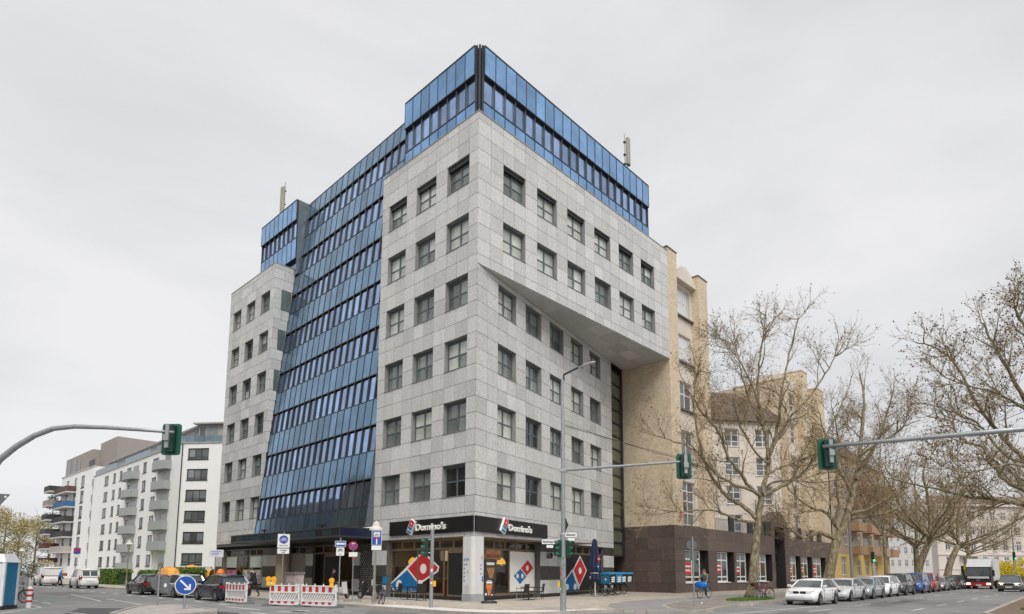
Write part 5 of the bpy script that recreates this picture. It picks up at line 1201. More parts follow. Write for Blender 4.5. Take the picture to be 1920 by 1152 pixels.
    for s in (1, -1):
        q = MB(); q.hexa([(hl-0.50, s*(Wd/2-0.075), zf-0.02), (hl-0.06, s*(Wd/2-0.33), zf-0.08), (hl-0.06, s*(Wd/2-0.62), zf-0.06), (hl-0.4, s*(Wd/2-0.6), zf-0.03), (hl-0.52, s*(Wd/2-0.10), zf+0.10), (hl-0.15, s*(Wd/2-0.34), zf+0.06), (hl-0.14, s*(Wd/2-0.60), zf+0.06), (hl-0.4, s*(Wd/2-0.6), zf+0.08)]); q.build('headlight', m_lit if lit else m_head, th, fix=True)
        q = MB(); ht = 0.45 if tail == 'van' else 0.17; z0 = belt-0.25 if tail != 'van' else belt-0.30
        q.hexa([(-hl+0.005, s*(Wd/2-0.17), z0), (-hl+0.30, s*(Wd/2-0.015), z0+0.02), (-hl+0.30, s*(Wd/2-0.015), z0+ht-0.02), (-hl+0.02, s*(Wd/2-0.15), z0+ht), (-hl+0.03, s*(Wd/2-(0.22 if tail == 'van' else 0.30)), z0), (-hl+0.3, s*(Wd/2-0.2), z0+0.02), (-hl+0.3, s*(Wd/2-0.2), z0+ht-0.02), (-hl+0.04, s*(Wd/2-(0.2 if tail == 'van' else 0.27)), z0+ht)]); q.build('tail_light', m_tail, th, fix=True)
        q = MB(); q.ext(rrect(0.20, 0.13, 0.05), (wb-0.05, s*(Wd/2+0.09)-0.05, belt+0.06), 'x', 0.09) if False else None
        q.hexa([(wb-0.22, s*(Wd/2-0.06), belt+0.02), (wb-0.08, s*(Wd/2-0.04), belt+0.02), (wb-0.10, s*(Wd/2+0.16), belt+0.03), (wb-0.20, s*(Wd/2+0.14), belt+0.03), (wb-0.22, s*(Wd/2-0.02), belt+0.14), (wb-0.08, s*(Wd/2-0.02), belt+0.12), (wb-0.11, s*(Wd/2+0.15), belt+0.15), (wb-0.20, s*(Wd/2+0.14), belt+0.16)]); q.build('mirror', pm, th, fix=True)
        for hx in (bp-0.35, bp+0.55):
            q = MB(); q.b(hx-0.11, hx+0.08, *sorted((s*(Wd/2-0.012), s*(Wd/2+0.012))), belt-0.16, belt-0.12); q.build('door_handle', pm, th)
    q = MB()
    for s in (1, -1):
        for xx in (bp, wb-0.18, bp-0.95):
            q.b(xx-0.007, xx+0.007, *sorted((s*(Wd/2-0.03), s*(Wd/2+0.0025))), 0.34, belt-0.08)
    q.build('door_seam', m_trim, th)
    q = MB()
    if grille == 'kidney':
        for s in (1, -1): q.ext(rrect(0.30, 0.15, 0.05), (hl-0.12, s*0.18, zf+0.005), 'x', 0.06)
    elif grille == 'none': q.b(hl-0.2, hl+0.004, -0.2, 0.2, zf-0.02, zf+0.01)
    else: q.b(hl-0.15, hl-0.028, -Wd*0.26, Wd*0.26, zf-0.06, zf+0.06)
    q.build('grille', m_trim, th)
    q = MB(); q.b(hl-0.18, hl-0.012, -Wd*0.36, Wd*0.36, 0.25, 0.35); q.build('air_intake', m_trim, th)
    if plate:
        q = MB(); q.b(hl-0.02, hl+0.012, -0.26, 0.26, 0.40, 0.51); q.build('number_plate', m_white, th)
        q = MB(); q.b(-hl-0.012, -hl+0.02, -0.26, 0.26, 0.66, 0.77); q.build('number_plate', m_white, th)
    return th
hR_ = AR+pi; hL_ = AR+pi/2
def RC(x, y=-12.6): return W(x, y, GZ)
G1 = 'cars parked along the right kerb'
p_white = paint('white', (0.80, 0.80, 0.80)); p_white2 = paint('pearl', (0.66, 0.67, 0.68)); p_silver = paint('silver', (0.38, 0.39, 0.40), 0.6); p_grey = paint('grey', (0.085, 0.087, 0.088), 0.4)
p_blue = paint('blue', (0.02, 0.075, 0.27), 0.2); p_red = paint('red', (0.36, 0.025, 0.025)); p_blk = paint('black', (0.012, 0.012, 0.014), 0.2); p_navy = paint('navy', (0.022, 0.026, 0.05), 0.4); p_ltblue = paint('light_silver', (0.42, 0.45, 0.47), 0.5)
car('parked_car', 'white hatchback with twin kidney grille, first in the row by the plane tree', RC(14.4, -12.7), hR_, p_white, 4.25, 1.78, 1.43, grille='kidney', group=G1)
car('parked_car', 'white sedan with dark grille parked second behind the white hatchback', RC(20.9, -12.5), hR_, p_white2, 4.5, 1.80, 1.43, hood=0.90, xs=(0.85, 0.05, -1.35, -2.0), ax=(1.40, -1.36), tail='sedan', group=G1)
car('parked_car', 'pale silver compact car parked third in the right hand row', RC(26.1, -12.5), hR_, p_ltblue, 4.15, 1.74, 1.48, hood=0.98, group=G1)
car('parked_car', 'tall white hatchback with black lower trim, fourth in the right hand row', RC(31.0, -12.45), hR_, p_white, 4.05, 1.78, 1.58, hood=1.02, belt=1.02, xs=(1.15, 0.45, -1.6, -1.92), ax=(1.30, -1.28), grille='none', group=G1)
car('parked_car', 'dark grey off-road wagon parked between the tall white hatchback and the blue van', RC(36.2, -12.4), hR_, p_grey, 4.6, 1.92, 1.75, hood=1.10, belt=1.12, xs=(0.95, 0.35, -1.85, -2.2), wr=0.37, ax=(1.42, -1.40), clear=0.26, trimlow=True, group=G1)
car('parked_van', 'bright blue compact van parked behind the dark grey off-road wagon', RC(43.2, -12.4), hR_, p_blue, 4.4, 1.80, 1.82, hood=1.08, belt=1.08, xs=(1.35, 0.65, -1.95, -2.12), ax=(1.45, -1.30), cat='van', group=G1)
car('parked_van', 'red compact van parked right behind the blue van', RC(48.8, -12.3), hR_, p_red, 4.2, 1.72, 1.82, hood=1.05, belt=1.06, xs=(1.25, 0.6, -1.9, -2.02), ax=(1.38, -1.30), cat='van', group=G1)
car('parked_car', 'silver hatchback parked behind the red van', RC(54.4, -12.3), hR_, p_silver, 4.0, 1.70, 1.48, group=G1)
car('parked_car', 'black sedan parked behind the silver hatchback', RC(60.4, -12.3), hR_, p_blk, 4.6, 1.8, 1.44, xs=(0.85, 0.05, -1.35, -2.0), ax=(1.4, -1.36), tail='sedan', group=G1)
car('parked_car', 'dark wagon farthest but one in the right hand row', RC(67.0, -12.3), hR_, p_grey, 4.7, 1.84, 1.62, hood=1.0, belt=1.02, group=G1)
car('parked_car', 'black car at the far end of the right hand row', RC(74.0, -12.3), hR_, p_blk, 4.5, 1.8, 1.5, group=G1)
car('parked_car', 'roof of a dark car showing behind the second and third parked white cars', W(25.0, -4.0, 0.0), hR_, p_grey, 4.2, 1.72, 1.45) if False else None
car('moving_car', 'dark grey hatchback with headlights on coming towards us beside the truck', W(57.5, -18.0, GZ), hR_, p_grey, 4.6, 1.92, 1.66, hood=1.0, belt=1.02, lit=True)
car('moving_car', 'grey car driving off left of the red truck', W(97, -13.6, GZ), AR, p_silver, 4.4, 1.8, 1.48)
G2 = 'cars parked along the left kerb'
car('parked_car', 'black estate car, farthest of the three parked on the left', W(-8.15, 26.1, GZ), hL_, p_blk, 4.75, 1.82, 1.46, xs=(0.85, 0.05, -1.75, -2.2), ax=(1.42, -1.42), group=G2)
car('parked_car', 'silver estate car parked between the black estate and the navy hatchback', W(-8.15, 19.6, GZ), hL_, p_silver, 4.7, 1.82, 1.48, xs=(0.85, 0.05, -1.75, -2.15), ax=(1.40, -1.42), group=G2)
car('parked_car', 'dark navy hatchback parked beside the red and white barriers', W(-8.15, 12.9, GZ), hL_, p_navy, 4.35, 1.78, 1.50, hood=0.98, belt=0.98, ax=(1.38, -1.32), group=G2)
car('delivery_van', 'small white van with two rear windows parked by the hedge', W(-7.7, 46.5, GZ), hL_, p_white, 4.3, 1.70, 1.85, hood=1.05, belt=1.08, xs=(1.2, 0.55, -1.98, -2.10), ax=(1.40, -1.30), tail='van', sidewin=False, cat='van', trimlow=True)
vb = car('delivery_van', 'larger white panel van with red door logo parked at the far left', W(-7.9, 61.5, GZ), hL_, p_white, 5.0, 1.98, 2.05, hood=1.15, belt=1.15, xs=(1.75, 1.05, -2.36, -2.46), ax=(1.62, -1.55), tail='van', tailwin=False, sidewin=False, cat='van', wr=0.34)
q = MB(); q.disc((-2.2, 0.992, 1.15), 0.22, 'y', 0.008, 16); q.build('side_logo', m_red, vb)
car('parked_car', 'car half hidden behind the portable toilet at the far left edge', W(-12.6, 60, GZ), hL_, p_silver, 4.4, 1.78, 1.45)

# ---------------- truck
tk = thing('box_truck', 'red and black truck with white box body and lit headlights on the right street', 'truck', W(67.5, -14.4, GZ), AR+pi)
p_tr = paint('truck_red', (0.42, 0.02, 0.02))
q = MB(); q.b(-6.4, -0.3, -1.25, 1.25, 1.0, 3.55); q.build('cargo_box', M('box_white', (0.66, 0.66, 0.66), 0.5, dirt=0.08), tk)
q = MB(); q.hexa([(-0.2, -1.2, 0.55), (1.75, -1.2, 0.55), (1.75, 1.2, 0.55), (-0.2, 1.2, 0.55), (-0.2, -1.18, 2.55), (1.45, -1.15, 2.55), (1.45, 1.15, 2.55), (-0.2, 1.18, 2.55)]); q.build('cab', m_trim, tk, fix=True)
q = MB(); q.hexa([(0.0, -1.15, 2.555), (1.3, -1.1, 2.555), (1.3, 1.1, 2.555), (0, 1.15, 2.555), (-0.2, -1.2, 3.5), (0.25, -1.05, 3.45), (0.25, 1.05, 3.45), (-0.2, 1.2, 3.5)]); q.build('wind_deflector', p_white2, tk, fix=True)
q = MB(); q.hexa([(1.70, -1.12, 1.52), (1.70, 1.12, 1.52), (1.52, 1.06, 2.42), (1.52, -1.06, 2.42), (1.60, -1.12, 1.52), (1.60, 1.12, 1.52), (1.44, 1.06, 2.42), (1.44, -1.06, 2.42)]); q.build('windscreen', m_carglass, tk, fix=True)
q = MB(); q.b(1.5, 1.86, -1.2, 1.2, 0.35, 0.78); q.build('bumper', p_tr, tk)
q = MB(); q.b(1.66, 1.80, -1.0, 1.0, 1.22, 1.46); q.build('cab_band', p_white2, tk)
for s in (1, -1):
    q = MB(); q.b(1.8, 1.88, *sorted((s*0.75, s*1.12)), 0.52, 0.72); q.build('headlight', m_lit, tk)
    q = MB(); q.b(1.2, 1.4, *sorted((s*1.28, s*1.5)), 1.5, 2.2); q.build('mirror', m_trim, tk)
    tw, rw = WM.setdefault((0.45,), wheel_meshes(0.45, 0.28))
    for xa in (0.9, -4.2): w_ = inst('wheel', tw, tk, (xa, s*1.05, 0.45)); inst('rim', rw, w_)
q = MB(); q.b(1.86, 1.9, -0.26, 0.26, 0.42, 0.53); q.build('number_plate', m_white, tk)
q = MB()
for k in range(20): a = 2*pi*k/20; b = 2*pi*(k+1)/20; q.tube([(1.80, 0.16*cos(a), 1.08+0.16*sin(a)), (1.80, 0.16*cos(b), 1.08+0.16*sin(b))], 0.018, 4, cap=False)
for k in range(3): a = pi/2+2*pi*k/3; q.tube([(1.8, 0, 1.08), (1.8, 0.16*cos(a), 1.08+0.16*sin(a))], 0.016, 4)
q.build('star_badge', m_metal, tk)
for k in range(11):
    if k != 5: y_ = 0.62-0.124*k; MB().hexa([(0.735, y_-0.035, 2.98), (0.735, y_+0.03, 2.98), (0.72, y_+0.03, 2.98), (0.72, y_-0.035, 2.98), (0.655, y_-0.035, 3.08), (0.655, y_+0.03, 3.08), (0.64, y_+0.03, 3.08), (0.64, y_-0.035, 3.08)]).build('lettering_mark', m_trim, tk)
# ================================================================== trees
def bark_mat():
    m = bpy.data.materials.new('plane_bark'); m.use_nodes = True; nt = m.node_tree; N = nt.nodes; L = nt.links; p = N['Principled BSDF']; p.inputs['Roughness'].default_value = 0.85
    tc = N.new('ShaderNodeTexCoord'); mp = N.new('ShaderNodeMapping'); mp.inputs['Scale'].default_value = (1, 1, 0.45); L.new(tc.outputs['Object'], mp.inputs[0])
    n = N.new('ShaderNodeTexNoise'); n.inputs['Scale'].default_value = 5.5; n.inputs['Detail'].default_value = 6; n.inputs['Roughness'].default_value = 0.7; L.new(mp.outputs[0], n.inputs['Vector'])
    cr = N.new('ShaderNodeValToRGB'); L.new(n.outputs['Fac'], cr.inputs[0]); e = cr.color_ramp.elements
    e[0].position = 0.36; e[0].color = (0.095, 0.076, 0.048, 1); e[1].position = 0.66; e[1].color = (0.40, 0.34, 0.215, 1)
    k = e.new(0.5); k.color = (0.20, 0.165, 0.10, 1)
    L.new(cr.outputs[0], p.inputs['Base Color'])
    bn = N.new('ShaderNodeBump'); bn.inputs['Strength'].default_value = 0.5; bn.inputs['Distance'].default_value = 0.04; L.new(n.outputs['Fac'], bn.inputs['Height']); L.new(bn.outputs[0], p.inputs['Normal'])
    return m
m_bark = bark_mat()
m_twig = M('twig_brown', (0.27, 0.205, 0.115), 0.85, var=0.3, scale=2)
m_seed = M('seed_ball_brown', (0.065, 0.036, 0.020), 0.9, var=0.3, scale=3)
m_bud = M('bud_ochre', (0.30, 0.19, 0.055), 0.8, var=0.35, scale=3)
def make_tree(name, label, base, trunk, limbs, seed, sub=8, twig=5, reach=2.6, rtr=0.36, group='bare plane trees along the right street', nseed=300, nbud=900, up=0.25, lv2=0.6, ntw=4, sides=8, seedr=0.04, lf=0.76):
    """trunk and limbs: lists of 3-D points (world); limbs = [(points, start radius)]"""
    R = random.Random(seed); th = thing(name, label, 'tree', base, 0, group); B0 = Vector(base)
    tr, br, tw = MB(), MB(), MB(); tips = []
    def smooth(pts, n=3):
        pts = [Vector(p) for p in pts]; out = []
        for i in range(len(pts)-1):
            p0 = pts[max(0, i-1)]; p1 = pts[i]; p2 = pts[i+1]; p3 = pts[min(len(pts)-1, i+2)]
            for k in range(n):
                t = k/n; out.append(0.5*((2*p1)+(p2-p0)*t+(2*p0-5*p1+4*p2-p3)*t*t+(3*p1-p0-3*p2+p3)*t**3))
        out.append(pts[-1]); return out
    def rvec(): 
        v = Vector((R.gauss(0, 1), R.gauss(0, 1), R.gauss(0, 1))); return v.normalized()
    def walk(p, d, length, n, wig, upw):
        pts = [p.copy()]; q = p.copy(); d = d.normalized()
        for k in range(n):
            d = (d+rvec()*wig+Vector((0, 0, upw))).normalized(); q = q+d*(length/n); pts.append(q.copy())
        return pts
    tp = smooth(trunk, 3); n = len(tp)
    rads = [rtr*(1.55 if i == 0 else 1.25 if i == 1 else 1.0)*(1-0.42*i/n) for i in range(n)]
    tr.tube([p-B0 for p in tp], rads, 12)
    def twigs(p, d, ln):
        pts = walk(p, d, ln, 4, 0.28, 0.05); tw.tube([q-B0 for q in pts], [0.013, 0.011, 0.009, 0.007, 0.005], 3, cap=False); tips.append(pts)
        for _ in range(ntw):
            i = R.choice((1, 2, 3)); dd = (d+rvec()*0.9).normalized(); pp = walk(pts[i], dd, ln*R.uniform(0.35, 0.7), 3, 0.3, 0.0); tw.tube([q-B0 for q in pp], [0.008, 0.007, 0.006, 0.004], 3, cap=False); tips.append(pp)
    def spray(pts, r0, lvl, rch):
        m = len(pts); cnt = sub if lvl == 1 else twig
        for c in range(cnt):
            f = R.uniform(0.22 if lvl == 1 else 0.15, 1.0); i = min(m-2, int(f*(m-1))); p = pts[i]; d = (pts[i+1]-pts[i]).normalized()
            side = rvec(); side = (side-d*side.dot(d)); side = side.normalized() if side.length > 1e-3 else rvec()
            dd = (d*R.uniform(0.35, 0.9)+side*R.uniform(0.5, 1.0)+Vector((0, 0, up))).normalized(); ln = rch*R.uniform(0.6, 1.15)*(1.1-0.35*f)
            if lvl == 1:
                r1 = max(0.022, r0*0.38*(1-0.5*f)); pp = walk(p, dd, ln, 7, 0.22, up*0.22)
                br.tube([q-B0 for q in pp], [r1*(1-0.75*k/7) for k in range(8)], 5, cap=False); spray(pp, r1, 2, rch*lv2)
            else: twigs(p, dd, ln)
        if lvl == 1:
            for _ in range(3): twigs(pts[-1], (pts[-1]-pts[-2]).normalized()+rvec()*0.5, rch*0.6)
        else: twigs(pts[-1], (pts[-1]-pts[-2]).normalized(), rch*0.6)
    for pts, r0 in limbs:
        q = smooth(pts, 4); m = len(q)
        q = [p+rvec()*0.05*(0 if i == 0 else 1) for i, p in enumerate(q)]
        tr.tube([p-B0 for p in q], [max(0.018, lf*r0*(1-0.80*i/(m-1))) for i in range(m)], sides, cap=False); spray(q, r0, 1, reach)
    tr.build('trunk', m_bark, th, smooth=True); tag(br.build('branches', m_bark, th), kind='stuff'); tag(tw.build('twigs', m_twig, th), kind='stuff')
    sd = MB()
    for _ in range(nseed):
        p = R.choice(tips)[-1]-B0+Vector((R.uniform(-0.05, 0.05), R.uniform(-0.05, 0.05), -R.uniform(0.0, 0.12))); r = seedr*R.uniform(0.7, 1.2)
        n0 = len(sd.v); sd.v += [(p.x+r, p.y, p.z), (p.x-r, p.y, p.z), (p.x, p.y+r, p.z), (p.x, p.y-r, p.z), (p.x, p.y, p.z+r), (p.x, p.y, p.z-r)]
        for a, b, c in ((0, 2, 4), (2, 1, 4), (1, 3, 4), (3, 0, 4), (2, 0, 5), (1, 2, 5), (3, 1, 5), (0, 3, 5)): sd._f((n0+a, n0+b, n0+c))
    tag(sd.build('seed_balls', m_seed, th), kind='stuff')
    if nbud:
        bd = MB()
        for _ in range(nbud):
            q = R.choice(tips); p = q[R.randrange(1, len(q))]-B0; a = rvec()*seedr*1.5; b = rvec()*seedr*1.1
            bd.poly([p, p+a, p+a+b, p+b*0.6])
        tag(bd.build('buds', m_bud, th), kind='stuff')
    return th
def pxl(pts, d0, off, pw=1.0):
    n = len(pts); return [px_depth(u, v, d0+off*(k/(n-1))**pw) for k, (u, v) in enumerate(pts)]
# first plane tree, with the grass at its foot
D1 = 40.3
T1 = pxl([(1408, 1123), (1412, 1080), (1416, 1030), (1420, 990), (1424, 955), (1429, 925)], D1, 0.2)
L1 = [(pxl([(1416, 980), (1390, 976), (1365, 968), (1340, 958), (1305, 957), (1270, 961), (1235, 955), (1205, 950)], D1, -2.5), 0.13),
      (pxl([(1418, 972), (1395, 950), (1365, 932), (1340, 902), (1318, 858), (1306, 805), (1301, 764), (1304, 720), (1312, 680)], D1, 1.8), 0.20),
      (pxl([(1428, 928), (1383, 911), (1355, 897), (1334, 880), (1318, 858), (1290, 838), (1255, 826), (1225, 815)], D1, -2.2), 0.15),
      (pxl([(1424, 930), (1406, 914), (1385, 885), (1367, 861), (1355, 831), (1343, 803), (1320, 777), (1295, 740), (1275, 700)], D1, -1.2), 0.17),
      (pxl([(1429, 925), (1437, 890), (1441, 865), (1437, 820), (1428, 789), (1423, 753), (1421, 715), (1425, 670), (1433, 620), (1436, 590)], D1, 0.8), 0.22),
      (pxl([(1440, 870), (1446, 842), (1460, 789), (1465, 742), (1476, 680), (1490, 625), (1497, 595)], D1, 2.0), 0.17),
      (pxl([(1441, 860), (1450, 838), (1472, 793), (1500, 762), (1535, 722), (1560, 680), (1585, 640)], D1, -1.6), 0.16),
      (pxl([(1431, 929), (1460, 915), (1484, 903), (1504, 888), (1530, 855), (1555, 805), (1580, 755), (1600, 700)], D1, 2.4), 0.18),
      (pxl([(1433, 915), (1460, 903), (1500, 902), (1530, 905), (1565, 900), (1600, 896)], D1, -2.5), 0.11),
      (pxl([(1438, 890), (1456, 880), (1480, 870), (1505, 860), (1545, 845), (1580, 815), (1615, 790)], D1, 1.0), 0.14),
      (pxl([(1430, 800), (1410, 760), (1395, 720), (1385, 670), (1375, 630)], D1+0.5, 1.2), 0.11),
      (pxl([(1424, 760), (1400, 700), (1370, 655), (1345, 625)], D1+0.6, -1.0), 0.09),
      (pxl([(1440, 870), (1415, 845), (1398, 815), (1385, 790), (1378, 760), (1380, 730)], D1, -1.8), 0.10)]
make_tree('plane_tree', 'large bare plane tree with mottled trunk in a grass patch before the brown base', px_ground(1408, 1122.5), T1, L1, 11, sub=11, twig=8, reach=2.4, rtr=0.30, nseed=2400, nbud=5200, ntw=4)
D2 = W(31.3, -8.5).y
T2 = pxl([(1548, 1107), (1556, 1070), (1563, 1035), (1570, 1010), (1580, 992), (1588, 970), (1592, 950)], D2, 0.0)
L2 = [(pxl([(1568, 1011), (1542, 1000), (1529, 1000), (1516, 1008), (1502, 1007), (1488, 997), (1465, 983), (1440, 970)], D2, -2.5), 0.20),
      (pxl([(1578, 997), (1564, 982), (1556, 967), (1542, 958), (1525, 953), (1503, 940), (1480, 918), (1462, 895)], D2, 1.5), 0.17),
      (pxl([(1564, 982), (1570, 965), (1573, 944), (1568, 916), (1569, 891), (1573, 850), (1568, 800), (1560, 760)], D2, -1.5), 0.15),
      (pxl([(1588, 968), (1607, 960), (1635, 953), (1653, 940), (1680, 922), (1705, 900)], D2, -1.8), 0.14),
      (pxl([(1588, 978), (1604, 971), (1626, 968), (1653, 964), (1680, 953), (1710, 935)], D2, 2.2), 0.14),
      (pxl([(1592, 952), (1598, 931), (1606, 898), (1612, 850), (1616, 800), (1620, 750), (1612, 700)], D2, 0.8), 0.27),
      (pxl([(1597, 930), (1589, 907), (1575, 885), (1558, 850), (1545, 810), (1535, 770)], D2, -1.0), 0.16),
      (pxl([(1606, 900), (1625, 865), (1648, 820), (1665, 770), (1675, 730)], D2, 1.5), 0.17),
      (pxl([(1612, 855), (1640, 835), (1670, 820), (1695, 800), (1720, 790)], D2, -2.0), 0.12)]
make_tree('plane_tree', 'leaning bare plane tree with two snaking low limbs behind the white parked cars', W(31.3, -8.5), T2, L2, 12, sub=11, twig=8, reach=3.0, rtr=0.42, nseed=2000, nbud=4600, ntw=4, seedr=0.045, lf=1.05)
def auto_tree(label, bx, by, hgt, spread, seed, rtr=0.4, lean=(0, 0), fork=4.0, nl=7, z0=0.0, **kw):
    R = random.Random(seed); b = W(bx, by, z0); lean = Vector((lean[0], lean[1], 0))
    tr = [b, b+Vector((0, 0, fork*0.5))+lean*0.3, b+Vector((0, 0, fork))+lean]
    top = tr[-1]; lm = []
    lm.append(([tr[-1]-Vector((0, 0, 0.3)), top+Vector((R.uniform(-.5, .5), 0, (hgt-fork)*0.35)), top+Vector((R.uniform(-1, 1), R.uniform(-1, 1), (hgt-fork)*0.7)), top+Vector((R.uniform(-1, 1), R.uniform(-1, 1), hgt-fork-1))], rtr*0.62))
    for k in range(nl):
        a = 2*pi*k/nl+R.uniform(-0.4, 0.4); el = R.uniform(0.1, 1.0); s = spread*R.uniform(0.75, 1.1); hz = (hgt-fork)*(0.25+0.6*el)
        st = top+Vector((0, 0, -0.4+R.uniform(0, 1.6)*el))
        p1 = st+Vector((cos(a)*s*0.35, sin(a)*s*0.35, hz*0.25)); p2 = st+Vector((cos(a+0.15)*s*0.7, sin(a+0.15)*s*0.7, hz*0.6)); p3 = st+Vector((cos(a+0.1)*s, sin(a+0.1)*s, hz))
        lm.append(([st, p1, p2, p3], rtr*R.uniform(0.32, 0.48)))
    return make_tree('plane_tree', label, b, tr, lm, seed, rtr=rtr, **kw)
far_kw = dict(sub=9, twig=7, ntw=3, nseed=500, nbud=3000, sides=6, seedr=0.06)
auto_tree('slender young plane tree standing beyond the yellow house front', 47.0, -9.3, 17, 5.0, 21, 0.20, fork=5.5, nl=7, reach=2.6, **far_kw)
auto_tree('stout leaning plane tree with pale trunk behind the blue and red vans', 62.0, -9.0, 17, 9.0, 22, 0.48, lean=(1.6, -0.3), fork=5.2, nl=9, reach=3.6, **far_kw)
auto_tree('dark plane tree trunk just left of the leaning pale one', 68.5, -8.0, 16, 8.0, 23, 0.40, fork=5.0, nl=8, reach=3.4, **far_kw)
auto_tree('forked plane tree right of the leaning pale one', 80.0, -9.2, 16, 9.5, 24, 0.50, lean=(2.0, 0), fork=5.5, nl=9, reach=3.6, **far_kw)
auto_tree('far plane tree at the end of the row of parked cars', 96.0, -9.2, 15, 9.0, 25, 0.45, lean=(1.0, 0), fork=5.0, nl=8, reach=3.6, **far_kw)
# trees on the median, limbs reaching in from the right edge
DM = 31.0
TM = pxl([(2006, 1155), (2006, 1060), (2004, 985), (2000, 940)], DM, 0)
LM = [(pxl([(2000, 945), (1960, 948), (1920, 946), (1880, 940), (1843, 936), (1790, 925), (1730, 912), (1690, 902), (1660, 895)], DM, 5.0), 0.17),
      (pxl([(2000, 942), (1955, 932), (1920, 919), (1885, 902), (1868, 880), (1852, 862), (1845, 842), (1815, 830), (1792, 812), (1780, 790), (1740, 780)], DM, 2.0), 0.17),
      (pxl([(2002, 930), (1965, 900), (1930, 870), (1890, 830), (1860, 795), (1830, 753), (1795, 690), (1757, 655), (1715, 642)], DM, 4.0), 0.20),
      (pxl([(2002, 925), (1970, 860), (1935, 780), (1905, 720), (1874, 665), (1852, 625), (1838, 600)], DM, 1.0), 0.20),
      (pxl([(2004, 920), (1980, 820), (1960, 720), (1940, 650), (1915, 605), (1900, 575)], DM, -1.5), 0.20),
      (pxl([(2004, 920), (2000, 800), (1985, 690), (1968, 630), (1950, 580), (1938, 540)], DM, 2.0), 0.20),
      (pxl([(1925, 870), (1880, 850), (1840, 800), (1800, 780), (1750, 760), (1710, 755)], DM+1, 4.0), 0.10),
      (pxl([(1960, 800), (1910, 760), (1860, 735), (1800, 720), (1760, 700)], DM, -3.0), 0.11),
      (pxl([(1950, 890), (1900, 870), (1850, 880), (1800, 885), (1760, 870)], DM, -2.0), 0.09)]
make_tree('plane_tree', 'big bare plane tree on the median whose limbs reach in from the right edge', px_depth(2006, 1133, DM)*1.0-Vector((0, 0, px_depth(2006, 1133, DM).z)), TM, LM, 31, sub=11, twig=8, reach=2.2, rtr=0.38, nseed=2800, nbud=3800, ntw=4, group='bare plane trees on the median', seedr=0.042)
auto_tree('farther bare plane tree on the median behind the yellow bushes', 64, -25.5, 16, 9.0, 33, 0.45, fork=5.0, nl=9, reach=3.6, **far_kw)
auto_tree('next bare plane tree on the median, right of the truck', 44, -24.8, 15, 7.5, 34, 0.42, fork=6.0, nl=8, reach=3.2, **far_kw)
# ---------------- leafy things
def leaf_cloud(mb, c, rx, ry, rz, n, size, R, flat=0.0, hollow=0.5):
    for _ in range(n):
        while True:
            x, y, z = R.uniform(-1, 1), R.uniform(-1, 1), R.uniform(-1, 1); q = x*x+y*y+z*z
            if hollow*hollow < q < 1: break
        p = Vector((c[0]+x*rx, c[1]+y*ry, c[2]+z*rz)); a = Vector((R.gauss(0, 1), R.gauss(0, 1), R.gauss(0, 1))).normalized()*size; b = Vector((R.gauss(0, 1), R.gauss(0, 1), R.gauss(0, 1))).normalized()*size*0.7
        mb.poly([p-a*0.5, p+b*0.5, p+a*0.5, p-b*0.5])
def shrub(name, label, cat, base, blobs, mat, n, size, seed, group=None, stem=True, part='foliage', hollow=0.4):
    R = random.Random(seed); th = thing(name, label, cat, base, 0, group); mb = MB()
    for (x, y, z, rx, ry, rz) in blobs: leaf_cloud(mb, (x, y, z), rx, ry, rz, int(n*rx*rz), size, R, hollow=hollow)
    tag(mb.build(part, mat, th), kind='stuff')
    if stem:
        s = MB()
        for (x, y, z, rx, ry, rz) in blobs:
            s.tube([(x*0.2, y*0.2, 0), (x*0.6, y*0.6, z*0.5), (x, y, z)], [0.10, 0.07, 0.03], 5)
        s.build('stems', m_twig, th)
    return th
m_fors = M('forsythia_yellow', (0.62, 0.50, 0.02), 0.75, var=0.3, scale=3); m_hedge = M('hedge_green', (0.10, 0.17, 0.025), 0.75, var=0.45, scale=5); m_spring = M('spring_leaf', (0.33, 0.26, 0.095), 0.8, var=0.5, scale=1.5); m_spring2 = M('olive_leaf', (0.25, 0.24, 0.07), 0.8, var=0.45, scale=1.5); m_dkgreen = M('evergreen', (0.03, 0.055, 0.02), 0.8, var=0.4, scale=3)
for i, (u_, d_, lab) in enumerate(((1858, 92, 'yellow forsythia bush right behind the truck'), (1912, 84, 'yellow forsythia bush at the right edge of the picture'))):
    b_ = px_depth(u_, 1076, d_); shrub('forsythia_bush', lab, 'bush', (b_.x, b_.y, 0), [(-2.2, 0, 1.9, 2.2, 1.6, 1.5), (0.6, 0.3, 2.2, 2.4, 1.8, 1.7), (2.8, 0, 1.7, 2.0, 1.6, 1.4), (-0.8, -0.4, 1.2, 2.6, 1.6, 1.1)], m_fors, 520, 0.20, 50+i, 'forsythia bushes on the median')
shrub('green_bush', 'dark green undergrowth below the yellow forsythia', 'bush', (px_depth(1912, 1076, 80).x, px_depth(1912, 1076, 80).y, 0), [(-1.5, 0, 0.6, 2.4, 1.2, 0.7), (1.5, 0, 0.6, 2.4, 1.2, 0.8)], m_dkgreen, 420, 0.16, 57)
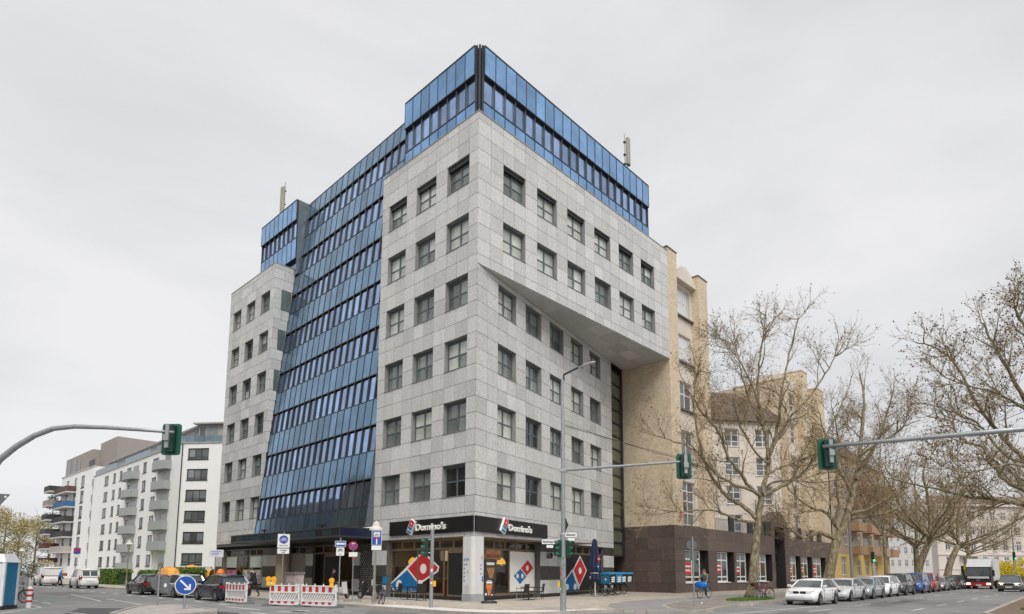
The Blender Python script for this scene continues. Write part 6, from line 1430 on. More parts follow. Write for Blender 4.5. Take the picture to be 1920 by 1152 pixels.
# hedges on the left
def hedge(label, y0, y1, x, h, w, seed):
    R = random.Random(seed); th = thing('hedge', label, 'hedge', W(x, (y0+y1)/2, 0), AR, 'hedges before the white apartment house'); mb = MB(); Ln = y1-y0
    n = int(Ln*h*260)
    for _ in range(n):
        f = R.random(); yy = R.uniform(-Ln/2, Ln/2); 
        if f < 0.4: p = Vector((R.uniform(-w, w), yy, h+R.uniform(-0.12, 0.12)))
        else: p = Vector((-w+R.uniform(-0.1, 0.12), yy, R.uniform(0.05, h)))
        if abs(yy) > Ln/2-0.6: p.z *= 1-0.5*(abs(yy)-Ln/2+0.6)**2
        a = Vector((R.gauss(0, 1), R.gauss(0, 1), R.gauss(0, 1))).normalized()*0.13; b = Vector((R.gauss(0, 1), R.gauss(0, 1), R.gauss(0, 1))).normalized()*0.10
        mb.poly([p-a, p+b, p+a, p-b])
    tag(mb.build('foliage', m_hedge, th), kind='stuff')
    q = MB(); q.b(-w+0.1, w-0.1, -Ln/2+0.15, Ln/2-0.15, 0, h-0.12); q.build('stems', m_dkgreen, th)
hedge('clipped green hedge between the small van and the black estate car', 34.5, 42.5, -1.6, 1.75, 0.7, 61)
hedge('clipped green hedge right of the small white van', 45.5, 49.5, -1.6, 1.5, 0.7, 62)
hedge('clipped green hedge behind the man in blue', 55.0, 68.0, -2.0, 1.6, 0.8, 63)
gl = MB().poly([(*W(*p).xy, 0.02) for p in ((-3.2, 30), (6, 30), (6, 75), (-3.2, 75))]).build('lawn', m_grass); tag(gl, kind='structure')
# trees of the park at the far left
def park_tree(label, u, dep, hgt, rad, mat, seed, n=70, name='park_tree', conif=False):
    R = random.Random(seed); p = px_depth(u, 1072, dep); th = thing(name, label, 'tree', (p.x, p.y, GZ), 0, 'park trees at the far left'); mb = MB()
    if conif:
        for k in range(9): z = hgt*(0.2+0.78*k/8); leaf_cloud(mb, (R.uniform(-0.3, 0.3), 0, z), rad*(1.05-k/9), rad*(1.05-k/9), 1.0, 420, 0.3, R, hollow=0.2)
    else:
        for _ in range(13):
            a = R.uniform(0, 2*pi); rr = rad*sqrt(R.random())*0.75; z = R.uniform(0.3, 0.95)*hgt; s = rad*R.uniform(0.28, 0.5); leaf_cloud(mb, (rr*cos(a), rr*sin(a), min(z, hgt-s*0.8)), s, s, s*0.8, n*6, 0.34, R, hollow=0.1)
    tag(mb.build('crown', mat, th), kind='stuff')
    t = MB(); t.tube([(0, 0, 0), (0.1, 0, hgt*0.4), (0, 0.1, hgt*0.85)], [0.28, 0.2, 0.05], 7)
    for k in range(9):
        a = R.uniform(0, 6.28); z = hgt*R.uniform(0.25, 0.6); t.tube([(0, 0, z), (cos(a)*rad*0.4, sin(a)*rad*0.4, z+hgt*0.12), (cos(a)*rad*0.8, sin(a)*rad*0.8, z+hgt*0.3)], [0.1, 0.06, 0.02], 4)
    t.build('trunk', m_bark, th)
park_tree('ochre budding tree at the left edge behind the portable toilet', 2, 150, 17.0, 8.0, m_spring, 71)
park_tree('olive green budding tree left of the balcony house corner', 30, 156, 16.0, 7.5, m_spring2, 72)
park_tree('brownish budding tree between the two park trees', 62, 165, 15.5, 7.0, m_spring, 73)
park_tree('ochre tree beyond the left picture edge', -70, 140, 16.0, 8.0, m_spring, 76)
park_tree('dark conifer rising behind the budding park trees', 88, 172, 24.5, 5.0, m_dkgreen, 74, conif=True)
shrub('garden_bush', 'dark green bush left of the white panel van', 'bush', px_depth(52, 1078, 96)-Vector((0, 0, px_depth(52, 1078, 96).z)), [(0, 0, 1.5, 2.4, 1.6, 1.5)], m_dkgreen, 380, 0.22, 75)
shrub('garden_bush', 'pale flowering bush above the white panel van', 'bush', px_depth(82, 1078, 100)-Vector((0, 0, px_depth(82, 1078, 100).z)), [(0, 0, 1.7, 2.6, 1.6, 1.6)], M('cream_blossom', (0.42, 0.36, 0.22), 0.8, var=0.4, scale=3), 330, 0.22, 77)
# grass at the foot of the first tree and on the median
def grass_patch(label_name, pts_fn, n, h, seed, parent=None):
    R = random.Random(seed); mb = MB()
    for _ in range(n):
        x, y = pts_fn(R); a = R.uniform(0, 6.28); w = 0.012; hh = h*R.uniform(0.4, 1.2); dx, dy = R.gauss(0, 0.05), R.gauss(0, 0.05)
        mb.poly([(x-w*cos(a), y-w*sin(a), 0.0), (x+w*cos(a), y+w*sin(a), 0.0), (x+dx, y+dy, hh)])
    o = mb.build('grass', m_grass); tag(o, label_name, 'grass', kind='stuff'); return o
def g1(R):
    t = R.uniform(0, 2*pi); r = sqrt(R.random()); p = px_ground(1408, 1124.5); q = W(0, 0)
    ux, uy = cos(AR), sin(AR); return p.x+ux*r*cos(t)*2.9-uy*r*sin(t)*0.9, p.y+uy*r*cos(t)*2.9+ux*r*sin(t)*0.9
grass_patch('short green grass round the foot of the first plane tree', g1, 9000, 0.13, 81)
def g2(R): 
    x, y = R.uniform(13.5, 40), R.uniform(-26, -21.9); p = W(x, y); return p.x, p.y
grass_patch('green grass on the median at the lower right', g2, 26000, 0.12, 82)
# ================================================================== street furniture
m_sgreen = M('signal_green', (0.008, 0.085, 0.055), 0.4, var=0.08); m_sdk = M('signal_dark_green', (0.006, 0.035, 0.025), 0.45)
m_lens = M('dark_lens', (0.02, 0.022, 0.022), 0.15)
m_signback = M('sign_back_grey', (0.12, 0.13, 0.135), 0.5, var=0.08); m_signw = M('sign_white', (0.74, 0.74, 0.73), 0.45, var=0.04, dirt=0.04)
def post(t, h, r=0.04, mat=None, name='post', x=0, y=0): return MB().tube([(x, y, 0), (x, y, h)], r, 12).build(name, mat or m_metal, t, smooth=False)
def facecam(p, off=0.0):
    """heading whose local -y looks at the camera side of the street"""
    return atan2(p[1], p[0])-pi/2+off
def signal_back(t, cx, cy, cz, s=1.0):
    """hanging signal head seen from behind: board, housing, bracket (local y points away)"""
    MB().ext(rrect(0.64*s, 1.08*s, 0.09*s), (cx, cy, cz), 'y', 0.04).build('backboard', m_sgreen, t)
    MB().b(cx-0.17*s, cx+0.17*s, cy-0.20, cy-0.002, cz-0.45*s, cz+0.45*s).build('signal_housing', m_sdk, t)
    q = MB(); q.b(cx-0.06, cx+0.06, cy-0.30, cy-0.202, cz-0.34*s, cz+0.46*s); q.b(cx-0.09, cx+0.09, cy-0.36, cy-0.302, cz-0.1, cz+0.1); q.build('bracket', m_metal, t)
    for k in (-1, 0, 1): MB().lathe([(0.13*s, 0), (0.13*s, 0.16)], (0, 0, 0), 12).build('lamp_hood', m_sdk, t).matrix_local = Matrix.Translation((cx, cy+0.04, cz+k*0.3*s)) @ Matrix.Rotation(-pi/2, 4, 'X')
def signal_head(t, x, y, z, ang, n=3, s=1.0, mat=None, name='signal_head'):
    """signal facing local direction ang"""
    T = Matrix.Translation((x, y, z)) @ Matrix.Rotation(ang, 4, 'Z')
    hd = MB(); hd.ext(rrect(0.24*s, 0.27*n*s, 0.05), (0, 0.0, 0), 'y', 0.16); o = hd.build(name, mat or m_sdk, t); o.matrix_local = T
    for k in range(n):
        zc = (k-(n-1)/2)*0.27*s
        q = MB(); ns = 14; r = 0.115*s
        for i in range(ns+1):
            a = -0.35+ (pi+0.7)*i/ns; q.v += [(r*cos(a), -0.002, zc+r*sin(a)), (r*0.95*cos(a), -0.18*s, zc+r*0.95*sin(a)-0.01)]
        for i in range(ns): q._f((2*i, 2*i+1, 2*i+3, 2*i+2))
        q.build('visor', m_sgreen, o); MB().disc((0, -0.006, zc), 0.095*s, 'y', 0.005, 16).build('lens', m_lens, o)
# left mast arm with hanging signal
p = px_depth(-70, 1145, 20.5); t = thing('signal_mast', 'curved mast arm entering from the left edge with a green signal seen from behind', 'traffic light', (p.x, p.y, GZ), 0, 'overhead signal masts')
arm = [(-70, 1150), (-66, 1000), (-45, 920), (0, 862), (30, 838), (65, 817), (100, 804), (140, 800), (200, 802), (260, 806), (326, 811)]
q = MB(); q.tube([px_depth(u, v, 20.5)-Vector((p.x, p.y, GZ)) if i else (0, 0, 0) for i, (u, v) in enumerate(arm)], [0.13, 0.12, 0.11, 0.10, 0.095, 0.09, 0.085, 0.08, 0.07, 0.06, 0.05], 12); q.build('mast_arm', m_metal, t, smooth=True)
c = px_depth(318, 823, 20.6)-Vector((p.x, p.y, GZ)); signal_back(t, c.x, c.y+0.1, c.z)
# right mast arm
p = px_depth(2010, 1145, 17.0); t = thing('signal_mast', 'straight mast arm entering from the right edge with a green signal seen from behind', 'traffic light', (p.x, p.y, GZ), 0, 'overhead signal masts')
q = MB(); O = Vector((p.x, p.y, GZ)); a = px_depth(2010, 797, 17.0)-O; b = px_depth(1543, 838, 21)-O
q.tube([(0, 0, 0), (0, 0, 3), (a.x, a.y, a.z+0.3)], [0.13, 0.12, 0.10], 12); q.build('mast', m_metal, t)
q = MB(); q.tube([(a.x, a.y, a.z), a*0.66+b*0.34, a*0.33+b*0.67, b], [0.085, 0.078, 0.07, 0.06], 12); q.tube([a*0.45+b*0.55+Vector((0, 0, -0.01)), a*0.44+b*0.56], 0.09, 12); q.build('mast_arm', m_metal, t, smooth=True)
c = px_depth(1555, 850.5, 21.0)-O; signal_back(t, c.x, c.y+0.14, c.z)
q = MB(); q.tube([c+Vector((0.33, 0.05, 0.15)), c*0.82+a*0.18+Vector((0, 0, 0.35))], 0.025, 6); q.build('stay_rod', m_metal, t)
# lamp and signal post at the corner
p = px_ground(1056, 1146); t = thing('lamp_signal_post', 'tall grey post at the corner carrying a street lamp, signals and a long signal arm', 'street lamp', p, 0)
q = MB(); ztop = px_depth(1057, 712, p.y).z; q.tube([(0, 0, 0), (0, 0, 3.2), (0.02, 0, 3.25), (0.02, 0, ztop)], [0.13, 0.12, 0.095, 0.065], 14); q.build('post', m_metal, t)
l0 = px_depth(1057, 703, p.y)-p; l1 = px_depth(1084, 689.5, p.y-0.2)-p; l2 = px_depth(1116, 679, p.y-0.4)-p
q = MB(); q.tube([l0+Vector((0, 0, -0.25)), l0, l1], [0.05, 0.045, 0.04], 8); q.build('lamp_arm', m_dkmetal, t)
q = MB(); d = (l2-l1); n_ = Vector((-d.y, d.x, 0)).normalized(); up_ = Vector((0, 0, 1))
prof = [(0.0, 0.04), (0.15, 0.07), (0.45, 0.13), (0.75, 0.15), (0.93, 0.11), (1.0, 0.03)]
for f, w in prof: c_ = l1+d*f; q.v += [tuple(c_+n_*w), tuple(c_+up_*w*0.55), tuple(c_-n_*w), tuple(c_-up_*0.035)]
for i in range(5):
    for k in range(4): q._f((4*i+k, 4*i+(k+1) % 4, 4*i+4+(k+1) % 4, 4*i+4+k))
q._f((3, 2, 1, 0)); q._f((20, 21, 22, 23)); q.build('lamp_head', M('lamp_grey', (0.45, 0.46, 0.45), 0.4), t, smooth=True)
a = px_depth(1057, 882, p.y)-p; b = px_depth(1292, 865, 24.6)-p
q = MB(); q.tube([(0.02, 0, a.z), a*0.5+b*0.5, b], [0.065, 0.055, 0.048], 12); q.b(-0.12, 0.14, -0.1, 0.1, a.z-0.08, a.z+0.08); q.build('signal_arm', m_metal, t, smooth=False)
c = px_depth(1284, 874, 24.6)-p; signal_back(t, c.x, c.y+0.12, c.z, 0.95)
q = MB(); q.tube([px_depth(1059, 797, p.y)-p, px_depth(1110, 812, p.y-0.3)-p, px_depth(1160, 828, p.y-0.6)-p, px_depth(1230, 850, p.y-1.0)-p, px_depth(1284, 862, 24.6)-p], 0.012, 5); q.build('stay_cable', m_dkmetal, t)
signal_head(t, -0.20, -0.05, px_depth(1052, 1029, p.y).z, radians(-70), 3, 0.9); signal_head(t, 0.30, -0.02, px_depth(1070, 1029, p.y).z, radians(60), 3, 0.9); signal_head(t, -0.55, -0.02, px_depth(1034, 1042, p.y).z, radians(8), 1, 0.95, m_black)
q = MB(); q.tube([(-0.1, 0, px_depth(1034, 1042, p.y).z), (-0.5, 0.05, px_depth(1034, 1042, p.y).z)], 0.02, 6); q.build('bracket', m_metal, t)
q = MB(); zz = px_depth(1060, 990, p.y).z; q.hexa([(0.1, -0.02, zz-0.2), (0.24, -0.02, zz+0.12), (0.24, 0.1, zz+0.12), (0.1, 0.1, zz-0.2), (0.1, -0.02, zz+0.35), (0.13, -0.02, zz+0.42), (0.13, 0.1, zz+0.42), (0.1, 0.1, zz+0.35)]); q.build('camera_box', m_black, t)
for k in range(14):
    a = rng.uniform(-2.6, -0.5); z = rng.uniform(0.9, 2.3); q = MB(); q.ext(rrect(rng.uniform(0.05, 0.12), rng.uniform(0.05, 0.14), 0.01, 2), (0, -0.128, z), 'y', 0.003); o = q.build('sticker', M('sticker_%d' % (k % 4), [(0.7, 0.7, 0.68), (0.45, 0.08, 0.10), (0.1, 0.25, 0.12), (0.12, 0.2, 0.4)][k % 4], 0.6, var=0.4, scale=30), t); o.rotation_euler = (0, 0, a+pi/2)
q = MB(); pts = [(-0.05+0.07*sin(k*2.1), -0.128, 0.75+k*0.045) for k in range(14)]; q.tube(pts, 0.012, 4); q.build('graffiti_tag', M('graffiti_green', (0.03, 0.16, 0.07), 0.6), t)
q = MB(); q.b(-0.22, -0.13, -0.08, 0.05, 1.0, 1.22); q.build('push_button', M('button_yellow', (0.7, 0.42, 0.02), 0.4), t)
def name_sign(label, text, u, v, dep, w, h, off):
    c = px_depth(u, v, dep); s = thing('street_name_sign', label, 'sign', c, off, 'street name signs on the corner post')
    MB().ext(rrect(w, h, 0.02, 2), (0, 0, 0), 'y', 0.02).build('sign_plate', m_signw, s); MB().ext(rrect(w+0.03, h+0.03, 0.02, 2), (0, 0.003, 0), 'y', 0.012).build('sign_rim', m_black, s)
    me = text_mesh(text, h*0.62, 0.002, 0.002, 'CENTER', 0.95, m_black); o = inst('lettering', me, s, (0, -0.004, -h*0.2)); o.rotation_euler = (pi/2, 0, 0)
    w_ = max(v_.co.x for v_ in me.vertices)-min(v_.co.x for v_ in me.vertices); o.scale = (min(1.0, (w-0.1)/w_), 1, 1)
    MB().b(-0.14, 0.14, -0.004, 0.012, -h/2-0.16, -h/2-0.04).build('number_plate', m_signw, s)
name_sign('white street name sign left of the corner post above the small signal', 'Babelsberger Str.', 1031, 1016, p.y-0.1, 0.68, 0.20, 0.10)
name_sign('white street name sign right of the corner post', 'Blissestr.', 1071, 1003, p.y-0.1, 0.50, 0.20, -0.15)
# pole with side signal before the left shop window
p = px_ground(808, 1140); t = thing('traffic_light', 'grey pole with a green pedestrian signal in front of the left shop window', 'traffic light', p, 0)
post(t, px_depth(809, 993, p.y).z, 0.085); signal_head(t, -0.36, -0.05, px_depth(796, 1027, p.y).z, radians(-62), 3, 1.05, m_sdk)
q = MB()
for z in (2.45, 3.05): q.tube([(0, 0, z), (-0.28, -0.02, z)], 0.03, 6)
q.build('bracket', m_metal, t)
for k in range(7): q = MB(); q.ext(rrect(0.09, rng.uniform(0.08, 0.16), 0.01, 2), (0.01, -0.088, 1.1+k*0.14), 'y', 0.003); q.build('sticker', MATS['sticker_%d' % (k % 4)], t)
MB().b(0.07, 0.2, -0.08, 0.06, 0.95, 1.2).build('push_button', MATS['button_yellow'], t)
# flat signs on posts
def signpost(name, label, p, h, rz=None, r=0.03, z0=0.0, cat='sign', group=None):
    t = thing(name, label, cat, (p[0], p[1], z0), facecam(p) if rz is None else rz, group); post(t, h, r); return t
def disc_sign(t, z, r, mats, y=-0.05):
    MB().disc((0, y, z), r, 'y', 0.012, 28).build('sign_rim', mats[0], t); MB().disc((0, y-0.006, z), r*0.92, 'y', 0.005, 28).build('sign_face', mats[1], t)
p = px_ground(345, 1142, 0.0); t = signpost('keep_right_sign', 'round blue sign with white arrow pointing down right on the traffic island', p, 1.15, r=0.045)
zc = px_depth(347.5, 1097.5, p.y).z; rad = 17.8/FPX*p.y
disc_sign(t, zc, rad, (m_signw, m_blue))
A_ = radians(-45)
def rot2(a, b): return (a*cos(A_)-b*sin(A_), a*sin(A_)+b*cos(A_))
MB().ext([rot2(a*rad, b*rad) for a, b in ((-0.72, -0.09), (0.62, -0.09), (0.62, 0.09), (-0.72, 0.09))], (0, -0.064, zc), 'y', 0.006).build('arrow', m_signw, t)
MB().ext([(a*rad, b*rad) for a, b in ((0.50, 0.12), (0.50, -0.50), (-0.12, -0.50), (-0.12, -0.33), (0.33, -0.33), (0.33, 0.12))], (0, -0.067, zc), 'y', 0.004).build('arrow_head', m_signw, t)
p = px_ground(295, 1135, 0.0); t = signpost('sign_back', 'grey back of a round sign on the traffic island', p, 1.75, r=0.045)
zc = px_depth(297.5, 1093, p.y).z; MB().disc((0.06, 0.05, zc), 15.5/FPX*p.y, 'y', 0.012, 28).build('sign_plate', m_signback, t)
MB().ext(rrect(0.1, 0.16, 0.01, 2), (0.27, 0.042, zc-0.12), 'y', 0.004).build('sticker', m_signw, t)
q = MB(); q.b(-0.08, 0.08, -0.02, 0.055, zc-0.3, zc-0.26); q.b(-0.08, 0.08, -0.02, 0.055, zc+0.3, zc+0.34); q.build('clamp', m_metal, t)
# signs on the left pavement
p = W(-5.6, 10.6); t = signpost('cycle_street_sign', 'white sign with a blue cycle disc and plate below behind the barriers', p, 3.95)
d_ = p.y; z1 = px_depth(503, 1016, d_).z; MB().ext(rrect(0.68, 0.82, 0.05), (0, -0.06, z1+0.05), 'y', 0.015).build('sign_plate', m_signw, t); MB().ext(rrect(0.66, 0.30, 0.03), (0, -0.06, z1-0.56), 'y', 0.015).build('lower_plate', m_signw, t)
MB().disc((0, -0.066, z1+0.13), 0.25, 'y', 0.005, 24).build('blue_disc', m_blue, t)
def cyc_icon(t, x, z, s, mat, y):
    q = MB()
    for dx in (-0.30, 0.30):
        for k in range(14): a, b = 2*pi*k/14, 2*pi*(k+1)/14; q.tube([(x+s*(dx+0.2*cos(a)), y, z+s*(-0.1+0.2*sin(a))), (x+s*(dx+0.2*cos(b)), y, z+s*(-0.1+0.2*sin(b)))], 0.03*s, 4, cap=False)
    for a, b in (((-0.3, -0.1), (-0.12, 0.2)), ((-0.12, 0.2), (0.2, 0.2)), ((0.2, 0.2), (0.3, -0.1)), ((-0.12, 0.2), (0.0, -0.1)), ((0.0, -0.1), (0.2, 0.2)), ((-0.3, -0.1), (0.0, -0.1)), ((0.2, 0.2), (0.18, 0.33)), ((-0.2, 0.27), (-0.05, 0.27))): q.tube([(x+s*a[0], y, z+s*a[1]), (x+s*b[0], y, z+s*b[1])], 0.03*s, 4)
    q.build('cycle_symbol', mat, t)
cyc_icon(t, 0, z1+0.13, 0.36, m_signw, -0.072)
for k, (tx, sz) in enumerate((('Fahrradstraße', 0.085), ('Anlieger', 0.12), ('frei', 0.12))):
    me = text_mesh(tx, sz, 0.001, 0.001, 'CENTER', 1, m_black); o = inst('lettering', me, t, (0, -0.068, (z1-0.25, z1-0.54, z1-0.67)[k])); o.rotation_euler = (pi/2, 0, 0)
p = W(-5.8, 3.95); t = signpost('one_way_sign', 'blue one-way sign with white arrow pointing left and plate below', p, 3.35)
z1 = px_depth(624, 1020, p.y).z; MB().ext(rrect(0.55, 0.30, 0.03), (0, -0.05, z1), 'y', 0.012).build('sign_plate', m_signw, t); MB().ext(rrect(0.51, 0.26, 0.02), (0, -0.054, z1), 'y', 0.005).build('sign_face', m_blue, t)
MB().ext([(-0.23, 0), (-0.12, 0.10), (-0.12, 0.045), (0.23, 0.045), (0.23, -0.045), (-0.12, -0.045), (-0.12, -0.10)], (0, -0.058, z1), 'y', 0.004).build('arrow', m_signw, t)
MB().ext(rrect(0.40, 0.42, 0.03), (0, -0.05, z1-0.40), 'y', 0.012).build('lower_plate', m_signw, t); cyc_icon(t, 0, z1-0.32, 0.28, m_black, -0.055)
me = text_mesh('frei', 0.10, 0.001, 0.001, 'CENTER', 1, m_black); o = inst('lettering', me, t, (0, -0.055, z1-0.56)); o.rotation_euler = (pi/2, 0, 0)
p = px_ground(661, 1128); t = signpost('no_stopping_sign', 'round red and blue no-stopping sign on a thin leaning pole with rubber foot', p, 3.1, r=0.025); t.rotation_euler.y = radians(-1.2)
z1 = px_depth(659, 1024, p.y).z; rd = 8.3/FPX*p.y
MB().disc((0, -0.04, z1), rd, 'y', 0.012, 28).build('sign_rim', m_red, t); MB().disc((0, -0.045, z1), rd*0.80, 'y', 0.005, 28).build('sign_face', m_blue, t)
for s in (1, -1):
    MB().ext([(rd*0.8*(cos(a)), rd*0.8*sin(a)) for a in (radians(38)*1, radians(52), radians(218), radians(232))] if s > 0 else [(-rd*0.8*(cos(a)), rd*0.8*sin(a)) for a in (radians(38)*1, radians(52), radians(218), radians(232))], (0, -0.050 if s > 0 else -0.052, z1), 'y', 0.004).build('red_bar', m_red, t)
MB().ext([(-0.09, 0), (-0.02, 0.05), (-0.02, 0.02), (0.08, 0.02), (0.08, -0.02), (-0.02, -0.02), (-0.02, -0.05)], (0, -0.058, z1+rd*0.52), 'y', 0.004).build('arrow', m_signw, t)
MB().ext(rrect(0.45, 0.24, 0.02), (0, -0.04, z1-0.46), 'y', 0.01).build('lower_plate', m_signw, t); MB().disc((0, -0.04, z1-0.66), 0.06, 'y', 0.03, 10).build('clamp', m_red, t)
q = MB(); q.hexa([(-0.5, -0.2, 0), (0.5, -0.2, 0), (0.5, 0.2, 0), (-0.5, 0.2, 0), (-0.42, -0.15, 0.11), (0.42, -0.15, 0.11), (0.42, 0.15, 0.11), (-0.42, 0.15, 0.11)]); q.build('rubber_foot', m_signback, t)
p = px_ground(699.5, 1134); t = signpost('dead_end_sign', 'blue dead-end sign with cycle symbol and white plate by the leaning bicycle', p, 3.55, r=0.035)
z1 = px_depth(703, 1009, p.y).z; MB().ext(rrect(0.48, 0.72, 0.03), (0.08, -0.05, z1), 'y', 0.012).build('sign_plate', m_signw, t); MB().ext(rrect(0.44, 0.68, 0.02), (0.08, -0.055, z1), 'y', 0.005).build('sign_face', m_blue, t)
q = MB(); q.b(0.05, 0.11, -0.062, -0.056, z1-0.31, z1-0.02); q.build('white_stem', m_signw, t); MB().b(-0.02, 0.18, -0.066, -0.057, z1-0.05, z1+0.01).build('red_bar', m_red, t)
MB().b(-0.07, 0.23, -0.062, -0.056, z1+0.05, z1+0.28).build('symbol_field', m_signw, t); cyc_icon(t, 0.08, z1+0.15, 0.24, M('symbol_red_grey', (0.35, 0.2, 0.18), 0.6), -0.066)
MB().ext(rrect(0.48, 0.22, 0.02), (0.08, -0.05, z1-0.49), 'y', 0.01).build('lower_plate', m_signw, t)
# park sign and small white board
for lab, u, v0, dep, w, h, c in (('small blue and magenta parking sign on a post by the hedge', 143, 1033, 66, 0.62, 0.62, (0.30, 0.03, 0.16)), ('pale information board on a post at the left end of the office', 405, 1038, 52, 1.1, 0.62, (0.62, 0.64, 0.70))):
    p = px_depth(u-3, 1075, dep); t = signpost('info_sign', lab, p, px_depth(u, v0-6, dep).z, r=0.04); z1 = px_depth(u, v0, dep).z
    MB().ext(rrect(w, h, 0.03), (0.05, -0.06, z1), 'y', 0.015).build('sign_plate', M('plate_%.2f' % c[0], c, 0.5), t)
    q = MB()
    if w < 0.8: q.ext(rrect(w, 0.22, 0.02), (0.05, -0.066, z1-0.22), 'y', 0.008)
    else:
        for k in range(3): q.b(-0.35, 0.45-0.15*k, -0.064, -0.061, z1+0.12-0.13*k, z1+0.16-0.13*k)
    q.build('lettering', m_blue, t)
    if w < 0.8: MB().ext(rrect(0.6, 0.34, 0.02), (0.05, -0.06, z1-0.55), 'y', 0.012).build('lower_plate', m_signw, t)
# lanterns
def lantern(label, u, dep, vtop, s=1.0):
    p = px_depth(u, 1075, dep); hgt = px_depth(u, vtop, dep).z; t = thing('lantern', label, 'street lamp', (p.x, p.y, 0), 0, 'old style lanterns')
    q = MB(); q.lathe([(0.13, 0), (0.12, 0.5), (0.07, 0.6), (0.05, 1.2), (0.045, hgt-0.95), (0.12, hgt-0.9), (0.05, hgt-0.85)], (0, 0, 0), 10); q.build('post', M('lantern_olive', (0.22, 0.21, 0.15), 0.5), t)
    q = MB(); q.lathe([(0.10, hgt-0.85), (0.20, hgt-0.5)], (0, 0, 0), 12); q.build('globe', M('lantern_glass', (0.6, 0.55, 0.42), 0.2), t)
    q = MB(); q.lathe([(0.36, hgt-0.50), (0.34, hgt-0.42), (0.20, hgt-0.28), (0.18, hgt-0.12), (0.08, hgt-0.08), (0.02, hgt)], (0, 0, 0), 14); q.build('hood', M('lantern_cream', (0.62, 0.60, 0.54), 0.5), t, smooth=False)
lantern('old cream lantern in front of the white apartment house', 238, 62, 1012)
lantern('old cream lantern by the park at the far left', 37, 84, 1027)
lantern('old cream lantern standing behind the dead-end sign', 703, 32.6, 977)
# rear post by the verge
p = px_ground(1302, 1137.5); t = signpost('sign_back', 'thin post with grey backs of a round and a square sign on the cobbled verge', p, 3.35, r=0.032)
z1 = px_depth(1299, 1022, p.y).z; MB().disc((-0.04, 0.05, z1), 0.24, 'y', 0.012, 24).build('round_plate', m_signback, t); MB().ext(rrect(0.34, 0.46, 0.03), (0.02, 0.05, z1-0.52), 'y', 0.012).build('square_plate', m_signback, t)
p = px_depth(1424, 1120, 41.5); t = thing('striped_post', 'thin grey post with faded red bands beside the first plane tree', 'post', (p.x, p.y, 0), 0); q = MB(); q.tube([(0, 0, 0), (0, 0, 6.5)], 0.05, 8); q.build('post', m_metal, t)
for z in (3.3, 3.8, 4.3): MB().tube([(0, 0, z), (0, 0, z+0.22)], 0.054, 8).build('red_band', m_red, t)
for i, (u, dep, vt, lab) in enumerate(((1598, 64, 905, 'tall grey street lamp beyond the leaning plane tree'), (1722, 100, 960, 'far street lamp among the trees beyond the vans'), (1905, 96, 985, 'far street lamp behind the yellow bushes'))):
    p = px_depth(u, 1080, dep); hz = px_depth(u, vt, dep).z; t = thing('street_lamp', lab, 'street lamp', (p.x, p.y, 0), 0, 'far street lamps'); q = MB(); q.tube([(0, 0, 0), (0, 0, hz*0.3), (0, 0, hz)], [0.16, 0.14, 0.08], 10); q.build('post', m_metal, t)
    q = MB(); q.tube([(0, 0, hz), (0.8, -0.3, hz+0.8), (2.2, -0.9, hz+1.3)], [0.07, 0.06, 0.05], 6); q.build('lamp_arm', m_metal, t); q = MB(); q.hexa([(2.1, -1.0, hz+1.25), (3.0, -1.3, hz+1.45), (3.0, -1.0, hz+1.45), (2.1, -0.7, hz+1.25), (2.1, -1.0, hz+1.36), (3.0, -1.25, hz+1.52), (3.0, -1.05, hz+1.52), (2.1, -0.75, hz+1.36)]); q.build('lamp_head', MATS['lamp_grey'], t)
for i, (u, v, dep, lab) in enumerate(((1637, 1045, 60, 'far traffic light beside the yellow house'), (1804, 1068, 88, 'far green traffic light left of the truck'), (1903, 1043, 80, 'far traffic light above the forsythia'))):
    p = px_depth(u, 1080, dep); z1 = px_depth(u, v, dep).z; t = thing('traffic_light', lab, 'traffic light', (p.x, p.y, 0), 0, 'far traffic lights'); post(t, z1+0.5, 0.07); signal_head(t, 0.0, -0.15, z1, facecam(p), 3, 1.25)
    MB().disc((0, -0.32, z1-0.33), 0.10, 'y', 0.01, 12).build('lit_lens', M('green_lit', (0.02, 0.5, 0.3), 0.3, emit=(0.05, 1.0, 0.6, 1.0)), t)
